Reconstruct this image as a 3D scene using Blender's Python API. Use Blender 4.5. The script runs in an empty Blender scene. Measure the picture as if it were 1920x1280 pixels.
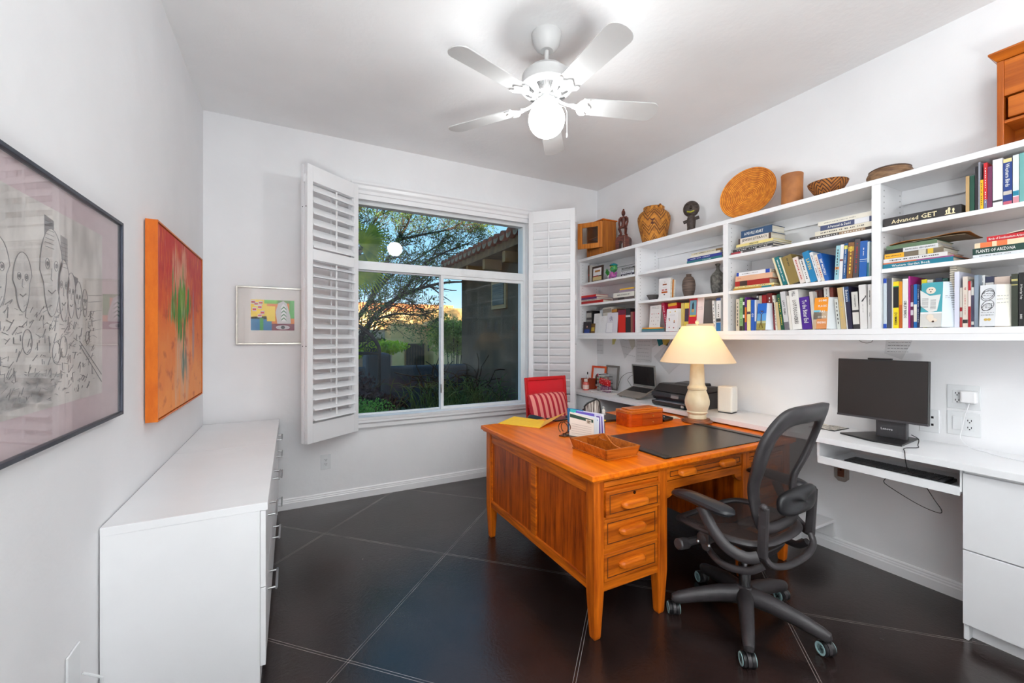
import bpy, bmesh, math, random
from mathutils import Vector, Matrix, Euler, noise
R = random.Random(7)
rad = math.radians
SC = bpy.context.scene
COL = SC.collection

# ------------------------------------------------------------------ camera, world, sun, exposure
HEYE = 1.37; FPX = 788.0; HZ = 633.0
YAW = math.atan2(415, 788)
cam_d = bpy.data.cameras.new('camera'); cam = bpy.data.objects.new('camera', cam_d); COL.objects.link(cam)
cam.location = (0, 0, HEYE); cam.rotation_euler = (rad(90), 0, -YAW)
cam_d.sensor_width = 36.0; cam_d.lens = 36.0 * FPX / 1920.0
cam_d.shift_y = -(640 - HZ) / 1920.0
cam_d.clip_start = 0.02; cam_d.clip_end = 400
SC.camera = cam
SC.view_settings.view_transform = 'Standard'; SC.view_settings.look = 'None'
SC.view_settings.gamma = 1; SC.view_settings.use_curve_mapping = False
SC.view_settings.exposure = -0.05
SC.cycles.use_denoising = True
SC.cycles.max_bounces = 10; SC.cycles.diffuse_bounces = 6; SC.cycles.transparent_max_bounces = 24
SC.cycles.sample_clamp_indirect = 6.0
SC.cycles.caustics_reflective = False; SC.cycles.caustics_refractive = False

GLOBE_L = 58.0
BULB_L = 38.0
w = bpy.data.worlds.new('sky'); SC.world = w; w.use_nodes = True
nt = w.node_tree; bg = nt.nodes['Background']
tc = nt.nodes.new('ShaderNodeTexCoord'); sp = nt.nodes.new('ShaderNodeSeparateXYZ'); cr = nt.nodes.new('ShaderNodeValToRGB')
nt.links.new(tc.outputs['Generated'], sp.inputs[0]); nt.links.new(sp.outputs['Z'], cr.inputs[0]); nt.links.new(cr.outputs[0], bg.inputs[0])
cr.color_ramp.elements[0].position = 0.0; cr.color_ramp.elements[0].color = (.72, .78, .78, 1)
cr.color_ramp.elements[1].position = 0.55; cr.color_ramp.elements[1].color = (.10, .38, .66, 1)
e = cr.color_ramp.elements.new(0.12); e.color = (.34, .64, .82, 1)
bg.inputs[1].default_value = 1.5
sun_d = bpy.data.lights.new('sun', 'SUN'); sun = bpy.data.objects.new('sun', sun_d); COL.objects.link(sun)
sun_d.energy = 20; sun_d.angle = rad(0.6); sun_d.color = (1, .80, .50)
sun.rotation_euler = Vector((0.30, 1, -0.17)).to_track_quat('-Z', 'Y').to_euler(); sun.location = (0, -20, 10)

b2_d = bpy.data.lights.new('bounce_fill', 'AREA'); b2_o = bpy.data.objects.new('bounce_fill', b2_d); COL.objects.link(b2_o)  # added fill light behind the camera, not a lamp of the room
b2_d.shape = 'RECTANGLE'; b2_d.size = 1.7; b2_d.size_y = .8; b2_d.energy = 100; b2_d.color = (.96, 1, .985)
b2_o.location = (.6, -1.1, 1.9); b2_o.rotation_euler = (rad(195), 0, 0)
b3_d = bpy.data.lights.new('bounce_fill_front', 'AREA'); b3_o = bpy.data.objects.new('bounce_fill_front', b3_d); COL.objects.link(b3_o)  # second added fill, low behind the camera, aimed up at the ceiling
b3_d.shape = 'RECTANGLE'; b3_d.size = .5; b3_d.size_y = .5; b3_d.energy = 56; b3_d.color = (.96, 1, .985)
b3_o.location = (.1, -.7, .6); b3_o.rotation_euler = (rad(166), 0, rad(-14))

# ------------------------------------------------------------------ helpers
def lin(c):
    return tuple((x / 255.0 / 12.92) if x <= 10.3 else ((x / 255.0 + .055) / 1.055) ** 2.4 for x in c) + (1.0,)
def ray(u, v):
    a = (u - 960) / FPX; b = (HZ - v) / FPX
    return (math.sin(YAW) + a * math.cos(YAW), math.cos(YAW) - a * math.sin(YAW), b)
def atX(u, v, X):
    r = ray(u, v); t = X / r[0]; return Vector((X, t * r[1], HEYE + t * r[2]))
def atY(u, v, Y):
    r = ray(u, v); t = Y / r[1]; return Vector((t * r[0], Y, HEYE + t * r[2]))
def atZ(u, v, Z):
    r = ray(u, v); t = (Z - HEYE) / r[2]; return Vector((t * r[0], t * r[1], Z))

_mc = {}
def mat(name, col, rough=.5, metal=0., col2=None, scale=(6, 6, 6), detail=3, bump=0., bscale=60., spec=.5, emis=0., lo=.35, hi=.65, coat=0., rough2=None):
    """procedural material: noise mix of two colours, optional noise bump"""
    key = (name,)
    if key in _mc: return _mc[key]
    m = bpy.data.materials.new(name); m.use_nodes = True; n = m.node_tree.nodes; l = m.node_tree.links
    b = n['Principled BSDF']
    b.inputs['Roughness'].default_value = rough; b.inputs['Metallic'].default_value = metal
    b.inputs['Specular IOR Level'].default_value = spec
    if coat: b.inputs['Coat Weight'].default_value = coat; b.inputs['Coat Roughness'].default_value = .12
    c1 = lin(col); c2 = lin(col2) if col2 else tuple(x * .94 for x in c1[:3]) + (1,)
    t = n.new('ShaderNodeTexCoord'); mp = n.new('ShaderNodeMapping'); mp.inputs['Scale'].default_value = scale
    nz = n.new('ShaderNodeTexNoise'); nz.inputs['Scale'].default_value = 1; nz.inputs['Detail'].default_value = detail
    r = n.new('ShaderNodeValToRGB'); r.color_ramp.elements[0].position = lo; r.color_ramp.elements[1].position = hi
    r.color_ramp.elements[0].color = c1; r.color_ramp.elements[1].color = c2
    l.new(t.outputs['Object'], mp.inputs[0]); l.new(mp.outputs[0], nz.inputs['Vector']); l.new(nz.outputs['Fac'], r.inputs[0])
    l.new(r.outputs[0], b.inputs['Base Color'])
    if rough2 is not None:
        mr = n.new('ShaderNodeMapRange'); mr.inputs[3].default_value = rough; mr.inputs[4].default_value = rough2
        l.new(nz.outputs['Fac'], mr.inputs[0]); l.new(mr.outputs[0], b.inputs['Roughness'])
    if emis:
        l.new(r.outputs[0], b.inputs['Emission Color']); b.inputs['Emission Strength'].default_value = emis
    if bump:
        nb = n.new('ShaderNodeTexNoise'); nb.inputs['Scale'].default_value = bscale; nb.inputs['Detail'].default_value = 4
        bp = n.new('ShaderNodeBump'); bp.inputs['Strength'].default_value = bump; bp.inputs['Distance'].default_value = .01
        l.new(t.outputs['Object'], nb.inputs['Vector']); l.new(nb.outputs['Fac'], bp.inputs['Height']); l.new(bp.outputs[0], b.inputs['Normal'])
    _mc[key] = m; return m
def plain(col, rough=.55, metal=0.):
    return mat('paint_%d_%d_%d_%d_%d' % (*col, rough * 100, metal * 100), col, rough, metal, scale=(14, 14, 14))
def wood(name, c1, c2, axis, freq=40., rough=.35, coat=0., stretch=.05):
    s = [freq] * 3; s[axis] = freq * stretch
    m = mat(name, c1, rough, 0, c2, tuple(s), 6, 0, 1, .3, 0, .3, .7, coat)
    if not m.get('grain'):
        m['grain'] = 1
        n = m.node_tree.nodes; l = m.node_tree.links; b = n['Principled BSDF']
        nz = [x for x in n if x.bl_idname == 'ShaderNodeTexNoise'][0]
        bp = n.new('ShaderNodeBump'); bp.inputs['Strength'].default_value = .12; bp.inputs['Distance'].default_value = .004
        l.new(nz.outputs['Fac'], bp.inputs['Height']); l.new(bp.outputs[0], b.inputs['Normal'])
        nz.inputs['Roughness'].default_value = .65
    return m
def emit(name, col, k):
    m = bpy.data.materials.new(name); m.use_nodes = True; n = m.node_tree.nodes
    b = n['Principled BSDF']; b.inputs['Base Color'].default_value = lin(col); b.inputs['Emission Color'].default_value = lin(col); b.inputs['Emission Strength'].default_value = k
    return m
def glass(name, tint=(1, 1, 1), ior=1.45, rough=0.0):
    m = bpy.data.materials.new(name); m.use_nodes = True; n = m.node_tree.nodes; l = m.node_tree.links
    for x in list(n):
        if x.bl_idname != 'ShaderNodeOutputMaterial': n.remove(x)
    o = n[0]; tr = n.new('ShaderNodeBsdfTransparent'); tr.inputs[0].default_value = tint + (1,)
    gl = n.new('ShaderNodeBsdfGlossy'); gl.inputs['Roughness'].default_value = rough
    fr = n.new('ShaderNodeFresnel'); fr.inputs[0].default_value = ior; mx = n.new('ShaderNodeMixShader')
    ge = n.new('ShaderNodeNewGeometry'); mr = n.new('ShaderNodeMapRange'); mr.inputs[3].default_value = ior; mr.inputs[4].default_value = 1 / ior
    l.new(ge.outputs['Backfacing'], mr.inputs[0]); l.new(mr.outputs[0], fr.inputs[0])
    l.new(fr.outputs[0], mx.inputs[0]); l.new(tr.outputs[0], mx.inputs[1]); l.new(gl.outputs[0], mx.inputs[2]); l.new(mx.outputs[0], o.inputs[0])
    return m
def wm(o):
    return o.matrix_basis.copy() if o.parent is None else wm(o.parent) @ o.matrix_basis

class G:
    def __init__(s): s.v = []; s.f = []; s.T = Matrix()
    def add(s, vs, fs):
        n = len(s.v); s.v += [s.T @ Vector(p) for p in vs]; s.f += [tuple(i + n for i in f) for f in fs]; return s
    def box(s, x0, y0, z0, x1, y1, z1):
        return s.add([(x0, y0, z0), (x1, y0, z0), (x1, y1, z0), (x0, y1, z0), (x0, y0, z1), (x1, y0, z1), (x1, y1, z1), (x0, y1, z1)],
                     [(0, 3, 2, 1), (4, 5, 6, 7), (0, 1, 5, 4), (1, 2, 6, 5), (2, 3, 7, 6), (3, 0, 4, 7)])
    def hexa(s, p):  # 8 corners: bottom 4 then top 4
        return s.add(p, [(0, 3, 2, 1), (4, 5, 6, 7), (0, 1, 5, 4), (1, 2, 6, 5), (2, 3, 7, 6), (3, 0, 4, 7)])
    def cbox(s, c, d, rot=None):
        old = s.T; s.T = old @ Matrix.Translation(c) @ (rot.to_matrix().to_4x4() if rot else Matrix())
        s.box(-d[0] / 2, -d[1] / 2, -d[2] / 2, d[0] / 2, d[1] / 2, d[2] / 2); s.T = old; return s
    def tube(s, pts, r, n=8, cap=True, closed=False, flat=None):
        pts = [Vector(p) for p in pts]; k = len(pts); rs = r if isinstance(r, (list, tuple)) else [r] * k
        vs = []; up = Vector((0, 0, 1)); prev = None
        for i, p in enumerate(pts):
            if closed: t = (pts[(i + 1) % k] - pts[i - 1])
            else: t = (pts[min(i + 1, k - 1)] - pts[max(i - 1, 0)])
            t = t.normalized() if t.length > 1e-9 else Vector((0, 0, 1))
            if prev is None:
                a = up.cross(t)
                if a.length < .05: a = Vector((1, 0, 0)).cross(t)
                a.normalize()
            else:
                a = prev - t * prev.dot(t); a.normalize()
            prev = a; b = t.cross(a)
            fx, fy = flat if flat else (1, 1)
            for j in range(n):
                q = 2 * math.pi * j / n; vs.append(p + (a * math.cos(q) * fx + b * math.sin(q) * fy) * rs[i])
        fs = []
        for i in range(k if closed else k - 1):
            i2 = (i + 1) % k
            for j in range(n): fs.append((i * n + j, i * n + (j + 1) % n, i2 * n + (j + 1) % n, i2 * n + j))
        if cap and not closed: fs += [tuple(range(n))[::-1], tuple((k - 1) * n + j for j in range(n))]
        return s.add(vs, fs)
    def lathe(s, prof, n=24, c=(0, 0, 0), mod=None):
        vs = []; k = len(prof)
        for r, z in prof:
            for j in range(n):
                q = 2 * math.pi * j / n; m = mod(q, z) if mod else 1
                vs.append((c[0] + r * m * math.cos(q), c[1] + r * m * math.sin(q), c[2] + z))
        fs = [(i * n + j, i * n + (j + 1) % n, (i + 1) * n + (j + 1) % n, (i + 1) * n + j) for i in range(k - 1) for j in range(n)]
        if prof[0][0] > 1e-6: fs.append(tuple(range(n))[::-1])
        if prof[-1][0] > 1e-6: fs.append(tuple((k - 1) * n + j for j in range(n)))
        return s.add(vs, fs)
    def prism(s, pts, d):  # outline in x,y extruded along z by d
        n = len(pts); vs = [(p[0], p[1], 0) for p in pts] + [(p[0], p[1], d) for p in pts]
        return s.add(vs, [tuple(range(n))[::-1], tuple(range(n, 2 * n))] + [(i, (i + 1) % n, n + (i + 1) % n, n + i) for i in range(n)])
    def ball(s, c, r, n=16, k=10, sc=(1, 1, 1)):
        old = s.T; s.T = old @ Matrix.Translation(c) @ Matrix.Diagonal((sc[0], sc[1], sc[2], 1))
        s.lathe([(max(0, r * math.sin(math.pi * i / k)) if 0 < i < k else 1e-5, -r * math.cos(math.pi * i / k)) for i in range(k + 1)], n); s.T = old; return s
    def grid(s, fn, nu, nv, cu=False):
        vs = [fn(i / (nu if cu else nu - 1), j / (nv - 1)) for j in range(nv) for i in range(nu)]
        fs = [(j * nu + i, j * nu + (i + 1) % nu, (j + 1) * nu + (i + 1) % nu, (j + 1) * nu + i) for j in range(nv - 1) for i in range(nu if cu else nu - 1)]
        return s.add(vs, fs)
    def out(s, name, m, parent=None, local=False, bev=0., smooth=False, solid=0., sub=0, seg=2, merge=False, origin=None):
        me = bpy.data.meshes.new(name)
        if parent is None:
            xs = [p.x for p in s.v]; ys = [p.y for p in s.v]; zs = [p.z for p in s.v]
            off = Vector(((min(xs) + max(xs)) / 2, (min(ys) + max(ys)) / 2, min(zs))) if origin is None else Vector(origin)
            vs = [p - off for p in s.v]
        else:
            off = Vector(); I = Matrix() if local else wm(parent).inverted(); vs = [I @ p for p in s.v]
        me.from_pydata([tuple(p) for p in vs], [], s.f)
        bm = bmesh.new(); bm.from_mesh(me)
        if merge: bmesh.ops.remove_doubles(bm, verts=bm.verts, dist=1e-5)
        bmesh.ops.recalc_face_normals(bm, faces=bm.faces)
        if smooth:
            for f in bm.faces: f.smooth = True
        bm.to_mesh(me); bm.free()
        me.materials.append(m)
        o = bpy.data.objects.new(name, me); COL.objects.link(o)
        if parent is None: o.location = off
        else: o.parent = parent
        if solid: d = o.modifiers.new('s', 'SOLIDIFY'); d.thickness = solid; d.offset = 0
        if bev: d = o.modifiers.new('b', 'BEVEL'); d.width = bev; d.segments = seg; d.limit_method = 'ANGLE'; d.angle_limit = rad(35)
        if sub: d = o.modifiers.new('u', 'SUBSURF'); d.levels = sub; d.render_levels = sub
        if smooth and not sub:
            try: me.set_sharp_from_angle(angle=rad(38))
            except Exception: pass
        return o
def tag(o, label, cat, group=None, kind=None):
    o['label'] = label; o['category'] = cat
    if group: o['group'] = group
    if kind: o['kind'] = kind
    return o
def thing(name, label, cat, loc=(0, 0, 0), rz=0., group=None, rot=None):
    o = bpy.data.objects.new(name, None); COL.objects.link(o); o.empty_display_size = .05
    o.location = loc; o.rotation_euler = rot if rot else (0, 0, rz)
    return tag(o, label, cat, group)
def struct(o): o['kind'] = 'structure'; return o
def text(s, h, m, parent, M4, maxw=None, name='lettering', thick=.0004, local=True, maxsq=.55):
    """flat letters; M4 maps (x right, y up, z normal) centred at origin"""
    cu = bpy.data.curves.new('t', 'FONT'); cu.body = s; cu.size = 1; cu.resolution_u = 1; cu.extrude = 0; cu.offset = .012
    cu.align_x = 'CENTER'; cu.align_y = 'CENTER'
    to = bpy.data.objects.new('t', cu); me = bpy.data.meshes.new_from_object(to)
    bpy.data.objects.remove(to); bpy.data.curves.remove(cu)
    xs = [v.co.x for v in me.vertices]; ys = [v.co.y for v in me.vertices]
    if not xs: return None
    W = max(xs) - min(xs); Hh = max(ys) - min(ys); cx = (max(xs) + min(xs)) / 2; cy = (max(ys) + min(ys)) / 2
    ky = h / Hh; kx = ky
    if maxw and W * kx > maxw:
        kx = maxw / W; ky = min(ky, kx / maxsq)
    A = M4 @ Matrix.Diagonal((kx, ky, 1, 1)) @ Matrix.Translation((-cx, -cy, 0))
    if parent is not None and not local: A = wm(parent).inverted() @ A
    me.transform(A)
    me.materials.clear(); me.materials.append(m); me.name = name
    o = bpy.data.objects.new(name, me); COL.objects.link(o)
    if parent is not None: o.parent = parent
    return o
def basis(o, x, y):
    x = Vector(x).normalized(); y = Vector(y).normalized(); z = x.cross(y)
    M4 = Matrix((x, y, z)).transposed().to_4x4(); M4.translation = Vector(o); return M4
BOXI = ((0, 3, 2, 1), (4, 5, 6, 7), (0, 1, 5, 4), (1, 2, 6, 5), (2, 3, 7, 6), (3, 0, 4, 7))

# ------------------------------------------------------------------ common materials
WALL = mat('wall_plaster', (236, 236, 238), .85, 0, (233, 233, 235), (3, 3, 3), 3, .35, 9, .2)
CEIL = mat('ceiling_paint', (240, 240, 241), .9, 0, (237, 237, 238), (3, 3, 3), 3, .15, 30, .2)
WHITE = mat('white_gloss_paint', (238, 238, 240), .32, 0, (236, 236, 238), (4, 4, 4))
LAM = mat('white_laminate', (238, 238, 240), .3, 0, (235, 235, 237), (5, 5, 5))
VINYL = mat('white_vinyl', (226, 228, 230), .35, 0, (220, 222, 224), (9, 9, 9))
OAK1 = wood('oak_vertical_grain', (226, 116, 20), (134, 48, 3), 2, 34, .4, .0, .07)
OAKX = wood('oak_grain_across', (226, 118, 20), (112, 38, 2), 0, 30, .4, .0, .07)
OAKY = wood('oak_grain_along', (230, 120, 20), (138, 52, 3), 1, 46, .4, .0, .07)
OAKTOP = wood('oak_desk_top', (246, 132, 16), (204, 84, 5), 1, 26, .3, .0, .06)
OAKP = wood('oak_panel', (206, 94, 10), (104, 32, 1), 2, 30, .38, .0, .1)
BOXW = wood('cherry_box_wood', (206, 84, 10), (150, 44, 4), 0, 34, .3, .0, .12)
METAL = mat('brushed_steel', (190, 190, 192), .28, 1, (160, 160, 162), (30, 3, 30))
BLACKP = mat('black_plastic', (26, 26, 28), .38, 0, (20, 20, 22), (20, 20, 20))
DKGREY = mat('dark_grey_plastic', (62, 61, 64), .45, 0, (54, 53, 56), (16, 16, 16), 3, .08, 200)
PAGE = mat('book_pages', (226, 220, 206), .8, 0, (196, 188, 170), (4, 4, 240), 2)
# ------------------------------------------------------------------ room shell
XL, XR, YB, YF, ZC = -.572, 3.11, 3.807, -2.3, 3.05
WX0, WX1, WZ0, WZ1 = .47, 2.185, .66, 2.58
g = G(); g.box(XL - .2, YF - .2, -.12, XR + .2, YB + .2, 0)
FLOOR = bpy.data.materials.new('stained_concrete'); FLOOR.use_nodes = True
def build_floor_mat(m):
    n = m.node_tree.nodes; l = m.node_tree.links; b = n['Principled BSDF']
    geo = n.new('ShaderNodeNewGeometry'); sx = n.new('ShaderNodeSeparateXYZ'); l.new(geo.outputs['Position'], sx.inputs[0])
    def math_(op, a, bb=None, v=None):
        x = n.new('ShaderNodeMath'); x.operation = op
        l.new(a, x.inputs[0])
        if bb is not None: l.new(bb, x.inputs[1])
        elif v is not None: x.inputs[1].default_value = v
        return x.outputs[0]
    s1 = math_('SUBTRACT', sx.outputs['X'], sx.outputs['Y']); s2 = math_('ADD', sx.outputs['X'], sx.outputs['Y'])
    def lines(s, off, per):
        t = math_('ADD', s, v=-off); t = math_('DIVIDE', t, v=per); t = math_('ADD', t, v=.5)
        t = math_('FLOORED_MODULO', t, v=1.0); t = math_('SUBTRACT', t, v=.5); t = math_('ABSOLUTE', t); t = math_('MULTIPLY', t, v=per)
        t = math_('SUBTRACT', t, v=.0085); t = math_('ABSOLUTE', t)
        return math_('LESS_THAN', t, v=.0016), t
    a1, d1 = lines(s1, -1.685, 1.32); a2, d2 = lines(s2, 3.425, 1.31)
    mk = math_('MAXIMUM', a1, a2)
    nz = n.new('ShaderNodeTexNoise'); nz.inputs['Scale'].default_value = 2.1; nz.inputs['Detail'].default_value = 6; nz.inputs['Roughness'].default_value = .62
    l.new(geo.outputs['Position'], nz.inputs['Vector'])
    r = n.new('ShaderNodeValToRGB'); r.color_ramp.elements[0].position = .3; r.color_ramp.elements[1].position = .72
    r.color_ramp.elements[0].color = lin((25, 19, 18)); r.color_ramp.elements[1].color = lin((52, 39, 37)); l.new(nz.outputs['Fac'], r.inputs[0])
    wn = n.new('ShaderNodeTexNoise'); wn.inputs['Scale'].default_value = 5; wn.inputs['Detail'].default_value = 2; l.new(geo.outputs['Position'], wn.inputs['Vector'])
    wr = n.new('ShaderNodeMapRange'); wr.inputs[1].default_value = .3; wr.inputs[2].default_value = .6; wr.inputs[3].default_value = .25; l.new(wn.outputs['Fac'], wr.inputs[0])
    mk2 = math_('MULTIPLY', mk, wr.outputs[0])
    mx = n.new('ShaderNodeMix'); mx.data_type = 'RGBA'; l.new(mk2, mx.inputs[0]); l.new(r.outputs[0], mx.inputs[6]); mx.inputs[7].default_value = lin((150, 144, 140))
    # small pale specks
    vo = n.new('ShaderNodeTexVoronoi'); vo.inputs['Scale'].default_value = 3.4; l.new(geo.outputs['Position'], vo.inputs['Vector'])
    sk = math_('LESS_THAN', vo.outputs['Distance'], v=.012)
    mx2 = n.new('ShaderNodeMix'); mx2.data_type = 'RGBA'; l.new(sk, mx2.inputs[0]); l.new(mx.outputs[2], mx2.inputs[6]); mx2.inputs[7].default_value = lin((150, 140, 130))
    l.new(mx2.outputs[2], b.inputs['Base Color'])
    n2 = n.new('ShaderNodeTexNoise'); n2.inputs['Scale'].default_value = 3.5; n2.inputs['Detail'].default_value = 5; l.new(geo.outputs['Position'], n2.inputs['Vector'])
    mr = n.new('ShaderNodeMapRange'); mr.inputs[3].default_value = .14; mr.inputs[4].default_value = .32; l.new(n2.outputs['Fac'], mr.inputs[0]); l.new(mr.outputs[0], b.inputs['Roughness'])
    v2 = n.new('ShaderNodeTexNoise'); v2.inputs['Scale'].default_value = 38; v2.inputs['Detail'].default_value = 5; v2.inputs['Distortion'].default_value = 1.5; l.new(geo.outputs['Position'], v2.inputs['Vector'])
    bp = n.new('ShaderNodeBump'); bp.inputs['Strength'].default_value = .10; bp.inputs['Distance'].default_value = .008; l.new(v2.outputs['Fac'], bp.inputs['Height']); l.new(bp.outputs[0], b.inputs['Normal'])
    b.inputs['Specular IOR Level'].default_value = .65
build_floor_mat(FLOOR)
struct(g.out('floor', FLOOR))
struct(G().box(XL - .2, YF - .2, ZC, XR + .2, YB + .2, ZC + .12).out('ceiling', CEIL))
struct(G().box(XL - .2, YF, 0, XL, YB, ZC).out('wall_left', WALL))
struct(G().box(XR, YF, 0, XR + .2, YB, ZC).out('wall_right', WALL))
struct(G().box(XL - .2, YF - .2, 0, XR + .2, YF, ZC).out('wall_front', WALL))
g = G(); g.box(XL - .2, YB, 0, WX0, YB + .2, ZC).box(WX1, YB, 0, XR + .2, YB + .2, ZC)
g.box(WX0, YB, 0, WX1, YB + .2, WZ0).box(WX0, YB, WZ1, WX1, YB + .2, ZC)
struct(g.out('wall_back', WALL))
def baseboard(name, prof_dir, a, b):
    # small stepped profile swept from a to b; prof_dir = unit vector into the room
    p = Vector(prof_dir); prof = [(0, 0), (.016, 0), (.016, .05), (.013, .056), (.013, .064), (.010, .07), (.010, .078), (.005, .085), (0, .085)]
    g = G(); A = Vector(a); B = Vector(b); n = len(prof)
    vs = [A + p * x + Vector((0, 0, z)) for x, z in prof] + [B + p * x + Vector((0, 0, z)) for x, z in prof]
    g.add(vs, [tuple(range(n)), tuple(range(n, 2 * n))[::-1]] + [(i, (i + 1) % n, n + (i + 1) % n, n + i) for i in range(n)])
    return struct(g.out(name, WHITE))
baseboard('baseboard_back', (0, -1, 0), (XL + .017, YB, 0), (XR - .02, YB, 0))
baseboard('baseboard_right', (-1, 0, 0), (XR, .745, 0), (XR, 3.19, 0))
baseboard('baseboard_left', (1, 0, 0), (XL, YF, 0), (XL, 1.87, 0))
baseboard('baseboard_front', (0, 1, 0), (XL + .017, YF, 0), (XR, YF, 0))

# ------------------------------------------------------------------ window
YG = YB + .085
win = thing('window_1', 'white sliding window with fixed transom above two panes', 'window', ((WX0 + WX1) / 2, YB, WZ0)); win['kind'] = 'structure'
g = G(); fy0, fy1 = YB + .04, YB + .12
def rect_frame(g, x0, x1, z0, z1, w, y0, y1, wb=None, wt=None, wr=None):
    wb = wb or w; wt = wt or w; wr = wr or w
    g.box(x0, y0, z0, x0 + w, y1, z1).box(x1 - wr, y0, z0, x1, y1, z1).box(x0 + w, y0, z0, x1 - wr, y1, z0 + wb).box(x0 + w, y0, z1 - wt, x1 - wr, y1, z1)
rect_frame(g, WX0, WX1, WZ0, WZ1, .03, fy0, fy1, wb=.03, wt=.05)
g.box(WX0 + .03, fy0 - .005, 1.965, WX1 - .03, fy1, 2.04)
g.out('window_frame', VINYL, win, bev=.003)
for nm, x0, x1, y0 in (('sash', WX0 + .03, 1.285, fy0 + .03), ('sash', 1.262, WX1 - .03, fy0 + .002)):
    g = G(); rect_frame(g, x0, x1, WZ0 + .03, 1.965, .03 if x0 > 1 else .012, y0, y0 + .026, wb=.028 if x0 > 1 else .015, wt=.03 if x0 > 1 else .012, wr=.022 if x0 > 1 else .026)
    so = g.out(nm, VINYL, win, bev=.002)
    G().box(x0 + .012, y0 + .011, WZ0 + .045, x1 - .012, y0 + .014, 1.955).out('pane', glass('sash_glass_%d' % (x0 > 1), ior=1.28), so)
G().box(WX0 + .03, YG, 2.04, WX1 - .03, YG + .004, WZ1 - .05).out('pane', glass('transom_glass', ior=1.28), win)
g = G(); g.box(1.256, fy0 - .016, 1.56, 1.268, fy0 + .004, 1.66).box(1.256, fy0 - .016, .85, 1.268, fy0 + .004, .93); g.out('latch', METAL, win, bev=.002)
# head casing (crown) and stool / apron
def sweepx(name, prof, x0, x1):
    g = G(); n = len(prof)
    g.add([(x0, y, z) for y, z in prof] + [(x1, y, z) for y, z in prof], [tuple(range(n)), tuple(range(n, 2 * n))[::-1]] + [(i, (i + 1) % n, n + (i + 1) % n, n + i) for i in range(n)])
    o = g.out(name, WHITE); o['kind'] = 'structure'; return o
yb = YB
sweepx('trim_1', [(yb, 2.56), (yb - .018, 2.56), (yb - .018, 2.60), (yb - .03, 2.605), (yb - .03, 2.63), (yb - .045, 2.645), (yb - .05, 2.67), (yb - .062, 2.68), (yb - .062, 2.695), (yb, 2.695)], WX0 - .02, WX1 + .03)
sweepx('trim_2', [(yb + .04, .665), (yb - .05, .665), (yb - .055, .69), (yb + .04, .69)], WX0 + .002, WX1 - .002)
sweepx('trim_3', [(yb, .663), (yb - .05, .663), (yb - .05, .645), (yb - .03, .63), (yb - .03, .60), (yb - .015, .585), (yb, .585)], WX0 - .03, WX1 + .03)

# ------------------------------------------------------------------ shutters
def shutter_panel(parent, P0, P1, z0, z1, t_up, t_lo, off=0.):
    P0 = Vector((P0[0], P0[1], z0)); P1 = Vector((P1[0], P1[1], z0)); x = (P1 - P0); W = x.length; x.normalize()
    y = Vector((0, 0, 1)).cross(x); B = Matrix((x, y, Vector((0, 0, 1)))).transposed().to_4x4(); B.translation = P0 + y * off
    Hh = z1 - z0; st = .048; zr = [0, .145, 1.365, 1.445, Hh - .12, Hh]; th = .015
    g = G(); g.T = B
    g.box(0, -th, 0, st, th, Hh).box(W - st, -th, 0, W, th, Hh)
    for a, b in ((0, 1), (2, 3), (4, 5)): g.box(st, -th, zr[a], W - st, th, zr[b])
    pn = g.out('panel', WHITE, parent, bev=.002)
    for (a, b, cnt, tilt, nm) in ((zr[1], zr[2], 16, t_lo, 'louvers'), (zr[3], zr[4], 6, t_up, 'louvers')):
        g = G(); pitch = (b - a) / cnt
        for i in range(cnt):
            c = a + pitch * (i + .5); g.T = B @ Matrix.Translation((W / 2, 0, c)) @ Matrix.Rotation(rad(tilt), 4, 'X')
            prof = [(-.043, 0), (-.03, .0045), (0, .006), (.03, .0045), (.043, 0), (.03, -.0045), (0, -.006), (-.03, -.0045)]
            n = len(prof); hw = (W - 2 * st) / 2 - .001
            g.add([(-hw, p, q) for p, q in prof] + [(hw, p, q) for p, q in prof], [tuple(range(n)), tuple(range(n, 2 * n))[::-1]] + [(k, (k + 1) % n, n + (k + 1) % n, n + k) for k in range(n)])
        g.out(nm, WHITE, pn)
        g = G(); g.T = B; sgn = -1 if off == 0 else 1
        g.box(W * .46 - .006, sgn * .052, a + .03, W * .46 + .006, sgn * .043, b - .01); g.out('tilt_rod', WHITE, pn, bev=.002)
    return pn, B, W
def shutter(label, P0, P1, side, tu, tl):
    t = thing('plantation_shutter', label, 'shutter', (P0[0], P0[1], .587))
    for k in (0, 1):
        pn, B, W = shutter_panel(t, P0, P1, .587, 2.652, tu if k == 0 else -35, tl if k == 0 else -24, 0 if k == 0 else side * .036)
    for z in (.11, .85, 1.15, 1.93):
        g = G(); g.T = B; g.box(W, -.012 - side * .018, z, W + .002, .012 - side * .018, z + .06); g.tube([(W + .003, -side * .018, z), (W + .003, -side * .018, z + .06)], .004)
        g.out('hinge', WHITE, t)
    g = G()
    for z in (.72, 1.75):
        for k in (0, 1):
            g.T = B @ Matrix.Translation((W, -side * .036 * k + 0.0, z)) @ Matrix.Rotation(rad(90), 4, 'Y'); g.lathe([(.0045, 0), (.0045, .0015)], 8)
    g.out('magnet', BLACKP, t)
    return t
shutter('open white folding plantation shutter on window side nearest the small framed print', (.497, 3.745), (.100, 3.435), -1, -50, -24)
shutter('open white folding plantation shutter beside the bookcase and red chair', (2.165, 3.735), (2.49, 3.385), 1, -64, -54)

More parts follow.
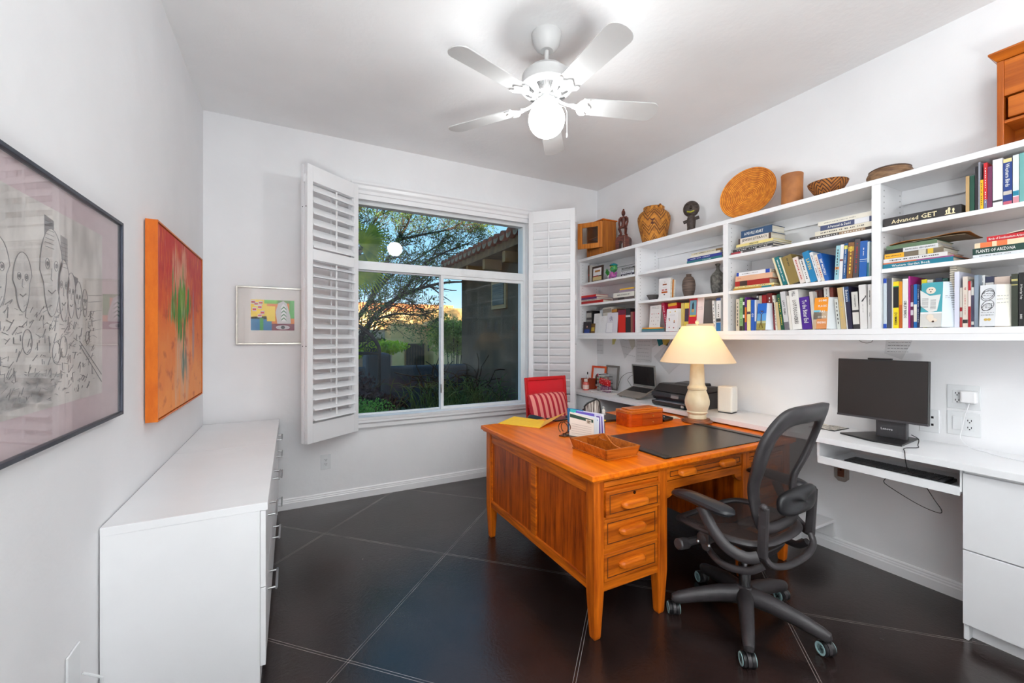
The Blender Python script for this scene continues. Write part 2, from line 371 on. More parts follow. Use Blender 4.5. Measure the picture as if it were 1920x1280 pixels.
# ------------------------------------------------------------------ ceiling fan
FX, FY = 1.256, 1.973
fan = thing('ceiling_fan', 'white five-blade ceiling fan with one lit round globe', 'ceiling fan', (FX, FY, ZC))
FANW = mat('fan_white_enamel', (208, 208, 208), .35, 0, (202, 202, 202), (6, 6, 6))
c = (FX, FY, 0)
G().lathe([(.02, 2.962), (.035, 2.958), (.056, 2.972), (.072, 2.995), (.081, 3.03), (.083, 3.049)], 32, c).out('canopy', FANW, fan, smooth=True)
G().lathe([(.0125, 2.85), (.0125, 2.96)], 16, c).out('downrod', FANW, fan, smooth=True)
G().lathe([(.012, 2.868), (.06, 2.864), (.105, 2.845), (.136, 2.815), (.140, 2.775), (.146, 2.765), (.146, 2.752), (.140, 2.745), (.126, 2.742), (.07, 2.712), (.05, 2.705), (.01, 2.705)], 48, c).out('motor_housing', FANW, fan, smooth=True)
g = G()
for k in range(5):
    for j in range(-6, 7):
        q = rad(52.5 + 36 + 72 * k + j * 3.4)
        g.T = Matrix.Translation((FX, FY, 0)) @ Matrix.Rotation(q, 4, 'Z') @ Matrix.Translation((.098, 0, 2.7205)) @ Matrix.Rotation(rad(-28), 4, 'Y')
        g.box(-.020, -.0016, -.006, .020, .0016, .001)
g.out('cooling_slots', mat('slot_dark', (70, 68, 68), .8), fan)
G().lathe([(.045, 2.71), (.048, 2.705), (.048, 2.685), (.056, 2.681), (.056, 2.668), (.05, 2.662), (.01, 2.662)], 32, c).out('switch_housing', FANW, fan, smooth=True)
GZ = 2.578
g = G(); g.ball((FX, FY, GZ), .1, 32, 20, (1, 1, .96)); g.out('globe', emit('lit_opal_globe', (248, 252, 252), GLOBE_L), fan, smooth=True)
g = G(); pc = Vector((FX + .062, FY - .03, 2.66))
g.tube([pc, pc + Vector((.03, -.015, -.01)), pc + Vector((.04, -.02, -.04)), pc + Vector((.04, -.02, -.15))], .0012, 6)
g.lathe([(.001, -.03), (.004, -.025), (.004, -.005), (.001, 0)], 8, tuple(pc + Vector((.04, -.02, -.15)))); g.out('pull_chain', FANW, fan)
for k in range(5):
    q = rad(52.5 + 72 * k); M4 = Matrix.Translation((FX, FY, 2.668)) @ Matrix.Rotation(q, 4, 'Z') @ Matrix.Rotation(rad(-12), 4, 'X')
    g = G(); g.T = M4; pts = []
    w0, w1, x0, x1 = .058, .069, .20, .648
    pts += [(x0, -w0), (x1 - .05, -w1)]
    for j in range(1, 10): a = -math.pi / 2 + math.pi * j / 10; pts.append((x1 - .05 + .05 * math.cos(a), w1 * math.sin(a)))
    pts += [(x1 - .05, w1), (x0, w0)]
    g.T = M4 @ Matrix.Translation((0, 0, -.003)); g.prism(pts, .006)
    bl = g.out('blade', FANW, fan, bev=.001)
    g = G(); g.T = M4 @ Matrix.Translation((0, 0, -.0085))
    half = [(.145, .012), (.17, .018), (.185, .045), (.205, .062), (.232, .060), (.235, .045), (.222, .035), (.232, .02), (.245, .012), (.252, 0)]
    g.prism([(a, b) for a, b in half] + [(a, -b) for a, b in half[-2::-1]], .005)
    g.T = Matrix.Translation((FX, FY, 0)) @ Matrix.Rotation(q, 4, 'Z')
    g.tube([(.055, 0, 2.698), (.09, 0, 2.678), (.125, 0, 2.668), (.155, 0, 2.671)], [.012, .010, .011, .013], 8, flat=(1, .6))
    for a, b in ((.205, .035), (.205, -.035), (.235, 0)):
        g.T = M4 @ Matrix.Translation((a, b, -.011)); g.lathe([(.001, 0), (.004, .001), (.005, .003)], 8)
    g.out('blade_bracket', FANW, bl, smooth=True)

# ------------------------------------------------------------------ white cabinets on the left
def cabinet(label, y0, y1, rows, cols, z_split, hz, hlen):
    x0, x1, zt = XL + .004, -.105, .73
    t = thing('drawer_cabinet', label, 'cabinet', ((x0 + x1) / 2, (y0 + y1) / 2, 0))
    G().box(x0, y0 + .002, .0, x1, y1 - .002, zt - .03).out('carcass', LAM, t, bev=.001)
    G().box(x0, y0, zt - .03, x1 + .026, y1, zt).out('cabinet_top', LAM, t, bev=.0015)
    for c in range(cols):
        a = y0 + (y1 - y0) * c / cols; b = y0 + (y1 - y0) * (c + 1) / cols
        for r in range(rows):
            d = G().box(x1 + .001, a + .003, z_split[r] + .002, x1 + .019, b - .003, z_split[r + 1] - .002).out('drawer_front', LAM, t, bev=.001)
            yc = (a + b) / 2; z = hz[r]; g = G(); xo = x1 + .019
            g.tube([(xo + .032, yc - hlen / 2 - .012, z), (xo + .032, yc + hlen / 2 + .012, z)], .005, 10)
            for s in (-1, 1): g.tube([(xo, yc + s * hlen / 2, z), (xo + .032, yc + s * hlen / 2, z)], .0045, 10)
            g.out('handle', METAL, d, smooth=True)
    return t
cabinet('low white two-column drawer cabinet under the large framed drawing', 1.893, 2.916, 2, 2, [.095, .40, .70], [.30, .615], .15)
cabinet('low white four-drawer cabinet in the corner below the small print', 2.921, 3.785, 4, 1, [.095, .25, .40, .55, .70], [.225, .42, .56, .675], .15)
wo_ = thing('wall_outlet', 'white wall outlet with hanging white cord just before the drawer cabinet', 'outlet', (XL + .004, 1.70, .33))
G().box(XL + .001, 1.66, .33, XL + .007, 1.74, .45).out('cover_plate', VINYL, wo_, bev=.002)
g = G(); g.tube([(XL + .012, 1.74, .35), (XL + .05, 1.76, .31), (XL + .04, 1.79, .20), (XL + .03, 1.78, .08), (XL + .05, 1.80, .03), (XL + .10, 1.84, .008)], .004, 8)
g.out('cord', VINYL, wo_, smooth=True)

# ------------------------------------------------------------------ outlets
def outlet(name, label, C, nrm, gangs, wd, ht, rows=('duplex',)):
    nrm = Vector(nrm); x = Vector((0, 0, 1)).cross(nrm); B = basis(C, x, (0, 0, 1))
    t = thing(name, label, 'outlet', C)
    g = G(); g.T = B; g.box(-wd / 2, -ht / 2, .0005, wd / 2, ht / 2, .006); g.out('cover_plate', VINYL, t, bev=.002)
    gd = G(); gl = G(); gw = G()
    for i, k in enumerate(rows):
        cx = (i - (len(rows) - 1) / 2) * .046
        if k == 'duplex':
            gw.T = B; gw.box(cx - .017, -.034, .006, cx + .017, .034, .008)
            for s in (-1, 1):
                gd.T = B @ Matrix.Translation((cx, s * .018, .008)); gd.box(-.008, -.003, 0, -.005, .006, .0006).box(.005, -.003, 0, .008, .006, .0006).box(-.0025, -.011, 0, .0025, -.006, .0006)
        elif k == 'switch':
            gw.T = B; gw.box(cx - .017, -.034, .006, cx + .017, .034, .0105)
        elif k == 'data':
            for sx in (-1, 1):
                for s in (-1, 1): gd.T = B @ Matrix.Translation((cx + sx * .013, s * .02, .006)); gd.box(-.005, -.006, 0, .005, .006, .0008)
    if gw.v: gw.out('receptacle', VINYL, t, bev=.001)
    if gd.v: gd.out('slots', BLACKP, t)
    return t
outlet('wall_outlet', 'white duplex wall outlet below the window shutter', atY(611, 865, YB - .0), (0, -1, 0), 1, .078, .125)
outlet('wall_outlet', 'white double-gang outlet with plug-in adapter, right of the monitor', (XR, .842, 1.06), (-1, 0, 0), 2, .125, .125, ('duplex', 'duplex'))
outlet('switch_outlet', 'white double-gang plate with rocker switch and outlet below the adapter', (XR, .842, .922), (-1, 0, 0), 2, .125, .125, ('switch', 'duplex'))
outlet('data_plate', 'white four-port data plate half behind the monitor', (XR, .975, .915), (-1, 0, 0), 1, .08, .125, ('data',))
outlet('wall_outlet', 'white outlet with two black plugs left of the laptop', (XR, 3.20, 1.0), (-1, 0, 0), 1, .078, .125)
outlet('wall_outlet', 'empty white outlet partly hidden behind the laptop screen', (XR, 3.08, .995), (-1, 0, 0), 1, .078, .125)
t = thing('power_adapter', 'white square power adapter plugged in right of the monitor', 'adapter', (XR - .009, .81, 1.06))
G().box(XR - .048, .785, 1.035, XR - .009, .845, 1.095).out('adapter_body', mat('white_plastic', (240, 240, 242), .3), t, bev=.008, seg=3)
pts = [(XR - .03, .815, 1.035), (XR - .03, .817, 1.02), (XR - .028, .83, .97), (XR - .03, .84, .90), (XR - .05, .84, .85), (XR - .06, .80, .812), (XR - .09, .74, .8085), (XR - .13, .70, .8085), (XR - .17, .60, .8085), (XR - .24, .50, .8085), (XR - .28, .35, .8085)]
def smooth_path(pts, k=5):
    P = [Vector(p) for p in pts]; P = [P[0]] + P + [P[-1]]; out = []
    for i in range(1, len(P) - 2):
        for j in range(k):
            t_ = j / k; a, b, c_, d = P[i - 1:i + 3]
            out.append(.5 * ((2 * b) + (-a + c_) * t_ + (2 * a - 5 * b + 4 * c_ - d) * t_ * t_ + (-a + 3 * b - 3 * c_ + d) * t_ ** 3))
    out.append(P[-2]); return out
G().tube(smooth_path(pts), .0018, 6).out('cable', mat('white_plastic', (240, 240, 242)), t, smooth=True)
# ------------------------------------------------------------------ built-in bookcase
BX = 2.83; ZB, ZT = 1.42, 2.235
UP = [3.783, 2.909, 2.004, 1.105, .205, -.695]
LV = {0: (1.965, 1.738), 1: (1.968, 1.708), 2: (1.972, 1.711), 3: (1.967, 1.742), 4: (1.967, 1.742)}
bc = thing('bookcase', 'long white wall-hung bookcase full of books above the counter', 'bookcase', (2.97, 1.5, 1.355))
for i, y in enumerate(UP):
    w_ = .020 if i in (0, 2, 3) else .012
    G().box(BX + (0 if i in (0, 2, 3, 5) else .001), y - w_, ZB, XR - .003, y + w_, ZT - .03).out('upright', WHITE, bc, bev=.001)
G().box(BX - .003, UP[-1] - .02, ZT - .03, XR - .003, UP[0] + .02, ZT).out('top_board', WHITE, bc, bev=.0015)
g = G(); g.box(BX - .001, UP[-1] - .02, ZB - .03, XR - .003, UP[0] + .02, ZB); g.out('bottom_board', WHITE, bc, bev=.001)
G().box(BX - .003, UP[-1] - .02, 1.357, BX + .018, UP[0] + .02, ZB - .031).out('valance', WHITE, bc, bev=.001)
G().box(XR - .022, UP[-1], ZT - .11, XR - .003, UP[0], ZT - .031).out('hanging_rail', WHITE, bc)
gh = G()
for i in range(5):
    y1, y0 = UP[i] - .021, UP[i + 1] + .021
    for z in LV[i]:
        o = G().box(BX + .006, y0, z - .022, XR - .004, y1, z).out('shelf', WHITE, bc, bev=.001)
    for zz in range(24):
        z = ZB + .05 + zz * .032
        if z > ZT - .06 or any(abs(z - q + .011) < .02 for q in LV[i]): continue
        for yy, sx in ((UP[i] - .0205, 1), ):
            for xx in (BX + .04, XR - .05): gh.cbox((xx, (UP[i] - (.020 if i in (0, 2, 3) else .012)) - .0004, z), (.005, .0008, .005))
gh.out('pin_holes', BLACKP, bc)

# ------------------------------------------------------------------ counter, drawers, tray
CT = .805; CXF = 2.668
ct = thing('worktop', 'long white worktop running along the shelf wall under the bookcase', 'worktop', (2.89, 1.5, CT - .03))
G().box(CXF, -.9, CT - .032, XR - .003, YB - .004, CT).out('worktop_slab', LAM, ct, bev=.0015)
def basecab(label, y0, y1, xf, splits, handle=False):
    t = thing('drawer_unit', label, 'cabinet', ((xf + XR) / 2, (y0 + y1) / 2, 0))
    G().box(xf + .022, y0, .07, XR - .02, y1, CT - .034).box(xf + .06, y0 + .002, 0, XR - .02, y1 - .002, .07).out('carcass', LAM, t)
    G().box(xf + .012, y1 - .018, 0, xf + .06, y1, .075).out('foot', LAM, t, bev=.004)
    for a, b in zip(splits[:-1], splits[1:]):
        G().box(xf, y0 + .002, a + .003, xf + .02, y1 - .001, b - .003).out('drawer_front', LAM, t, bev=.0015)
    return t
basecab('white two-drawer unit under the worktop, right of the keyboard tray', -.1, .736, 2.70, [.072, .411, .758])
basecab('white cupboard under the worktop in the corner beside the red chair', 3.27, 3.78, 2.69, [.072, .60, .765])
t = thing('keyboard_tray', 'white pull-out keyboard tray hanging under the worktop', 'keyboard tray', (2.85, 1.03, .66))
g = G(); g.box(2.70, .745, .655, 3.05, 1.318, .668); g.out('tray_shelf', LAM, t, bev=.001)
G().box(2.685, .742, .652, 2.699, 1.322, .692).out('front_lip', LAM, t, bev=.001)
G().box(2.70, 1.319, .655, 3.05, 1.332, .771).out('side_rail', LAM, t); G().box(2.70, .738, .669, 3.05, .744, .771).out('side_rail', LAM, t)
kb = thing('keyboard', 'black keyboard lying on the pull-out tray', 'keyboard', (2.80, 1.02, .668))
G().box(2.725, .80, .669, 2.87, 1.22, .684).out('keyboard_body', BLACKP, kb, bev=.003)
g = G()
for i in range(5):
    for j in range(17): g.box(2.735 + i * .026, .808 + j * .024, .684, 2.757 + i * .026, .828 + j * .024, .690)
g.out('keys', DKGREY, kb)
t = thing('shelf_bracket', 'grey metal support bracket on wooden block under the worktop', 'bracket', (XR - .01, 1.385, .46))
g = G(); g.T = Matrix.Translation((XR - .003, 1.385, .46)) @ Matrix.Rotation(rad(-90), 4, 'Y')
g.prism([(0.02, -.036), (0, -.018), (0, .018), (.02, .036), (.21, .036), (.21, -.036)], .02); g.out('backing_block', mat('taupe_block', (150, 142, 136), .6), t, bev=.002)
g = G(); g.box(XR - .027, 1.367, .49, XR - .023, 1.403, .66).hexa([(XR - .04, 1.38, .60), (XR - .027, 1.38, .575), (XR - .027, 1.39, .575), (XR - .04, 1.39, .60), (XR - .20, 1.38, .765), (XR - .17, 1.38, .765), (XR - .17, 1.39, .765), (XR - .20, 1.39, .765)])
g.out('steel_arm', METAL, t)
g = G(); g.T = Matrix.Translation((XR - .0275, 1.385, .535)) @ Matrix.Rotation(rad(-90), 4, 'Y'); g.lathe([(.005, 0), (.005, .002)], 10); g.out('screw', BLACKP, t)
t = thing('wall_ledge', 'small white boxed step against the wall behind the office chair', 'ledge', (2.97, 1.6, 0))
G().box(2.86, 1.428, .18, XR - .003, 1.80, .198).out('ledge_top', LAM, t, bev=.002)
G().box(XR - .02, 1.428, .088, XR - .003, 1.80, .179).out('ledge_back', LAM, t)
G().box(2.875, 1.62, .0, XR - .021, 1.79, .179).out('ledge_support', LAM, t)
g = G(); pts = [(2.96, .86, .654), (2.90, .90, .60), (2.88, .94, .53), (2.90, 1.02, .50), (2.92, .96, .56)]
cordm = mat('black_rubber', (16, 16, 17), .5)
pts = [(2.74, 1.02, .650), (2.735, 1.035, .62), (2.735, 1.00, .595), (2.735, .90, .55), (2.735, .83, .535), (2.735, .815, .55), (2.735, .845, .60), (2.74, .875, .650)]
tag(g.tube(smooth_path(pts), .0018, 6).out('cable_loop', cordm, smooth=True), 'black cable loop hanging below the keyboard tray', 'cable')
# monitor
MB4 = basis(atZ(1657, 822, CT), (2.0, -.985, 0), (0, 0, 1))
mon_c = Vector((2.925, 1.115, CT)); ang = rad(-90 + 3)
mon = thing('computer_monitor', 'black widescreen monitor on stand on the white worktop', 'monitor', mon_c)
A = (2.935, 1.335); Bp = (2.945, .925)
mx = Vector((Bp[0] - A[0], Bp[1] - A[1], 0)); mw = mx.length; mx.normalize(); my = Vector((0, 0, 1)).cross(mx)
MT = Matrix((mx, my, Vector((0, 0, 1)))).transposed().to_4x4(); MT.translation = Vector(((A[0] + Bp[0]) / 2, (A[1] + Bp[1]) / 2, 1.078))
MT = MT @ Matrix.Rotation(rad(-2), 4, 'X')
SCRB = mat('monitor_black', (24, 23, 25), .35)
g = G(); g.T = MT; g.box(-mw / 2, 0, -.172, mw / 2, .022, .168); g.out('monitor_case', SCRB, mon, bev=.004)
g = G(); g.T = MT; g.box(-.06, .001, .168, .05, .018, .177); g.out('webcam_bar', SCRB, mon, bev=.003)
g = G(); g.T = MT; g.box(-mw / 2 + .006, -.001, -.158, mw / 2 - .006, .0, .162); g.out('screen', mat('matt_screen', (42, 39, 38), .32, 0, (40, 37, 36), spec=.6), mon)
g = G(); g.T = MT; g.box(-mw / 2 + .001, -.0035, -.171, mw / 2 - .001, -.0, -.160); g.out('bezel', mat('monitor_bezel', (66, 64, 68), .4), mon)
g = G(); g.box(2.955, 1.02, CT + .008, 2.985, 1.155, 1.0); mo = g.out('stand_neck', DKGREY, mon, bev=.003)
g = G(); g.T = Matrix.Translation((0, 0, CT)); g.prism([(2.86, 1.29), (3.07, 1.21), (3.075, 1.01), (2.80, .985), (2.795, 1.12)], .009); g.out('stand_base', SCRB, mon, bev=.002)
text('Lenovo', .013, plain((225, 225, 228)), mon, basis((2.9545, 1.105, CT + .055), (0, -1, 0), (0, 0, 1)), local=False)
pts = [(2.97, 1.005, .845), (2.96, .972, .83), (2.90, .955, .8095), (2.84, .935, .8085), (2.78, .96, .8085), (2.735, .955, .8085), (2.70, .94, .8095), (2.662, .925, .808), (2.655, .92, .77), (2.665, .91, .715), (2.695, .89, .70), (2.73, .87, .698)]
tag(G().tube(smooth_path(pts), .002, 6).out('black_cable', cordm, smooth=True), 'black cable from monitor stand over the worktop edge to keyboard', 'cable')
# patterned mouse pad
t = thing('mouse_pad', 'small black-edged mouse pad with grey and orange print on worktop', 'mouse pad', (2.985, 1.40, CT))
pdm = mat('printed_mouse_pad', (40, 40, 42), .6, 0, (226, 220, 208), (160, 30, 10), 2, lo=.45, hi=.52)
G().box(2.90, 1.335, CT, 3.075, 1.48, CT + .004).out('pad_base', BLACKP, t, bev=.002)
G().box(2.905, 1.34, CT + .004, 3.07, 1.475, CT + .0046).out('pad_print', pdm, t)
ms = thing('computer_mouse', 'dark mouse at the edge of the worktop left of monitor stand', 'mouse', (2.83, 1.30, CT))

def drop(o):
    for c_ in list(o.children): bpy.data.objects.remove(c_)
    bpy.data.objects.remove(o)
drop(ms)

# ------------------------------------------------------------------ desk
dk = thing('oak_desk', 'old golden oak pedestal desk with carved bar pulls', 'desk', (1.955, 2.08, 0))
DX0, DX1, DY0, DY1 = 1.20, 2.72, 1.492, 2.66; DZ = .762
g = G(); g.box(DX0 - .03, DY0 - .03, DZ - .028, DX1 + .015, DY1 + .03, DZ); g.out('desk_top', OAKTOP, dk, bev=.006, seg=3)
g = G(); g.box(DX0 - .018, DY0 - .018, DZ - .038, DX1, DY1 + .018, DZ - .0285); g.out('top_moulding', OAKY, dk, bev=.003)
def leg(x0, y0, w_=.058, d_=.058, zt=.724):
    g = G(); t_ = .010
    xa, xb, ya, yb_ = x0, x0 + w_, y0, y0 + d_
    def sec(z, s): return [(xa + s, ya + s, z), (xb - s, ya + s, z), (xb - s, yb_ - s, z), (xa + s, yb_ - s, z)]
    rings = sec(0, t_ + .003) + sec(.012, t_) + sec(.215, 0) + sec(zt, 0)
    g.add(rings, [(0, 3, 2, 1)] + [(4 * i + j, 4 * i + (j + 1) % 4, 4 * i + 4 + (j + 1) % 4, 4 * i + 4 + j) for i in range(3) for j in range(4)] + [(12, 13, 14, 15)])
    return g.out('leg', OAK1, dk, bev=.003)
PED = [(1.20, 1.66), (2.26, 2.72)]
for a, b in PED:
    for yy in (DY0, DY1 - .058):
        leg(a, yy); leg(b - .058, yy)
# end panels (left end is the visible one): frame and two recessed panels
for xs, sgn in ((DX0 + .008, 1), (DX1 - .008 - .03, -1)):
    g = G(); y0, y1 = DY0 + .058, DY1 - .058; mid = 2.04
    g.box(xs, y0, .655, xs + .03, y1, .724).box(xs, y0, .213, xs + .03, y1, .262)
    g.box(xs, mid - .028, .262, xs + .03, mid + .028, .655); g.box(xs, y0, .262, xs + .03, y0 + .012, .655).box(xs, y1 - .012, .262, xs + .03, y1, .655)
    g.out('panel_frame', OAKY, dk, bev=.003)
    for a, b in ((y0 + .012, mid - .028), (mid + .028, y1 - .012)):
        G().box(xs + .010, a, .262, xs + .02, b, .655).out('end_panel', OAKP, dk)
# inner kneehole sides and back panel
for x in (1.612, 2.262 + .016): G().box(x, DY0 + .058, .213, x + .016, DY1 - .058, .72).out('inner_side', OAKP, dk)
G().box(1.628, 2.30, .25, 2.278, 2.315, .70).out('modesty_panel', OAKP, dk)
for k, (a, b) in enumerate(PED):
    G().box(a + .058, DY1 - .05, .213, b - .058, DY1 - .03, .72).out('back_panel', OAKP, dk)
    G().box(a + .04, DY0 + .06, .215, b - .04, DY1 - .06, .225).out('pedestal_floor', OAKP, dk)
g = G(); g.box(1.66, DY1 - .04, .62, 2.26, DY1 - .02, .72); g.out('back_apron', OAKX, dk)
def pull(parent, xc, zc, yf, L=.165, Hh=.038, D=.030):
    g = G(); n = 22; pts = []
    # rounded bar with a finger scoop below: cross-section swept, ends tapered
    def sect(u):
        k = 1 - abs(u) ** 7; h = Hh * (.35 + .65 * k) * .5; d = D * (.25 + .75 * k)
        return [(0, h), (-d * .55, h * .96), (-d * .95, h * .45), (-d, -.1 * h), (-d * .92, -h * .75), (-d * .6, -h), (-d * .35, -h * .7), (0, -h * .55)]
    vs = []
    for i in range(n + 1):
        u = -1 + 2 * i / n
        for (yy, zz) in sect(u): vs.append((xc + u * L / 2, yf + yy, zc + zz + (u + 0) * 0))
    fs = [(i * 8 + j, i * 8 + (j + 1) % 8, (i + 1) * 8 + (j + 1) % 8, (i + 1) * 8 + j) for i in range(n) for j in range(8)] + [tuple(range(8))[::-1], tuple(n * 8 + j for j in range(8))]
    g.add(vs, fs); return g.out('handle', wood('oak_pull', (232, 128, 30), (168, 72, 8), 0, 40, .36, 0, .07), parent, smooth=True)
def drawer(x0, x1, z0, z1, yf, pulls, key=False, pl=.165, raised=.012):
    g = G(); g.box(x0, yf, z0, x1, yf + .3, z1); 
    d = g.out('drawer', OAKX, dk, bev=.003)
    g = G(); m_ = .026; zz0, zz1 = z0 + .024, z1 - .024
    rect_frame(g, x0 + .018, x1 - .018, z0 + .016, z1 - .016, .004, yf - .0015, yf + .001); g.out('moulding_shadow_line', mat('oak_shadow_line', (96, 42, 8), .5), d)  # thin dark frame: moulding with its shadow line painted in
    for xc in pulls: pull(d, xc, (z0 + z1) / 2 - (.012 if key else 0), yf, pl)
    if key:
        g = G(); g.T = Matrix.Translation(((x0 + x1) / 2, yf - .0005, z1 - .028)) @ Matrix.Rotation(rad(90), 4, 'X'); g.lathe([(.008, 0), (.008, .0015), (.005, .002)], 14); g.out('keyhole_plate', mat('dark_bronze', (60, 34, 14), .4, .8), d)
    return d
for k, (a, b) in enumerate(PED):
    x0, x1 = a + .062, b - .062
    for j, (z0, z1) in enumerate(((.552, .672), (.408, .538), (.254, .382))):
        drawer(x0, x1, z0, z1, DY0 + (-.012 if (k == 0 and j == 0) else .004), [(x0 + x1) / 2], key=(j == 0))
    for z0, z1 in ((.538, .552), (.382, .408), (.213, .254), (.672, .684)):
        G().box(x0 - .004, DY0 + .008, z0 + .0005, x1 + .004, DY0 + .03, z1 - .0005).out('drawer_rail', OAKX, dk)
    g = G(); g.box(x0 - .002, DY0 + .0, .688, x1 + .002, DY0 + .5, .714); o = g.out('writing_slide', OAKX, dk, bev=.004)
drawer(1.665, 2.255, .655, .716, DY0 + .004, [1.80, 2.12], pl=.125)
g = G(); g.T = Matrix.Translation((0, DY0 + .03, 0)) @ Matrix.Rotation(rad(90), 4, 'X')
ar = [(1.66, .65), (2.26, .65), (2.26, .56)]
for i in range(1, 9): a = i / 8 * math.pi / 2; ar.append((2.26 - .06 * math.sin(a), .565 + .042 * (1 - math.cos(a))))
for i in range(9): a = (1 - i / 8) * math.pi / 2; ar.append((1.66 + .06 * math.sin(a), .565 + .042 * (1 - math.cos(a))))
ar.append((1.66, .56)); g.prism(ar, .022); g.out('kneehole_apron', OAKX, dk, bev=.002)

# ------------------------------------------------------------------ bin under the desk
wb = thing('waste_basket', 'dark ribbed waste basket under the desk beside the left pedestal', 'bin', (1.82, 1.84, 0))
G().lathe([(.001, .006), (.100, 0), (.104, .004), (.125, .33), (.130, .335), (.130, .342), (.122, .342), (.098, .012), (.001, .010)], 60, (1.82, 1.84, 0), mod=lambda q, z: 1 + .012 * math.cos(30 * q)).out('basket_body', mat('dark_ribbed_plastic', (36, 32, 42), .3, 0, (28, 25, 32)), wb, smooth=True)
# ------------------------------------------------------------------ task chair
CH = thing('office_chair', 'dark grey mesh office chair on casters at the oak desk', 'office chair', (1.975, 1.275, 0), rad(4))
PL = mat('graphite_plastic', (60, 56, 58), .42, 0, (50, 47, 49), (16, 16, 16), 3, .06, 250)
def meshcloth(name, sc=170):
    m = bpy.data.materials.new(name); m.use_nodes = True; n = m.node_tree.nodes; l = m.node_tree.links; b = n['Principled BSDF']; o = n['Material Output']
    b.inputs['Base Color'].default_value = lin((52, 44, 42)); b.inputs['Roughness'].default_value = .6
    t = n.new('ShaderNodeTexCoord'); wv = n.new('ShaderNodeTexWave'); wv.wave_type = 'BANDS'; wv.bands_direction = 'DIAGONAL'; wv.inputs['Scale'].default_value = sc; wv.inputs['Distortion'].default_value = .5
    l.new(t.outputs['Object'], wv.inputs['Vector']); r = n.new('ShaderNodeMapRange'); r.inputs[1].default_value = .72; r.inputs[2].default_value = .9; l.new(wv.outputs['Fac'], r.inputs[0])
    r.inputs[4].default_value = .45
    tr = n.new('ShaderNodeBsdfTransparent'); mx = n.new('ShaderNodeMixShader'); l.new(r.outputs[0], mx.inputs[0]); l.new(b.outputs[0], mx.inputs[1]); l.new(tr.outputs[0], mx.inputs[2]); l.new(mx.outputs[0], o.inputs[0])
    return m
MESH = meshcloth('woven_chair_mesh')
# five-star base; local coordinates, chair faces +y
base_ang = [rad(a - 4) for a in (0, 72, 144, 216, 288)]
BO = Matrix.Translation((-.035, 0, 0))
g = G(); g.T = BO; g.lathe([(.03, .085), (.038, .09), (.04, .17), (.034, .178), (.02, .18)], 24)
g.out('base_hub', PL, CH, local=True, smooth=True)
for a in base_ang:
    g = G(); g.T = BO @ Matrix.Rotation(a, 4, 'Z')
    pts = [(.03, 0, .135), (.12, 0, .13), (.22, 0, .112), (.30, 0, .092), (.325, 0, .082), (.333, 0, .074)]
    g.tube(pts, [.044, .040, .034, .029, .025, .012], 12, flat=(.82, 1)); g.out('base_arm', PL, CH, local=True, smooth=True)
    cs = G(); cdir = a + rad(70 + 30 * math.sin(3 * a))
    M4 = BO @ Matrix.Rotation(a, 4, 'Z') @ Matrix.Translation((.325, 0, 0)) @ Matrix.Rotation(cdir, 4, 'Z')
    M4 = BO @ Matrix.Rotation(a, 4, 'Z') @ Matrix.Translation((.325, 0, 0)) @ Matrix.Rotation(-a, 4, 'Z') @ Matrix.Rotation(rad(62 + 14 * math.cos(a)), 4, 'Z')
    cs.T = M4 @ Matrix.Rotation(rad(90), 4, 'X')
    co = cs.lathe([(.012, -.007), (.03, -.007), (.03, .007), (.012, .007)], 20, (.012, .031, 0)).out('caster', PL, CH, local=True, smooth=True)
    for s in (-1, 1):
        w1 = G(); w1.T = M4 @ Matrix.Translation((.012, s * .017, .031)) @ Matrix.Rotation(rad(90), 4, 'X'); w1.lathe([(.012, -.008), (.028, -.008), (.031, -.003), (.031, .006), (.025, .0095), (.01, .0095)] if s < 0 else [(.01, -.0095), (.025, -.0095), (.031, -.006), (.031, .003), (.028, .008), (.012, .008)], 22)
        w1.out('wheel', BLACKP, co, local=True, smooth=True)
        w2 = G(); w2.T = M4 @ Matrix.Translation((.012, s * .017, .031)) @ Matrix.Rotation(rad(90), 4, 'X')
        z = -s * .0095; w2.lathe([(.019, z), (.0265, z), (.0265, z + -s * .0015), (.019, z - s * .0015), (.019, z)], 22)
        w2.out('wheel_ring', mat('pale_teal_rim', (168, 204, 206), .45), co, local=True, smooth=True)
g = G(); g.T = BO; g.lathe([(.026, .17), (.026, .27), (.028, .272), (.028, .278), (.014, .278)], 20).out('gas_column', mat('grey_chrome', (110, 110, 112), .25, .9), CH, local=True, smooth=True)
g = G(); g.T = BO; g.lathe([(.013, .27), (.013, .375)], 14).out('gas_piston', METAL, CH, local=True, smooth=True)
# tilt mechanism
g = G(); g.hexa([(-.07, -.10, .345), (.07, -.10, .345), (.05, .12, .36), (-.05, .12, .36), (-.09, -.13, .40), (.09, -.13, .40), (.07, .16, .40), (-.07, .16, .40)])
g.tube([(-.215, .10, .395), (.215, .10, .395)], .024, 14).tube([(-.285, .145, .385), (-.20, .12, .392)], .018, 12)
g.out('tilt_mechanism', PL, CH, local=True, bev=.008, seg=3)
g = G(); g.T = Matrix.Translation((-.30, .15, .383)) @ Matrix.Rotation(rad(-80), 4, 'Y'); g.lathe([(.005, -.035), (.024, -.033), (.026, -.02), (.026, .03), (.02, .036), (.005, .036)], 18, mod=lambda q, z: 1 + .03 * math.cos(8 * q)); g.out('tension_knob', PL, CH, local=True, smooth=True)
for s in (-1, 1):  # curved side links under the seat and the Y bar behind
    g = G(); g.tube(smooth_path([(s * .20, .10, .385), (s * .235, .03, .355), (s * .245, -.04, .345), (s * .22, -.12, .355), (s * .20, -.17, .395)]), .017, 10, flat=(.8, 1)); g.out('side_link', PL, CH, local=True, smooth=True)
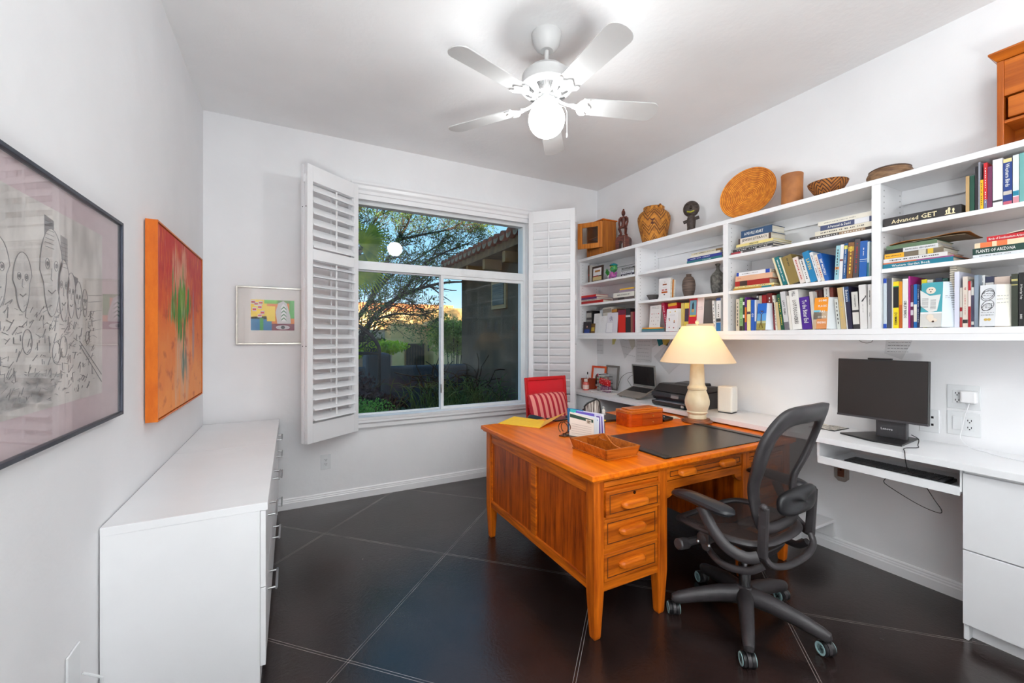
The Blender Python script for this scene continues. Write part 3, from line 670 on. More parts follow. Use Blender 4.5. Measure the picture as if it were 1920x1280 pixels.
# seat frame + mesh
def seat_pt(a, k=1.0):
    x = .255 * k * math.copysign(abs(math.cos(a)) ** .55, math.cos(a)); y = .215 * k * math.copysign(abs(math.sin(a)) ** .6, math.sin(a))
    z = .462 + .5 * abs(x) ** 2.2 * .35 - (.028 * max(0, (y - .10) / .115) ** 2 if y > .1 else 0) + .0 
    return Vector((x * (1 - .06 * (y < 0) * (-y / .2)), y + .055, z))
N = 56; ring = [seat_pt(2 * math.pi * i / N) for i in range(N)]
G().tube(ring, .0165, 10, closed=True, flat=(1.35, .8)).out('seat_frame', PL, CH, local=True, smooth=True)
def seat_s(u, v):
    p = seat_pt(2 * math.pi * u, max(.02, v)); q = seat_pt(2 * math.pi * u, 1); p.z = q.z - .022 * (1 - v * v) ; return p
G().grid(seat_s, N, 12, cu=True).out('seat_mesh', MESH, CH, local=True, smooth=True)
# back frame: outline from half widths at heights; surface leans back and curves
BK = [(0.00, .150), (.03, .178), (.08, .190), (.14, .192), (.20, .205), (.28, .232), (.36, .250), (.44, .250), (.50, .232), (.545, .205), (.57, .17), (.578, .10), (.578, .0)]
BI = [(.035, .0), (.035, .09), (.045, .125), (.08, .142), (.14, .143), (.20, .152), (.28, .172), (.36, .185), (.43, .182), (.475, .16), (.497, .12), (.502, .06), (.500, .0)]
def back_xyz(x, h):
    y = -.150 - .06 * h + .030 * math.exp(-((h - .17) / .10) ** 2) - .42 * max(0, h - .2) ** 1.5 + .55 * x * x
    return Vector((x, y, .505 + h))
def interp(tab, t):
    s = t * (len(tab) - 1); i = min(int(s), len(tab) - 2); f = s - i
    return tab[i][0] * (1 - f) + tab[i + 1][0] * f, tab[i][1] * (1 - f) + tab[i + 1][1] * f
def half(tab, n=48):
    P = [interp(tab, i / (n - 1)) for i in range(n)]
    for _ in range(3): P = [P[0]] + [((P[i - 1][0] + 2 * P[i][0] + P[i + 1][0]) / 4, (P[i - 1][1] + 2 * P[i][1] + P[i + 1][1]) / 4) for i in range(1, n - 1)] + [P[-1]]
    return P
outer = half([(-.005, 0), (-.004, .10)] + BK); inner = half(BI)
lo = [(h, x) for h, x in outer] + [(h, -x) for h, x in outer[-2:0:-1]]; li = [(h, x) for h, x in inner] + [(h, -x) for h, x in inner[-2:0:-1]]
g = G(); n = len(lo); steps = 5; vs = []
for k in range(steps):
    f = k / (steps - 1)
    for (h1, x1), (h2, x2) in zip(lo, li):
        p = back_xyz(x1 * (1 - f) + x2 * f, h1 * (1 - f) + h2 * f); p.y -= .010 * math.sin(math.pi * f); vs.append(p)
g.add(vs, [(k * n + i, k * n + (i + 1) % n, (k + 1) * n + (i + 1) % n, (k + 1) * n + i) for k in range(steps - 1) for i in range(n)])
g.out('back_frame', PL, CH, local=True, smooth=True, solid=.020)
def back_s(u, v):
    i = u * (len(li)); h2, x2 = li[int(i) % len(li)]; hc = .26
    return back_xyz(x2 * v, hc + (h2 - hc) * v) + Vector((0, .004, 0))
G().grid(back_s, len(li), 14, cu=True).out('back_mesh', MESH, CH, local=True, smooth=True)
# lumbar pad, uprights, y-bar
g = G(); g.T = Matrix.Translation((0, -.20, .655)); 
g.grid(lambda u, v: (.155 * math.copysign(abs(math.cos(2 * math.pi * u)) ** .6, math.cos(2 * math.pi * u)) * math.sin(math.pi * v) ** .35, -.045 + .05 * -math.cos(math.pi * v) * .5 + .02 + .55 * (.155 * math.cos(2 * math.pi * u)) ** 2, .058 * math.copysign(abs(math.sin(2 * math.pi * u)) ** .7, math.sin(2 * math.pi * u)) * math.sin(math.pi * v) ** .5), 40, 12, cu=True)
g.out('lumbar_pad', mat('soft_black_rubber', (30, 30, 33), .38), CH, local=True, smooth=True)
for s in (-1, 1):
    g = G(); g.hexa([(s * .200, -.195, .43), (s * .222, -.195, .43), (s * .222, -.155, .43), (s * .200, -.155, .43), (s * .208, -.205, .655), (s * .228, -.205, .655), (s * .228, -.165, .655), (s * .208, -.165, .655)])
    g.ball((s * .218, -.185, .652), .016, 12, 8); g.out('back_upright', PL, CH, local=True, bev=.006)
    g = G(); g.tube(smooth_path([(s * .205, -.18, .44), (s * .185, -.20, .405), (s * .10, -.215, .385), (0, -.215, .378)]), .015, 10, flat=(1, .8)); g.out('yoke', PL, CH, local=True, smooth=True)
    # arm: curved support rising from rear, pad on top
    g = G(); g.tube(smooth_path([(s * .235, -.17, .44), (s * .265, -.13, .43), (s * .295, -.07, .455), (s * .312, -.02, .51), (s * .32, .02, .575), (s * .322, .035, .605)]), [.030] * 6 + [.027] * 6 + [.024] * 6 + [.022] * 8, 12, flat=(.55, 1)) if False else g.tube(smooth_path([(s * .235, -.17, .44), (s * .265, -.13, .43), (s * .295, -.07, .455), (s * .312, -.02, .51), (s * .32, .02, .575), (s * .322, .035, .605)]), .026, 12, flat=(.6, 1))
    ar_ = g.out('arm_support', PL, CH, local=True, smooth=True)
    g = G(); M_ = Matrix.Translation((s * .325, .035, .632)) @ Matrix.Rotation(rad(4), 4, 'X'); g.T = M_
    nn = 20; vs = []
    for i in range(nn + 1):
        t_ = i / nn; yy = -.155 + .31 * t_; k = (1 - abs(2 * t_ - 1) ** 5) ** .5; wv = (.050 - .010 * t_) * max(k, .12); hh = .024 * max(k, .12) * (1 - .15 * t_)
        for j in range(14):
            q = 2 * math.pi * j / 14; vs.append((wv * math.cos(q), yy, hh * math.copysign(abs(math.sin(q)) ** .8, math.sin(q)) - (.018 * (t_ - .6) ** 2 / .16 if t_ > .6 else 0)))
    g.add(vs, [(i * 14 + j, i * 14 + (j + 1) % 14, (i + 1) * 14 + (j + 1) % 14, (i + 1) * 14 + j) for i in range(nn) for j in range(14)] + [tuple(range(14))[::-1], tuple(nn * 14 + j for j in range(14))])
    g.out('armrest', mat('armrest_rubber', (36, 37, 42), .3, 0, (30, 31, 35)), CH, local=True, smooth=True)
g = G()
for a, b in (((-.262, .07, .43), .03), ((-.262, .055, .40), .022)): g.ball(a, b, 14, 10, (.5, 1, 1))
g.cbox((-.262, .06, .45), (.018, .05, .08)); g.out('adjuster_bracket', PL, CH, local=True, bev=.004)
g = G()
for yy in (.03, .085): g.ball((-.275, yy, .415), .009, 10, 6)
g.out('adjuster_bolt', METAL, CH, local=True, smooth=True)

# ------------------------------------------------------------------ red chair behind the desk
RC = thing('red_chair', 'red mesh-back office chair behind desk near the window', 'office chair', (2.10, 3.10, 0), rad(180 + 4))
RED = mat('red_plastic', (206, 16, 24), .4, 0, (190, 12, 20))
g = G(); g.T = Matrix.Translation((0, -.145, .50)) @ Matrix.Rotation(rad(6), 4, 'X')
W2, H2 = .232, .515
rect_frame(g, -W2, W2, 0, H2, .028, -.012, .012, wt=.034); g.out('back_frame', RED, RC, local=True, bev=.008, seg=3)
g = G(); g.T = Matrix.Translation((0, -.145, .50)) @ Matrix.Rotation(rad(6), 4, 'X'); g.box(-W2 + .027, -.003, .027, W2 - .027, .002, H2 - .033)
rm = meshcloth('red_mesh_cloth', 260); rm.node_tree.nodes['Principled BSDF'].inputs['Base Color'].default_value = lin((226, 18, 38)); g.out('back_mesh', rm, RC, local=True)
g = G(); g.box(-.23, -.13, .44, .23, .28, .50); g.out('seat', BLACKP, RC, local=True, bev=.02, seg=3)
for s in (-1, 1):
    g = G(); g.tube(smooth_path([(s * .22, -.02, .47), (s * .29, -.02, .50), (s * .30, -.02, .66), (s * .30, .02, .695), (s * .295, .20, .69), (s * .29, .26, .64)]), .020, 10, flat=(1.3, .7)); g.out('armrest', BLACKP, RC, local=True, smooth=True)
G().lathe([(.025, .08), (.025, .44)], 14).out('gas_column', BLACKP, RC, local=True, smooth=True)
for k in range(5):
    a = rad(18 + 72 * k); g = G(); g.T = Matrix.Rotation(a, 4, 'Z'); g.tube([(0, 0, .09), (.15, 0, .085), (.28, 0, .065)], [.03, .024, .018], 10)
    o = g.out('base_arm', BLACKP, RC, local=True, smooth=True)
    g = G(); g.T = Matrix.Rotation(a, 4, 'Z') @ Matrix.Translation((.28, 0, .028)) @ Matrix.Rotation(rad(90), 4, 'X'); g.lathe([(.01, -.02), (.028, -.02), (.028, .02), (.01, .02)], 16); g.out('caster', BLACKP, o, local=True, smooth=True)
# striped pillow
PI_ = thing('striped_pillow', 'red and pink striped cushion leaning on red chair back', 'cushion', (2.015, 3.035, .50), rad(4), rot=(rad(-17), 0, rad(4)))
def stripe_mat():
    m = mat('striped_cloth', (176, 24, 44), .8, 0, (166, 20, 40), (30, 30, 30)); n = m.node_tree.nodes; l = m.node_tree.links; b = n['Principled BSDF']
    t = n.new('ShaderNodeTexCoord'); s = n.new('ShaderNodeSeparateXYZ'); l.new(t.outputs['Object'], s.inputs[0])
    a = n.new('ShaderNodeMath'); a.operation = 'MULTIPLY'; a.inputs[1].default_value = 19; l.new(s.outputs['X'], a.inputs[0])
    f = n.new('ShaderNodeMath'); f.operation = 'FLOORED_MODULO'; f.inputs[1].default_value = 1; l.new(a.outputs[0], f.inputs[0])
    c_ = n.new('ShaderNodeMath'); c_.operation = 'GREATER_THAN'; c_.inputs[1].default_value = .45; l.new(f.outputs[0], c_.inputs[0])
    mx = n.new('ShaderNodeMix'); mx.data_type = 'RGBA'; l.new(c_.outputs[0], mx.inputs[0]); mx.inputs[6].default_value = lin((170, 22, 44)); mx.inputs[7].default_value = lin((228, 140, 130)); l.new(mx.outputs[2], b.inputs['Base Color']); return m
def pillow_s(sgn):
    def f(u, v):
        x = (u - .5) * 2; z = (v - .5) * 2; th = (1 - abs(x) ** 3.2) ** .6 * (1 - abs(z) ** 3.2) ** .6 if abs(x) < 1 and abs(z) < 1 else 0
        return (x * .205 * (1 - .05 * z * z), sgn * .055 * th, .205 + z * .195 * (1 - .05 * x * x))
    return f
g = G(); g.grid(pillow_s(1), 25, 19).grid(pillow_s(-1), 25, 19); g.out('cushion_cover', stripe_mat(), PI_, local=True, smooth=True, merge=True)
g = G()
for i in range(90):
    t_ = i / 89 * 3.0; x, z = (-1, -1 + 2 * t_) if t_ < 1 else ((-1 + 2 * (t_ - 1)), 1) if t_ < 2 else (1, 1 - 2 * (t_ - 2))
    p = Vector((x * .205 * (1 - .05 * z * z), 0, .205 + z * .195 * (1 - .05 * x * x))); q = p + Vector((x * .010, R.uniform(-.01, .01), z * .008 + R.uniform(-.004, .004)))
    g.tube([p * .99 + Vector((0, 0, .0017)), q], .0022, 4)
g.out('fringe', mat('fringe_yarn', (214, 110, 100), .9, 0, (180, 40, 50), (200, 200, 200)), PI_, local=True)
# ------------------------------------------------------------------ books and things on the shelves
RB = Matrix.Rotation(rad(-90), 4, 'Z')
INKW, INKB, INKY = plain((236, 236, 232), .5), plain((34, 34, 38), .5), plain((226, 196, 70), .5)
INKR = plain((180, 30, 34), .5)
INK = {'w': INKW, 'b': INKB, 'y': INKY, 'r': INKR}
LEGIBLE = {'A PEOPLE APART', 'HERITAGE', 'JEWISH LITERACY', 'A Personal de David', 'LATIN', 'GO', "LAW'S TEARS", 'HILL', 'LOST DISCOVERIES', 'To the Bitter End', 'Endurance', "ABRAHAM'S CHILDREN", 'Jon Entine', 'SOCIALIST JEWS', 'Western Birds', 'Western Garden Book', 'PLANTS OF ARIZONA', 'Birds of Southeastern Arizona', 'DUMMIES', 'SIBLEY BIRDS', 'High', '50 Years Ago Today', 'BARD', 'AMERICAN INDIAN ART', 'EKG', 'EMP MASTERY', 'NATIONAL GEOGRAPHIC'}
def book_mesh(t, L, d, h, col, vertical, bands, title, ink, tfrac=.78, rough=.42, cover2=None):
    """t: thing; box spans x' 0..L, y' 0..d, z' 0..h; spine on y'=0"""
    m = plain(col, rough); th = min(.0028, (L if vertical else h) * .2); g = G()
    if vertical:
        g.box(0, 0, 0, th, d, h).box(L - th, 0, 0, L, d, h).box(th, 0, 0, L - th, th, h)
        G().box(th, th, .003, L - th, d - .004, h - .004).out('pages', PAGE, t, local=True)
    else:
        g.box(0, 0, 0, L, d, th).box(0, 0, h - th, L, d, h).box(0, 0, th, L, th, h - th)
        G().box(.003, th, th, L - .004, d - .004, h - th).out('pages', PAGE, t, local=True)
    g.out('cover', m, t, local=True)
    for f0, f1, c in bands:
        b = G()
        if vertical: b.box(.0003, -.0006, h * (1 - f1), L - .0003, .0002, h * (1 - f0))
        else: b.box(L * f0, -.0006, .0003, L * f1, .0002, h - .0003)
        b.out('spine_label', plain(c, rough), t, local=True)
    if title:
        yy = -.0012
        if isinstance(title, str): title = [(title, .5, tfrac, .55)]
        for s, ctr, ext, hf in title:
            if s not in LEGIBLE:   # lettering too small to read in the photograph: letter-like strokes
                gm = G(); n_ = max(5, len(s)); span = (h if vertical else L) * ext; st_ = span / n_; ht_ = min(.009, (L if vertical else h) * hf * .5)
                for k in range(n_):
                    if s[k % len(s)] == ' ' and k % len(s): continue
                    a0 = -span / 2 + st_ * k; bw = st_ * R.uniform(.35, .75); bh = ht_ * R.uniform(.7, 1.0)
                    if vertical: zc = h * (1 - ctr) - a0; gm.box(L / 2 - bh / 2, yy, zc - bw, L / 2 + bh / 2, yy + .0004, zc)
                    else: xc_ = L * ctr + a0; gm.box(xc_, yy, h / 2 - bh / 2, xc_ + bw, yy + .0004, h / 2 + bh / 2)
                gm.out('lettering', INK[ink], t, local=True)
            elif vertical: text(s, L * hf, INK[ink], t, basis((L / 2, yy, h * (1 - ctr)), (0, 0, -1), (1, 0, 0)), h * ext)
            else: text(s, h * hf, INK[ink], t, basis((L * ctr, yy, h / 2), (1, 0, 0), (0, 0, 1)), L * ext)
def upright(u0, u1, vt, zb, col, label, tilt=0., title=None, ink='b', bands=(), d=None, X=2.852, grp=None, vb=None, rough=.42):
    A = atX(u0, 500, X); B_ = atX(u1, 500, X); w_ = max(.006, clamp_bay(A, B_) * math.cos(rad(abs(tilt))) - .0008)
    C = atX((u0 + u1) / 2, vt, X); h = (C.z - zb) / math.cos(rad(tilt))
    h = min(h, .27)
    d = d or min(.20, max(.12, h * .72))
    t = thing('book', label, 'book', (X, A.y, zb), group=grp)
    M4 = RB @ Matrix.Rotation(rad(-tilt), 4, 'Y'); t.rotation_euler = M4.to_euler()
    if tilt < 0: t.location = (X, A.y, zb + w_ * math.sin(rad(-tilt)))
    book_mesh(t, w_, d, h, col, True, bands, title, ink, rough=rough)
    return t
def clamp_bay(A, B_):
    m_ = (A.y + B_.y) / 2
    for i in range(5):
        if UP[i + 1] < m_ < UP[i]: A.y = min(A.y, UP[i] - .023); B_.y = max(B_.y, UP[i + 1] + .024)
    return A.y - B_.y
def stack(zb, items, grp, X=2.848):
    z = zb
    for it in items:
        u0, u1, th, col, label = it[:5]; kw = it[5] if len(it) > 5 else {}
        A = atX(u0, 500, X); B_ = atX(u1, 500, X); L = clamp_bay(A, B_)
        t = thing('book', label, 'book', (X + kw.get('dx', 0), A.y, z), group=grp); t.rotation_euler = (0, 0, rad(-90 + kw.get('rot', 0)))
        book_mesh(t, L, kw.get('d', min(.2, L * .75)), th - .0004, col, False, kw.get('bands', ()), kw.get('title'), kw.get('ink', 'b'))
        z += th
    return z
def card(u0, u1, vt, vb, X, zb, lean, label, c1, name='greeting_card', cat='card', right=None, group=None, c1b=None):
    """standing folded card: front leaf u0-u1 facing the room, optional right leaf to u=right"""
    A = atX(u0, 500, X); B_ = atX(u1, 500, X); w_ = A.y - B_.y; h = atX((u0 + u1) / 2, vt, X).z - zb
    t = thing(name, label, cat, (X, A.y, zb + (.0315 * math.sin(rad(lean)) if right else .0002)), group=group); t.rotation_euler = (RB @ Matrix.Rotation(rad(-lean), 4, 'X')).to_euler()
    G().box(0, 0, 0, w_, .0012, h).out('card_front', mat('card_%d_%d_%d' % c1, c1, .6), t, local=True)
    if right:
        C_ = atX(right, 500, X + .03); w2 = B_.y - C_.y; g = G(); a = rad(16)
        g.add([(w_, .001, 0), (w_, .0022, 0), (w_ + w2, .03, 0), (w_ + w2, .0312, 0), (w_, .001, h), (w_, .0022, h), (w_ + w2, .03, h), (w_ + w2, .0312, h)], [(0, 1, 3, 2), (4, 6, 7, 5), (0, 2, 6, 4), (1, 5, 7, 3), (0, 4, 5, 1), (2, 3, 7, 6)])
        g.out('card_inside', mat('card_inside_%d_%d_%d' % (c1b or (214, 222, 230)), c1b or (214, 222, 230), .6), t, local=True)
    return t, w_, h
def patch(t, x0, z0, x1, z1, col, name='print', y=-.0008, pts=None):
    g = G()
    if pts:
        g.T = Matrix.Translation((0, y + .0004, 0)) @ Matrix.Rotation(rad(90), 4, 'X'); g.prism(pts, .0004)
    else: g.box(x0, y, z0, x1, y + .0005, z1)
    return g.out(name, plain(col, .6), t, local=True)
def squiggles(t, x0, z0, x1, z1, rows, name='handwriting', y=-.001, col=(60, 60, 64), th=.0009, rnd=R):
    g = G()
    for i in range(rows):
        z = z1 - (z1 - z0) * (i + .5) / rows; x = x0
        while x < x1 - .003:
            l_ = rnd.uniform(.003, .009); l_ = min(l_, x1 - x); g.box(x, y, z - th * rnd.uniform(.5, 1.2), x + l_, y + .0004, z + th * rnd.uniform(.5, 1.6)); x += l_ + rnd.uniform(.0015, .004)
    return g.out(name, plain(col, .6), t, local=True)
X0, X1 = 1070, 1360
# ---- bay C (middle bay), top shelf
zC1, zC2, zC3 = 1.9725, 1.7115, 1.4205
def c4(x): return 1360 + x / 6.62
stack(zC1, [
 (c4(72), c4(575), .016, (206, 200, 198), 'flat book with speckled red and white spine, bottom of left stack, middle bay top shelf', dict(bands=((.0, .25, (170, 60, 70)), (.3, .62, (90, 84, 86))), d=.22)),
 (c4(95), c4(590), .017, (52, 52, 56), 'black and white flat book second from bottom, left stack on middle bay top shelf', dict(title='WORLD FOLK BOOK', ink='w', d=.225)),
 (c4(120), c4(595), .014, (150, 148, 140), 'grey flat book directly under the pale yellow one, middle bay top shelf', dict(d=.22, title='NEW EDITION', ink='b')),
 (c4(135), c4(592), .019, (232, 214, 140), 'pale yellow flat book in the left stack on middle bay top shelf', dict(title='HERITAGE', ink='b', d=.22)),
 (c4(165), c4(568), .040, (224, 214, 200), 'thick white flat book with orange edge under the navy one, middle bay', dict(title='JEWISH LITERACY', ink='b', bands=((0, .05, (70, 50, 44)), (.93, 1, (70, 50, 44))), d=.17)),
 (c4(195), c4(580), .050, (44, 76, 112), 'thick navy blue flat book topmost of left stack, middle bay top shelf', dict(title=[('A PEOPLE APART', .42, .62, .42)], ink='w', d=.15)),
], 'books stacked at left on the middle bay top shelf')
stack(zC1, [
 (c4(1045), c4(1822), .018, (60, 50, 46), 'dark flat book with white lettering, bottom of right stack, middle bay top shelf', dict(title='SOUTHWEST CLASSICS', ink='w', bands=((.5, .9, (150, 120, 90)),), d=.2)),
 (c4(1112), c4(1822), .027, (222, 214, 196), 'cream flat book under the dark blue one, right stack of middle bay', dict(title='ADVENTURES IN AN OLD TOWN', ink='b', d=.2)),
 (c4(1180), c4(1822), .030, (52, 62, 104), 'dark blue flat book with white end, right stack of middle bay', dict(title=[('A Personal de David', .38, .45, .5)], ink='w', bands=((.68, .95, (222, 222, 226)),), d=.19)),
 (c4(1150), c4(1822), .026, (226, 220, 206), 'white flat book with black bird mark topmost of right stack, middle bay', dict(title=[('SPIRITUAL LIFE OF SACRED AND SECULAR', .42, .6, .3)], ink='b', d=.2)),
], 'books stacked at right on the middle bay top shelf')
# ---- bay C middle shelf
z = stack(zC2, [
 (c4(95), c4(600), .014, (190, 140, 50), 'thin golden flat book with teal label, bottom of stack on middle bay centre shelf', dict(bands=((.72, .95, (40, 120, 130)),), d=.19)),
 (c4(112), c4(605), .013, (232, 216, 150), 'thin pale yellow flat book below the red one, middle bay centre shelf', dict(d=.19, title='THE HISTORY PAPERS', ink='b')),
 (c4(120), c4(548), .036, (164, 34, 26), 'dark red flat hardcover with black label, middle bay centre shelf', dict(bands=((.15, .37, (70, 50, 44)),), d=.16)),
 (c4(125), c4(585), .036, (226, 178, 146), 'peach flat hardcover on the red one, middle bay centre shelf', dict(title=[('1931', .12, .1, .3)], ink='r', d=.17)),
 (c4(140), c4(552), .026, (236, 236, 240), 'white flat book with blue ends topmost, middle bay centre shelf', dict(bands=((0, .07, (36, 70, 170)), (.88, 1, (36, 70, 170))), d=.17, title=[('COLLECTED PAPERS', .42, .5, .35)], ink='b')),
], 'books stacked flat on the middle bay centre shelf')
def lean_row(zb, rows, grp):
    for r in rows:
        x0, x1, yt, col, tilt, label = r[:6]; kw = r[6] if len(r) > 6 else {}
        upright(c4(x0), c4(x1), kw.pop('v'), zb, col, label, tilt, grp=grp, **kw)
g1 = 'books standing on the middle bay centre shelf'
for x0, x1, vt, col, tl, lb, kw in [
 (690, 716, 481, (226, 212, 176), 17, 'thin cream leaning book first beside the flat stack, middle bay centre shelf', {}),
 (718, 778, 480, (16, 112, 116), 17, 'teal leaning book with white script, middle bay centre shelf', dict(title='Contemporary Crafts', ink='w')),
 (780, 800, 480, (232, 222, 190), 17, 'thin cream leaning book between the teal and olive ones', {}),
 (802, 930, 479, (140, 118, 62), 16, 'thick olive brown leaning hardcover, middle bay centre shelf', dict(title=[('THE LATIN', .24, .28, .5)], ink='b', d=.17)),
 (932, 1000, 481, (228, 214, 206), 16, 'white leaning book with red lettering beside the olive hardcover', dict(title='JUDAISM TODAY', ink='r')),
 (1002, 1062, 479, (226, 224, 222), 15, 'white leaning book with dark lettering left of the bright blue one', dict(title='LETTERS HOME', ink='b', bands=((.0, .1, (60, 40, 30)),))),
 (1064, 1150, 470, (22, 126, 178), 15, 'bright blue leaning book with yellow lettering, middle bay centre shelf', dict(title=[('LATIN', .42, .5, .5)], ink='y')),
 (1152, 1194, 471, (224, 224, 226), 15, 'slim white leaning book just right of the bright blue one', dict(title='AMERICAN STORIES', ink='b')),
 (1196, 1238, 476, (228, 216, 200), 15, 'slim cream leaning book left of the blue coast book', dict(title='CITY WALKS', ink='r')),
 (1240, 1296, 474, (26, 92, 172), 15, 'blue leaning book with cover turned to the gap, last of the leaning row', dict(title='EMP MASTERY', ink='w', d=.17)),
 (1352, 1405, 461, (150, 196, 206), -3, 'light blue upright book with orange spot, middle bay centre shelf', dict(title='LANDMARKS', ink='b', bands=((.62, .7, (220, 150, 90)),))),
 (1406, 1450, 459, (226, 226, 228), -3, 'white upright book between the light blue and dark blue ones', dict(bands=((.42, .47, (120, 60, 60)),))),
 (1452, 1496, 457, (32, 84, 140), -3, 'dark blue upright book with yellow square near its top', dict(title='Great Plains Journey', ink='w', bands=((.06, .16, (214, 200, 70)),))),
 (1503, 1577, 455, (130, 84, 42), -3, 'brown leather upright book with gilt top, middle bay centre shelf', dict(title='Classics', ink='y', bands=((.12, .24, (196, 160, 50)),))),
 (1580, 1650, 449, (74, 66, 72), -3, 'dark grey upright book with maroon lettering, middle bay centre shelf', dict(title='A HISTORY OF TIMES', ink='r')),
 (1657, 1752, 452, (24, 92, 172), -2, 'thick royal blue upright hardcover, middle bay centre shelf', dict(title=[('NEW ATLAS', .3, .22, .3)], ink='w', bands=((.5, .52, (200, 210, 220)), (.56, .57, (200, 210, 220))))),
 (1756, 1782, 453, (206, 222, 224), -1, 'slim pale upright book at right end of middle bay centre shelf', dict(bands=((.6, 1, (40, 110, 130)),))),
]:
    upright(c4(x0), c4(x1), vt, zC2, col, lb, tl, grp=g1, **kw)
# ---- bay C bottom shelf
g2 = 'books standing on the middle bay bottom shelf'
def yv(y): return 510 + y / 6.62
for x0, x1, yt, col, tl, lb, kw in [
 (132, 174, 335, (206, 196, 176), 0, 'beige upright book at left end of middle bay bottom shelf', dict(title='SEASONS', ink='b')),
 (178, 216, 318, (142, 188, 126), 0, 'light green slim upright book, middle bay bottom shelf', dict(title='The Garden Notes', ink='b', bands=((.86, 1, (30, 30, 30)),))),
 (218, 240, 330, (40, 60, 50), 0, 'thin dark green and white striped upright book beside the light green one', dict(bands=((.1, .2, (220, 220, 220)), (.5, .6, (220, 220, 220))))),
 (242, 266, 312, (92, 40, 120), 0, 'thin purple and orange upright book left of the cream one', dict(bands=((.3, .75, (206, 110, 40)),))),
 (270, 314, 345, (230, 216, 148), 0, 'pale yellow upright book with dark square, middle bay bottom shelf', dict(bands=((.38, .46, (80, 60, 70)),))),
 (318, 362, 345, (30, 88, 180), 0, 'bright blue upright book with white lettering, middle bay bottom shelf', dict(title='GO', ink='w')),
 (364, 386, 345, (216, 222, 232), 0, 'white and blue thin upright book left of the blue-sky postcard', dict(bands=((.7, 1, (40, 90, 170)),))),
 (388, 412, 272, (46, 44, 46), 0, 'tall black upright book rising behind the blue-sky postcard', dict(X=2.895, bands=((.05, .1, (210, 210, 210)),))),
 (416, 452, 290, (196, 186, 166), 0, 'cream and black upright book behind the blue-sky postcard', dict(X=2.895)),
 (455, 512, 282, (158, 26, 26), 0, 'red upright book behind the blue-sky postcard', dict(X=2.895)),
 (516, 582, 262, (128, 36, 32), 0, 'maroon upright book with pale lettering behind the open postcard', dict(X=2.895, title='HISTORIES', ink='w')),
 (600, 624, 380, (120, 44, 54), 3, 'thin maroon upright book just right of the open postcard', {}),
 (626, 650, 285, (222, 216, 204), 6, 'thin cream leaning book left of the dark green one', dict(title='MANUSCRIPT', ink='b')),
 (652, 690, 372, (206, 184, 140), 6, 'thin tan leaning book beside the dark green one', {}),
 (692, 734, 272, (24, 84, 60), 7, 'dark green leaning book, middle bay bottom shelf', dict(title='Selected Essays', ink='y')),
 (738, 800, 240, (206, 206, 208), 7, 'pale grey leaning book with grey foot right of the dark green one', dict(title=[("LAW'S TEARS", .42, .45, .4)], ink='b', bands=((.8, 1, (110, 106, 112)),))),
 (802, 836, 290, (226, 222, 214), 6, 'thin off-white leaning book left of the thick white one', {}),
 (838, 956, 222, (232, 230, 226), 6, 'thick white leaning book with large black script lettering', dict(title=[('HILL', .1, .12, .5), ('LOST DISCOVERIES', .56, .6, .4)], ink='b')),
 (960, 1080, 310, (74, 34, 140), 6, 'deep purple leaning book with white lettering', dict(title=[('To the Bitter End', .45, .7, .5)], ink='w', d=.18)),
 (1084, 1128, 240, (206, 202, 196), 5, 'light grey leaning book right of the purple one', {}),
 (1150, 1188, 225, (98, 50, 40), 4, 'dark brown book behind the orange and white card', dict(X=2.9, title='BEING', ink='w')),
 (1192, 1240, 215, (70, 36, 36), 4, 'very dark maroon book behind the orange and white card', dict(X=2.9)),
 (1250, 1318, 185, (228, 226, 222), 3, 'white book rising behind the open orange card', dict(X=2.9, title=[('SHORT WORKS', .2, .3, .3)], ink='b')),
 (1322, 1368, 190, (124, 62, 50), 3, 'brown book with pale dot behind the open orange card', dict(X=2.9)),
 (1390, 1434, 330, (206, 210, 204), 5, 'pale green-grey leaning book right of the open orange card', dict(title='MARINE', ink='b')),
 (1438, 1504, 188, (194, 168, 122), 5, 'tan leaning hardcover, middle bay bottom shelf', dict(title=[('THE LIBRARY', .55, .4, .35)], ink='y')),
 (1508, 1520, 180, (224, 224, 220), 5, 'very thin white leaning book left of the navy one', {}),
 (1522, 1584, 178, (42, 40, 66), 5, 'navy leaning book with light blue lettering at top', dict(title=[('Endurance', .22, .34, .5)], ink='w', bands=((.0, .36, (34, 66, 110)),))),
 (1590, 1672, 236, (56, 54, 56), 3, 'dark book with two white labels, middle bay bottom shelf', dict(bands=((.02, .5, (208, 206, 200)), (.56, .88, (216, 214, 208))), title=[('SOCIALIST JEWS', .26, .4, .3)], ink='b')),
 (1676, 1766, 155, (226, 224, 222), 2, 'tall white upright book with black bird drawing', dict(title=[('R. Field', .55, .2, .15)], ink='b')),
 (1770, 1818, 150, (232, 230, 228), 0, 'white upright book with black name lettering at right end of middle bay', dict(title=[("ABRAHAM'S CHILDREN", .3, .5, .35), ('Jon Entine', .68, .2, .3)], ink='b')),
]:
    t = upright(c4(x0), c4(x1), yv(yt), zC3, col, lb, tl, grp=g2, **kw)
    if 'bird drawing' in lb:
        g = G(); g.T = Matrix.Translation((.0215, -.0008, .165)) @ Matrix.Rotation(rad(90), 4, 'X')
        g.prism([(-.012, -.012), (-.004, -.012), (.004, .004), (.010, .010), (.012, .020), (.007, .020), (.006, .012), (-.004, .002)], .0004); g.out('bird_print', INKB, t, local=True)
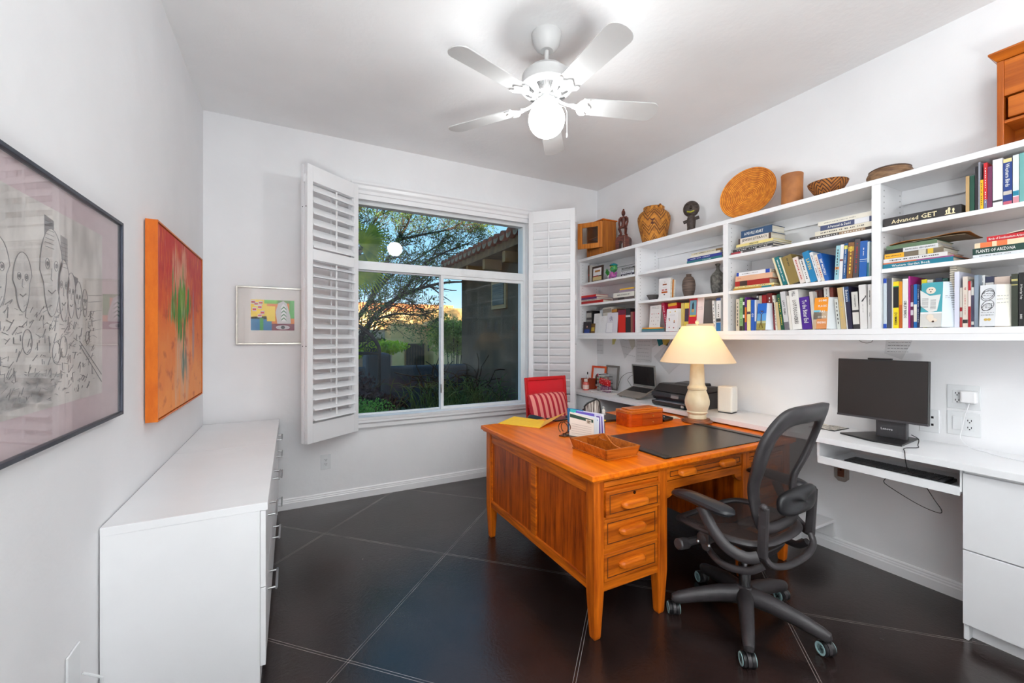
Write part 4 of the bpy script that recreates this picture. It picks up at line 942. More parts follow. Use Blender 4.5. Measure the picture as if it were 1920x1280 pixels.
# cards, bay C bottom
t, w_, h = card(c4(385), c4(497), 569, 614, 2.838, zC3, 6, 'blue-sky postcard of a figure with raised arms, standing open on middle bay bottom shelf', (92, 160, 222), right=c4(600))
patch(t, 0, h * .62, w_, h, (24, 104, 200)); patch(t, 0, 0, w_, h * .25, (150, 140, 70)); patch(t, 0, h * .25, w_, h * .34, (190, 196, 150))
g = G(); cx = w_ * .5
for a, b, r_ in (((cx, .10), (cx, .055), .007), ((cx, .055), (cx - .012, .012), .004), ((cx, .055), (cx + .012, .012), .004), ((cx, .098), (cx - .016, .115), .003), ((cx, .098), (cx + .016, .115), .003), ((cx - .016, .115), (cx - .006, .128), .003), ((cx + .016, .115), (cx + .006, .128), .003)):
    g.tube([(a[0], -.0012, a[1] * h / .17), (b[0], -.0012, b[1] * h / .17)], r_, 6, flat=(1, .12))
g.ball((cx, -.0012, .118 * h / .17), .006, 8, 6, (1, .12, 1)); g.out('figure_print', plain((92, 62, 44)), t, local=True)
t, w_, h = card(c4(1085), c4(1255), 558, 613, 2.838, zC3, 7, 'orange card with white words and street photo, standing open by the purple book', (240, 150, 30), right=c4(1385), c1b=(206, 210, 212))
patch(t, .0, 0, w_, h * .55, (196, 170, 140)); patch(t, .0, h * .3, w_ * .6, h * .56, (130, 134, 136)); patch(t, w_ * .25, 0, w_, h * .32, (214, 140, 84), y=-.0010); patch(t, 0, h * .54, w_ * .5, h * .60, (110, 180, 200), y=-.0010)
for i, s in enumerate(['SOME', 'PLACES', 'ARE', 'WORTH', 'FINDING']):
    zz = h * (.9 - .175 * i); text(s, .013, INKW, t, basis((w_ * .62, -.0018, zz), (1, 0, 0), (0, 0, 1)), w_ * .6)

# ---- bay D (right-hand bay)
zD1, zD2, zD3 = 1.9675, 1.7425, 1.4205
def d6(x): return 1640 + x / 6.857
t = thing('course_box', 'long black box with cream lettering and chess pieces, right-hand bay top shelf', 'box', (2.848, min(1.081, atX(d6(80), 500, 2.848).y), zD1)); t.rotation_euler = (0, 0, rad(-90))
LB = atX(d6(80), 500, 2.848).y - atX(d6(1078), 500, 2.848).y
G().box(0, 0, 0, LB, .21, .046).out('box_body', mat('black_card_box', (46, 43, 44), .5), t, local=True, bev=.002)
CRM = plain((236, 222, 180), .5)
text('Advanced', .021, CRM, t, basis((LB * .30, -.0008, .0215), (1, 0, 0), (0, 0, 1)), LB * .36); text('GET', .024, CRM, t, basis((LB * .615, -.0008, .0225), (1, 0, 0), (0, 0, 1)), LB * .2)
for px_, s in ((LB * .86, 1.0), (LB * .91, .8), (LB * .83, .72)):
    g = G(); g.T = Matrix.Translation((px_, -.0006, .007)) @ Matrix.Rotation(rad(90), 4, 'X') @ Matrix.Scale(s, 4)
    g.prism([(-.009, 0), (.009, 0), (.007, .004), (.003, .007), (.0035, .020), (.006, .022), (.004, .026), (.004, .032), (-.004, .032), (-.004, .026), (-.006, .022), (-.0035, .020), (-.003, .007), (-.007, .004)], .0004); g.out('chess_piece_print', CRM, t, local=True)
g3 = 'books standing on the right-hand bay top shelf'
for u0, u1, vt, col, lb, kw in [
 (1810.6, 1818, 330, (186, 152, 104), 'tan upright book touching the black box, right-hand bay top shelf', {}),
 (1818.6, 1827.5, 329, (26, 74, 58), 'dark green upright book, right-hand bay top shelf', {}),
 (1828, 1834, 312, (32, 28, 34), 'black slim upright book between the green and grey ones', {}),
 (1834.4, 1837, 304, (150, 152, 164), 'thin grey upright book left of the yellow one', {}),
 (1837.4, 1844, 337, (232, 182, 20), 'short yellow upright book, right-hand bay top shelf', dict(title='FIELD GUIDE', ink='b')),
 (1844.4, 1851.6, 305, (206, 38, 46), 'red upright book with white lettering and grey foot, right-hand bay top shelf', dict(title='Southwest Birds', ink='w', bands=((.8, 1, (120, 120, 150)),))),
 (1852, 1860.5, 312, (112, 46, 84), 'plum upright book right of the red one', {}),
 (1861.4, 1880.4, 298, (232, 232, 236), 'thick white upright book with small bird mark, right-hand bay top shelf', dict(bands=((.86, .9, (60, 60, 60)),))),
 (1881, 1898, 297, (34, 62, 132), 'blue upright book with large white title, right-hand bay top shelf', dict(title=[('Western Birds', .36, .5, .5)], ink='w', bands=((.0, .08, (226, 212, 150)), (.7, .78, (200, 190, 180)), (.92, 1, (190, 90, 110))))),
 (1899, 1911, 290, (222, 230, 234), 'white upright book with teal strip near foot, right-hand bay top shelf', dict(bands=((.74, .84, (24, 128, 156)), (.86, 1, (210, 140, 150))))),
 (1911.6, 1924, 286, (110, 170, 168), 'pale teal upright book cut by the right edge, top shelf', {}),
 (1924.6, 1940, 292, (210, 204, 190), 'cream upright book at the frame edge, right-hand bay top shelf', {}),
]:
    upright(u0, u1, vt, zD1, col, lb, 0, grp=g3, **kw)
z = stack(zD2, [
 (d6(105), d6(1010), .024, (20, 116, 140), 'teal flat book with large white title, bottom of left stack, right-hand bay', dict(title=[('Western Garden Book', .42, .66, .5)], ink='w', d=.2)),
 (d6(108), d6(1020), .007, (206, 110, 70), 'thin orange and plum magazine on the teal garden book', dict(bands=((.5, 1, (150, 80, 130)),), d=.2)),
 (d6(112), d6(935), .021, (222, 220, 220), 'white flat book on the orange magazine, right-hand bay centre shelf', dict(title='COLORS OF ITALY COOKBOOK', ink='b', d=.21)),
 (d6(128), d6(885), .026, (120, 108, 90), 'flat book with yellow and photo spine, right-hand bay centre shelf', dict(bands=((.0, .35, (232, 172, 40)), (.60, .72, (206, 200, 186)), (.75, .84, (222, 184, 60))), title=[('EARTHWORKS', .17, .28, .4)], ink='b', d=.2)),
 (d6(132), d6(815), .022, (218, 218, 220), 'white flat book with black end, right-hand bay centre shelf', dict(bands=((0, .36, (34, 34, 36)),), title=[('NATIONAL GEOGRAPHIC', .68, .55, .35)], ink='b', d=.2)),
 (d6(150), d6(800), .020, (96, 120, 92), 'sage green flat book under the brown folder', dict(d=.21)),
], 'books stacked at left on the right-hand bay centre shelf')
fo = thing('paper_folder', 'worn brown paper folder topmost of left stack, right-hand bay', 'folder', (2.85, atX(d6(190), 500, 2.85).y, z)); fo.rotation_euler = (0, 0, rad(-88))
g = G(); fl = .30
g.grid(lambda u, v: (u * fl, v * .2, .004 + .014 * math.sin(u * 2.4) * (1 - .4 * v) + .004 * math.sin(9 * u + 3 * v)), 14, 6); g.out('folder_cover', mat('brown_paper', (150, 96, 44), .8), fo, local=True, solid=.003)
g = G(); g.grid(lambda u, v: (.03 + u * fl * .85, .004 + v * .19, .001 + .008 * math.sin(u * 2.4)), 12, 4); g.out('loose_sheets', mat('aged_sheets', (120, 104, 84), .8), fo, local=True, solid=.003)
z = stack(zD2, [
 (d6(1262), d6(2100), .016, (214, 218, 222), 'white flat book at bottom of right stack, right-hand bay centre shelf', dict(title=[('TRAILSIDE BIRDING GUIDE', .36, .5, .4)], ink='b', d=.2)),
 (d6(1258), d6(2100), .030, (30, 64, 56), 'dark green flat book with white capitals, right-hand bay centre shelf', dict(title=[('PLANTS OF ARIZONA', .37, .62, .5)], ink='w', d=.19)),
 (d6(1285), d6(2080), .024, (234, 214, 180), 'cream flat book with orange lettering, right-hand bay centre shelf', dict(bands=((.1, .3, (226, 120, 70)), (.38, .55, (226, 120, 70))), d=.19)),
 (d6(1440), d6(2100), .024, (196, 28, 38), 'red flat book with white lettering topmost of right stack', dict(title=[('Birds of Southeastern Arizona', .42, .75, .45)], ink='w', d=.17)),
], 'books stacked at right on the right-hand bay centre shelf')
tag(G().grid(lambda u, v: (2.85 + v * .19, atX(d6(1700), 500, 2.85).y - u * .25, z + .002 + .010 * u * (1 - u) * 4), 8, 4).out('loose_papers', mat('cream_sheets', (232, 224, 206), .8), solid=.003), 'curling cream papers lying on the red book, right-hand bay', 'papers')
def e5(x): return 1640 + x / 6.857
def ey(y): return 480 + y / 6.857
g4 = 'books standing on the right-hand bay bottom shelf'
for x0, x1, yt, col, lb, kw in [
 (112, 158, 250, (196, 206, 214), 'white binder with blue ends at left end of right-hand bay bottom shelf', dict(bands=((0, .09, (24, 70, 170)), (.91, 1, (24, 70, 170))))),
 (162, 218, 232, (66, 70, 84), 'slate grey upright book beside the blue-ended binder', {}),
 (220, 236, 226, (206, 202, 190), 'thin cream upright book left of the yellow and black one', {}),
 (238, 312, 326, (238, 214, 26), 'yellow and black upright guidebook, right-hand bay bottom shelf', dict(bands=((.12, .56, (24, 24, 26)), (.10, .12, (30, 140, 80))), title=[('DUMMIES', .8, .34, .5)], ink='b')),
 (314, 356, 326, (216, 140, 26), 'orange upright book beside the yellow and black guidebook', dict(bands=((.5, 1, (180, 90, 30)),))),
 (358, 432, 290, (230, 228, 224), 'white upright bird book with black title, right-hand bay bottom shelf', dict(title=[('SIBLEY BIRDS', .62, .62, .5)], ink='b')),
 (434, 460, 196, (170, 40, 130), 'tall magenta upright book right of the white bird book', {}),
 (462, 500, 372, (84, 30, 66), 'short plum upright book beside the tall magenta one', dict(bands=((.4, .5, (200, 190, 200)), (.58, .7, (200, 190, 200))))),
 (502, 546, 362, (28, 104, 176), 'blue upright book with white lower band left of the dog card', dict(bands=((.46, .86, (220, 218, 206)),))),
 (548, 576, 368, (38, 52, 92), 'navy upright book with white lettering beside the dog card', dict(title='BIRDS AND FLOWERS', ink='w')),
 (602, 672, 300, (238, 222, 40), 'yellow book top showing above the dog card', dict(X=2.9)),
 (676, 752, 302, (226, 224, 214), 'cream book top showing above the dog card', dict(X=2.9)),
 (782, 872, 280, (52, 62, 84), 'dark blue book behind the open dog card', dict(X=2.9)),
 (874, 946, 284, (34, 78, 74), 'dark green book behind the open dog card', dict(X=2.9)),
 (1026, 1092, 200, (214, 216, 232), 'tall pale lavender upright book right of the spiral notebook', {}),
 (1094, 1130, 404, (196, 190, 182), 'short grey and red upright book right of the tall lavender one', dict(bands=((.5, .6, (150, 30, 40)), (.75, 1, (170, 60, 60))))),
 (1132, 1200, 262, (214, 202, 190), 'beige upright book with pink lettering, right-hand bay bottom shelf', dict(title=[('High', .24, .14, .4), ('Desert Diary', .56, .4, .3)], ink='r', bands=((.85, .92, (50, 46, 46)),))),
 (1202, 1240, 322, (224, 210, 206), 'white and red upright book right of the beige one', dict(bands=((.55, 1, (160, 26, 40)), (0, .2, (190, 40, 50))))),
 (1242, 1280, 400, (66, 62, 84), 'short slate upright book with pale top right of the red and white one', dict(bands=((0, .2, (206, 206, 200)), (.86, .94, (206, 206, 200))))),
 (1282, 1338, 242, (136, 150, 166), 'grey-blue upright book left of the scribbled white card', {}),
 (1366, 1420, 246, (228, 228, 228), 'white book rising behind the scribbled white card', dict(X=2.9, title=[('GAR GUIDE', .15, .2, .3)], ink='b')),
 (1424, 1535, 262, (58, 62, 86), 'slate book with white label behind the scribbled white card', dict(X=2.9, bands=((.12, .3, (228, 226, 222)),))),
 (1540, 1745, 262, (226, 204, 190), 'wide pale pink book behind the open cream card', dict(X=2.91)),
 (1757, 1845, 226, (54, 60, 50), 'dark green upright book with gold bands near the right edge', dict(bands=((.1, .14, (180, 170, 110)), (.2, .22, (180, 170, 110))))),
 (1850, 1922, 210, (30, 30, 32), 'black upright book with white vertical title at the right edge', dict(title=[('50 Years Ago Today', .36, .55, .5), ('BARD', .82, .16, .4)], ink='w')),
 (1926, 1990, 222, (120, 50, 44), 'brown upright book at the very right edge of bottom shelf', {}),
]:
    upright(e5(x0), e5(x1), ey(yt), zD3, col, lb, 0, grp=g4, **kw)
# wide white book behind + spiral notebook
t = upright(e5(470), e5(484), ey(200), zD3, (222, 222, 224), 'tall white hardcover standing behind the plum and blue books', 0, X=2.93, d=.15, grp=g4)
nb = thing('spiral_notebook', 'tall cream spiral-bound notebook behind the dog card', 'notebook', (2.87, atX(e5(955), 500, 2.87).y, zD3)); nb.rotation_euler = (0, 0, rad(-90))
hn = atX(e5(985), ey(135), 2.87).z - zD3
G().box(.002, .004, 0, .026, .19, hn).out('sheets', mat('cream_sheets', (232, 224, 206)), nb, local=True)
g = G()
for i in range(26): g.tube([(.014 + .013 * math.cos(q), .003 + .008 * math.sin(q), .01 + i * (hn - .02) / 25) for q in [k * math.pi / 4 for k in range(8)]], .0011, 5, closed=True)
g.out('spiral_wire', BLACKP, nb, local=True)
# dog card
t, w_, h = card(e5(580), e5(856), ey(340), 608, 2.836, zD3, 6, 'teal card of a small dog reading a newspaper, standing open, right-hand bay', (70, 160, 172), right=e5(1080))
patch(t, 0, 0, w_, h * .32, (206, 204, 200)); patch(t, 0, h * .3, w_, h * .335, (232, 232, 232), y=-.001)
# newspaper and dog
patch(t, 0, 0, 0, 0, (222, 222, 220), 'newspaper_print', -.0016, [(-.004, h * .84), (w_ * .42, h * .70), (w_ * .92, h * .72), (w_ * .78, h * .36), (w_ * .42, h * .33), (.0, h * .48)])
g = G()
for i in range(8):
    for s in (0, 1): g.box(w_ * (.06 + .40 * s), -.0022, h * (.44 + .028 * i) - s * h * .04, w_ * (.36 + .36 * s), -.0018, h * (.452 + .028 * i) - s * h * .04)
g.out('newsprint', plain((150, 150, 150)), t, local=True)
g = G(); g.ball((w_ * .46, -.0012, h * .82), .018, 14, 10, (1, .08, 1)); g.out('dog_head_print', plain((226, 212, 196)), t, local=True); g = G(); g.ball((w_ * .46, -.0012, h * .22), .016, 12, 8, (.9, .08, 1)); g.ball((w_ * .6, -.0014, h * .15), .013, 10, 8, (1.3, .08, .8)); g.out('dog_print', plain((226, 212, 196)), t, local=True)
g = G(); g.ball((w_ * .40, -.0028, h * .84), .0028, 8, 6, (1, .2, 1)); g.ball((w_ * .52, -.0028, h * .84), .0028, 8, 6, (1, .2, 1)); g.ball((w_ * .46, -.0028, h * .79), .0032, 8, 6, (1, .2, 1)); g.ball((w_ * .62, -.0030, h * .12), .005, 8, 6, (1, .2, 1)); g.out('dog_markings', plain((70, 46, 36)), t, local=True)
squiggles(t, w_ * 1.12, h * .62, w_ * 1.62, h * .70, 2, y=.0015, th=.0009)
# scribble card
t, w_, h = card(e5(1342), e5(1550), ey(372), 606, 2.836, zD3, 5, 'white card of black looping script and tiny gold flowers, standing open at right', (216, 218, 222), right=e5(1838), c1b=(240, 236, 224))
g = G()
for (cx, cz, a, b) in ((.5, .78, .38, .12), (.5, .74, .42, .12), (.5, .50, .38, .12), (.45, .46, .3, .08)):
    g.tube([(w_ * (cx + a * math.cos(q)), -.001, h * (cz + b * math.sin(q) + .03 * math.cos(q))) for q in [k * 2 * math.pi / 28 for k in range(28)]], .0009, 4, closed=True)
g.out('loop_print', INKB, t, local=True)
squiggles(t, w_ * .22, h * .72, w_ * .8, h * .86, 3, th=.001); squiggles(t, w_ * .22, h * .42, w_ * .8, h * .56, 3, th=.001); squiggles(t, w_ * .1, h * .24, w_ * .9, h * .36, 2, th=.001)
g = G()
for a in (.4, .62): g.ball((w_ * a, -.001, h * .16), .006, 8, 6, (1, .1, 1))
g.out('flower_print', plain((212, 176, 84)), t, local=True)
squiggles(t, w_ * 1.06, h * .52, w_ * 1.8, h * .76, 3, y=.0015, th=.0012, col=(150, 150, 156))

# ---- bay B (vase bay)
zB1, zB2, zB3 = 1.9685, 1.7085, 1.4205
def b2(x): return 1180 + x / 6.4
def by(y): return 440 + y / 6.4
stack(zB1, [
 (b2(690), b2(1108), .020, (44, 108, 118), 'teal flat book at bottom of the stack, vase bay top shelf', dict(title=[('ARIZONA', .6, .25, .35)], ink='w', d=.2)),
 (b2(695), b2(1108), .022, (44, 52, 136), 'blue flat book with white lettering, vase bay top shelf', dict(title=[('Trudy Blue Atelier', .4, .6, .5)], ink='w', d=.2)),
 (b2(728), b2(1090), .017, (222, 216, 204), 'cream flat book on the blue one, vase bay top shelf', dict(d=.2)),
 (b2(745), b2(1108), .017, (206, 196, 170), 'tan flat book topmost, vase bay top shelf', dict(title='New Mexico Furniture', ink='b', bands=((.82, 1, (120, 90, 50)),), d=.2)),
], 'books stacked on the vase bay top shelf')
def vase(name, label, cat, u, X, zb, prof, m, shoulder=None):
    P = atX(u, 500, X); o = G().lathe(prof, 36, (P.x, P.y, zb)).out(name, m, smooth=True); tag(o, label, cat); return o
ribbed = mat('ribbed_brown_clay', (112, 94, 84), .65, 0, (72, 58, 52), (8, 8, 130), 2, .2, 60)
vase('ribbed_vase', 'brown ribbed clay vase on the vase bay centre shelf', 'vase', b2(713), 2.93, zB2 + .0, [(.030, 0), (.038, .01), (.050, .06), (.053, .10), (.048, .135), (.036, .16), (.022, .172), (.020, .178), (.021, .190), (.017, .190), (.015, .176)], ribbed)
greyv = mat('carved_grey_clay', (112, 110, 104), .7, 0, (60, 58, 56), (50, 50, 50), 4, .5, 70)
vase('carved_vase', 'grey-green carved clay vase with narrow neck, vase bay centre shelf', 'vase', b2(1062), 2.93, zB2 + .0, [(.034, 0), (.042, .008), (.050, .05), (.053, .10), (.052, .135), (.040, .158), (.022, .175), (.013, .192), (.011, .215), (.020, .228), (.019, .232), (.008, .215)], greyv)
dk_ = mat('dark_clay', (92, 88, 88), .7, 0, (70, 66, 66), (20, 20, 20), 3, .3, 80)
vase('clay_bowl', 'small dark clay bowl left of the white book, vase bay', 'bowl', b2(285), 2.92, zB2, [(.028, 0), (.032, .004), (.055, .045), (.058, .050), (.054, .050), (.03, .012), (.001, .010)], dk_)
# standing books facing out
t, w_, h = card(b2(350), b2(488), by(521), 557, 2.852, zB2, 3, 'white book standing cover-out with orange bars, vase bay centre shelf', (232, 230, 230), name='book', cat='book')
G().box(0, .0013, 0.001, w_, .022, h - .002).out('pages', PAGE, t, local=True)
patch(t, w_ * .33, h * .66, w_ * .68, h * .72, (150, 76, 30)); patch(t, w_ * .25, h * .27, w_ * .76, h * .35, (190, 90, 20))
text('MUM', .018, INKR, t, basis((w_ * .5, -.0008, h * .42), (1, 0, 0), (0, 0, 1)), w_ * .5); squiggles(t, w_ * .3, h * .5, w_ * .7, h * .6, 1, col=(150, 150, 150)); patch(t, w_ * .45, h * .17, w_ * .55, h * .22, (60, 50, 50)); patch(t, w_ * .47, h * .80, w_ * .53, h * .83, (110, 90, 70))
t, w_, h = card(b2(486), b2(526), by(536), 557, 2.885, zB2, 3, 'orange book standing behind the white cover-out book, vase bay', (214, 132, 40), name='book', cat='book')
G().box(0, .0013, 0.001, w_, .02, h - .002).out('pages', PAGE, t, local=True)
# bottom shelf
zs = stack(zB3, [
 (b2(148), b2(420), .018, (96, 118, 132), 'grey-blue flat book at bottom left of vase bay bottom shelf', dict(d=.2)),
 (b2(150), b2(415), .012, (28, 120, 120), 'teal flat book with orange end, vase bay bottom shelf', dict(d=.19)),
 (b2(155), b2(400), .011, (232, 150, 30), 'thin orange flat book topmost under the white patterned card', dict(d=.18)),
], 'books stacked flat at left of the vase bay bottom shelf', X=2.855)
t, w_, h = card(b2(236), b2(366), by(846), by(1075), 2.87, zs, 5, 'white card with rows of small drawings, standing on the orange book', (226, 222, 220))
squiggles(t, w_ * .15, h * .84, w_ * .85, h * .94, 2, th=.0012)
g = G()
for i in range(4):
    for j in range(4):
        if (i + j) % 3: g.cbox((w_ * (.2 + .2 * j), -.0008, h * (.14 + .16 * i)), (.004, .0005, .007 + .004 * ((i * j) % 2)))
g.out('drawing_print', plain((120, 70, 66)), t, local=True)
g = G()
for j in (.2, .8): g.ball((w_ * j, -.0008, h * .62), .005, 8, 6, (1, .1, 1))
g.out('heart_print', INKR, t, local=True)
t = upright(b2(440), b2(478), by(815), zB3, (180, 24, 66), 'crimson leaning book with white lettering, vase bay bottom shelf', 12, title='MESA GOODNESS', ink='w', X=2.88, grp=None)
t = upright(b2(482), b2(590), by(822), zB3, (206, 30, 40), 'red and yellow thick book behind the small icon card', 4, X=2.89, bands=((.0, .10, (236, 180, 40)), (.24, .34, (238, 120, 30))))
t, w_, h = card(b2(436), b2(570), by(890), by(1145), 2.838, zB3, 5, 'white card with tiny food icons standing open, vase bay bottom shelf', (238, 238, 240), right=b2(622), c1b=(206, 208, 212))
for (a, b, c_) in ((.3, .86, (232, 190, 60)), (.75, .88, (190, 160, 60)), (.28, .5, (230, 140, 70)), (.72, .46, (212, 150, 60)), (.3, .18, (190, 30, 50)), (.7, .16, (150, 60, 60)), (.25, .56, (60, 40, 70)), (.72, .4, (120, 40, 40))):
    patch(t, w_ * a - .005, h * b - .005, w_ * a + .005, h * b + .005, c_)
squiggles(t, w_ * .3, h * .68, w_ * .75, h * .76, 2, th=.0006, col=(120, 120, 124))
t = upright(b2(622), b2(652), by(820), zB3, (212, 190, 110), 'tan yellow spine book left of the red picture card, vase bay', 0, X=2.87, d=.15)
t, w_, h = card(b2(652), b2(712), by(815), by(1040), 2.868, zB3, 3, 'yellow book cover with dark figures standing behind the flat stack, vase bay', (226, 200, 80), name='book', cat='book')
patch(t, w_ * .1, h * .35, w_ * .9, h * .8, (70, 50, 70)); G().box(0, .0013, 0.001, w_, .02, h - .002).out('pages', PAGE, t, local=True)
zq = stack(zB3, [
 (b2(590), b2(1000), .018, (212, 212, 214), 'white flat book with black lettering behind the lamp shade, vase bay', dict(title=[('EKG', .1, .14, .6)], ink='b', d=.2)),
 (b2(600), b2(980), .014, (46, 46, 50), 'dark flat book in the stack behind the lamp shade', dict(d=.2)),
 (b2(640), b2(1005), .012, (228, 224, 216), 'white flat book in the stack behind the lamp shade', dict(d=.2)),
 (b2(685), b2(1010), .016, (226, 206, 178), 'cream flat book topmost of the stack behind the lamp shade', dict(d=.2)),
], 'books stacked flat behind the lamp shade', X=2.845)
t, w_, h = card(b2(708), b2(804), by(755), by(1010), 2.862, zq, 4, 'red card with light blue arched window picture, standing open, vase bay', (206, 26, 50), right=b2(886), c1b=(226, 208, 206))
patch(t, w_ * .1, h * .33, w_ * .93, h * .9, (110, 160, 178)); patch(t, 0, 0, 0, 0, (46, 50, 66), 'arch_print', -.0014, [(w_ * .38, h * .55), (w_ * .62, h * .55), (w_ * .62, h * .74), (w_ * .5, h * .85), (w_ * .38, h * .74)]); patch(t, w_ * .35, h * .44, w_ * .66, h * .56, (200, 160, 100), y=-.0014); patch(t, w_ * .1, h * .27, w_ * .9, h * .33, (232, 190, 50), y=-.0012)
squiggles(t, w_ * 1.1, h * .5, w_ * 1.7, h * .65, 2, y=.001, th=.0007)
upright(b2(1014), b2(1040), by(790), zB3, (226, 226, 226), 'thin white leaning book left of the white and blue one, vase bay', 4, title='JOURNAL', ink='b')
upright(b2(1043), b2(1098), by(757), zB3, (222, 224, 226), 'white upright book with blue and red foot at right end of vase bay', 0, title=[('BIG SKY', .4, .4, .5)], ink='b', bands=((.0, .08, (50, 70, 120)), (.62, .72, (60, 64, 70)), (.74, 1, (40, 110, 170))))

# ---- bay A (corner bay)
zA1, zA2, zA3 = 1.9655, 1.7385, 1.4205
def a1(x): return 1060 + x / 7.11
def ay(y): return 460 + y / 7.11
upright(a1(302), a1(322), ay(268), zA1, (90, 62, 50), 'brown upright book at left of the corner bay top shelf', 0, bands=((.5, .62, (150, 60, 50)),))
upright(a1(324), a1(346), ay(268), zA1, (190, 184, 176), 'grey upright book beside the brown one, corner bay top shelf', 0)
t, w_, h = card(a1(352), a1(492), ay(272), ay(470), 2.853, zA1, 3, 'dark framed picture of a white label standing on corner bay top shelf', (62, 42, 34), name='framed_picture', cat='picture')
G().box(0, .0013, 0, w_, .015, h).out('frame_back', plain((50, 36, 30)), t, local=True); patch(t, w_ * .12, h * .36, w_ * .88, h * .86, (226, 224, 226)); patch(t, w_ * .28, h * .6, w_ * .78, h * .72, (178, 120, 50), y=-.0012); patch(t, w_ * .1, h * .06, w_ * .92, h * .3, (206, 184, 130)); patch(t, w_ * .14, h * .3, w_ * .6, h * .38, (150, 40, 46), y=-.0012)
# ceramic bird ornament with leaf and flowers
P = atX(a1(645), 500, 2.86); t = thing('ceramic_ornament', 'glazed green parrot ornament with purple flowers, corner bay top shelf', 'ornament', (P.x, P.y, zA1))
GG = mat('green_glaze', (90, 160, 60), .2, 0, (30, 120, 90), (30, 30, 30), coat=.5)
g = G(); g.ball((P.x, P.y, zA1 + .10), .042, 20, 14, (.8, 1, 1.05)); g.ball((P.x - .004, P.y - .03, zA1 + .085), .016, 12, 8, (1, 1.6, .8)); g.out('parrot_body', GG, t, smooth=True)
g = G(); g.T = Matrix.Translation((P.x, P.y, zA1 + .125)); g.lathe([(.044, 0), (.04, .008), (.026, .018), (.001, .026)], 18); g.out('cap', mat('teal_glaze', (24, 120, 130), .2), t, smooth=True)
g = G()
for (dy, dz, r_) in ((.03, .03, .02), (0, .025, .024), (-.03, .02, .018), (.012, .05, .018), (-.045, .045, .014), (.045, .012, .014)): g.ball((P.x - .01, P.y + dy, zA1 + dz), r_, 12, 8)
g.out('flowers', mat('purple_glaze', (140, 84, 160), .3, 0, (200, 90, 150), (40, 40, 40)), t, smooth=True)
g = G(); g.T = Matrix.Translation((P.x, P.y + .075, zA1 + .02)); g.add([(0, 0, 0), (0, .05, .05), (0, .03, .09), (0, -.01, .05), (.006, .01, .045)], [(0, 1, 4), (1, 2, 4), (2, 3, 4), (3, 0, 4)]); g.out('leaf', mat('leaf_glaze', (40, 120, 40), .3), t, solid=.003)
g = G(); g.ball((P.x, P.y + .06, zA1 + .022), .022, 12, 8, (1, 1.2, .95)); g.out('white_petal', plain((226, 226, 222), .3), t, smooth=True)
g = G(); g.ball((P.x - .031, P.y - .012, zA1 + .112), .005, 8, 6).ball((P.x - .031, P.y + .012, zA1 + .112), .005, 8, 6); g.out('eyes', plain((230, 190, 40), .3), t)
stack(zA1, [
 (a1(742), a1(916), .026, (52, 44, 66), 'dark plum flat book at bottom right of corner bay top shelf', dict(title='GALLERY', ink='w', d=.2)),
 (a1(742), a1(916), .022, (206, 206, 212), 'white flat book in the corner bay top shelf stack', dict(d=.2, title='DESIGN', ink='b')),
 (a1(745), a1(916), .022, (150, 150, 152), 'grey flat book in the corner bay top shelf stack', dict(d=.2)),
 (a1(750), a1(916), .014, (36, 36, 38), 'black flat book with white lettering topmost, corner bay top shelf', dict(title='MODERN DESIGN MUSEUM', ink='w', d=.2)),
], 'books stacked on the corner bay top shelf', X=2.87)
stack(zA2, [
 (a1(166), a1(502), .028, (178, 20, 24), 'thick red flat hardcover at bottom left of corner bay centre shelf', dict(d=.19)),
 (a1(172), a1(422), .018, (206, 200, 190), 'cream flat book between red and purple ones, corner bay', dict(d=.22, title='SANTA FE STYLE', ink='b')),
 (a1(180), a1(416), .022, (92, 40, 110), 'purple flat book in the corner bay centre shelf', dict(d=.22, title=[('PASSION PLAY', .5, .6, .5)], ink='r')),
 (a1(188), a1(406), .024, (214, 30, 30), 'bright red flat book topmost at left, corner bay centre shelf', dict(d=.17)),
], 'books stacked at left on the corner bay centre shelf')
stack(zA2, [
 (a1(636), a1(916), .026, (98, 84, 82), 'grey-brown flat book under the white boxed one, corner bay', dict(d=.2, bands=((.25, .55, (60, 50, 50)),))),
 (a1(640), a1(916), .046, (228, 224, 214), 'thick white boxed art book, corner bay centre shelf', dict(d=.2, title=[('AMERICAN INDIAN ART', .5, .72, .26)], ink='b')),
 (a1(718), a1(916), .024, (148, 130, 148), 'mauve flat book on the white boxed one, corner bay', dict(d=.17)),
 (a1(724), a1(916), .012, (240, 186, 20), 'thin yellow flat book topmost at right, corner bay centre shelf', dict(d=.17)),
], 'books stacked at right on the corner bay centre shelf')
t, w_, h = card(a1(235), a1(338), ay(1018), 623, 2.838, zA3, 4, 'small dark photo of a person in blue, corner bay bottom shelf', (52, 46, 50), name='photo_print', cat='photo')
g = G(); g.ball((w_ * .5, -.001, h * .56), .010, 10, 8, (.9, .06, 1.1)); g.out('face_print', plain((206, 160, 140)), t, local=True); patch(t, w_ * .15, 0, w_ * .85, h * .34, (30, 60, 140)); g = G(); g.ball((w_ * .5, -.0006, h * .68), .012, 10, 8, (1, .05, .7)); g.out('hair_print', plain((34, 26, 24)), t, local=True)
upright(a1(282), a1(350), ay(872), zA3, (60, 56, 54), 'black and white patterned upright book behind the small photo', 0, X=2.89, bands=((.1, .3, (170, 166, 160)), (.4, .5, (150, 146, 140))))
upright(a1(352), a1(362), ay(876), zA3, (30, 30, 32), 'thin black upright book behind the white cards, corner bay', 0, X=2.89)
t, w_, h = card(a1(336), a1(392), ay(1040), 623, 2.848, zA3, 5, 'brown and gold small card beside the dark photo', (110, 80, 36)); patch(t, w_ * .15, h * .2, w_ * .85, h * .6, (190, 160, 60))
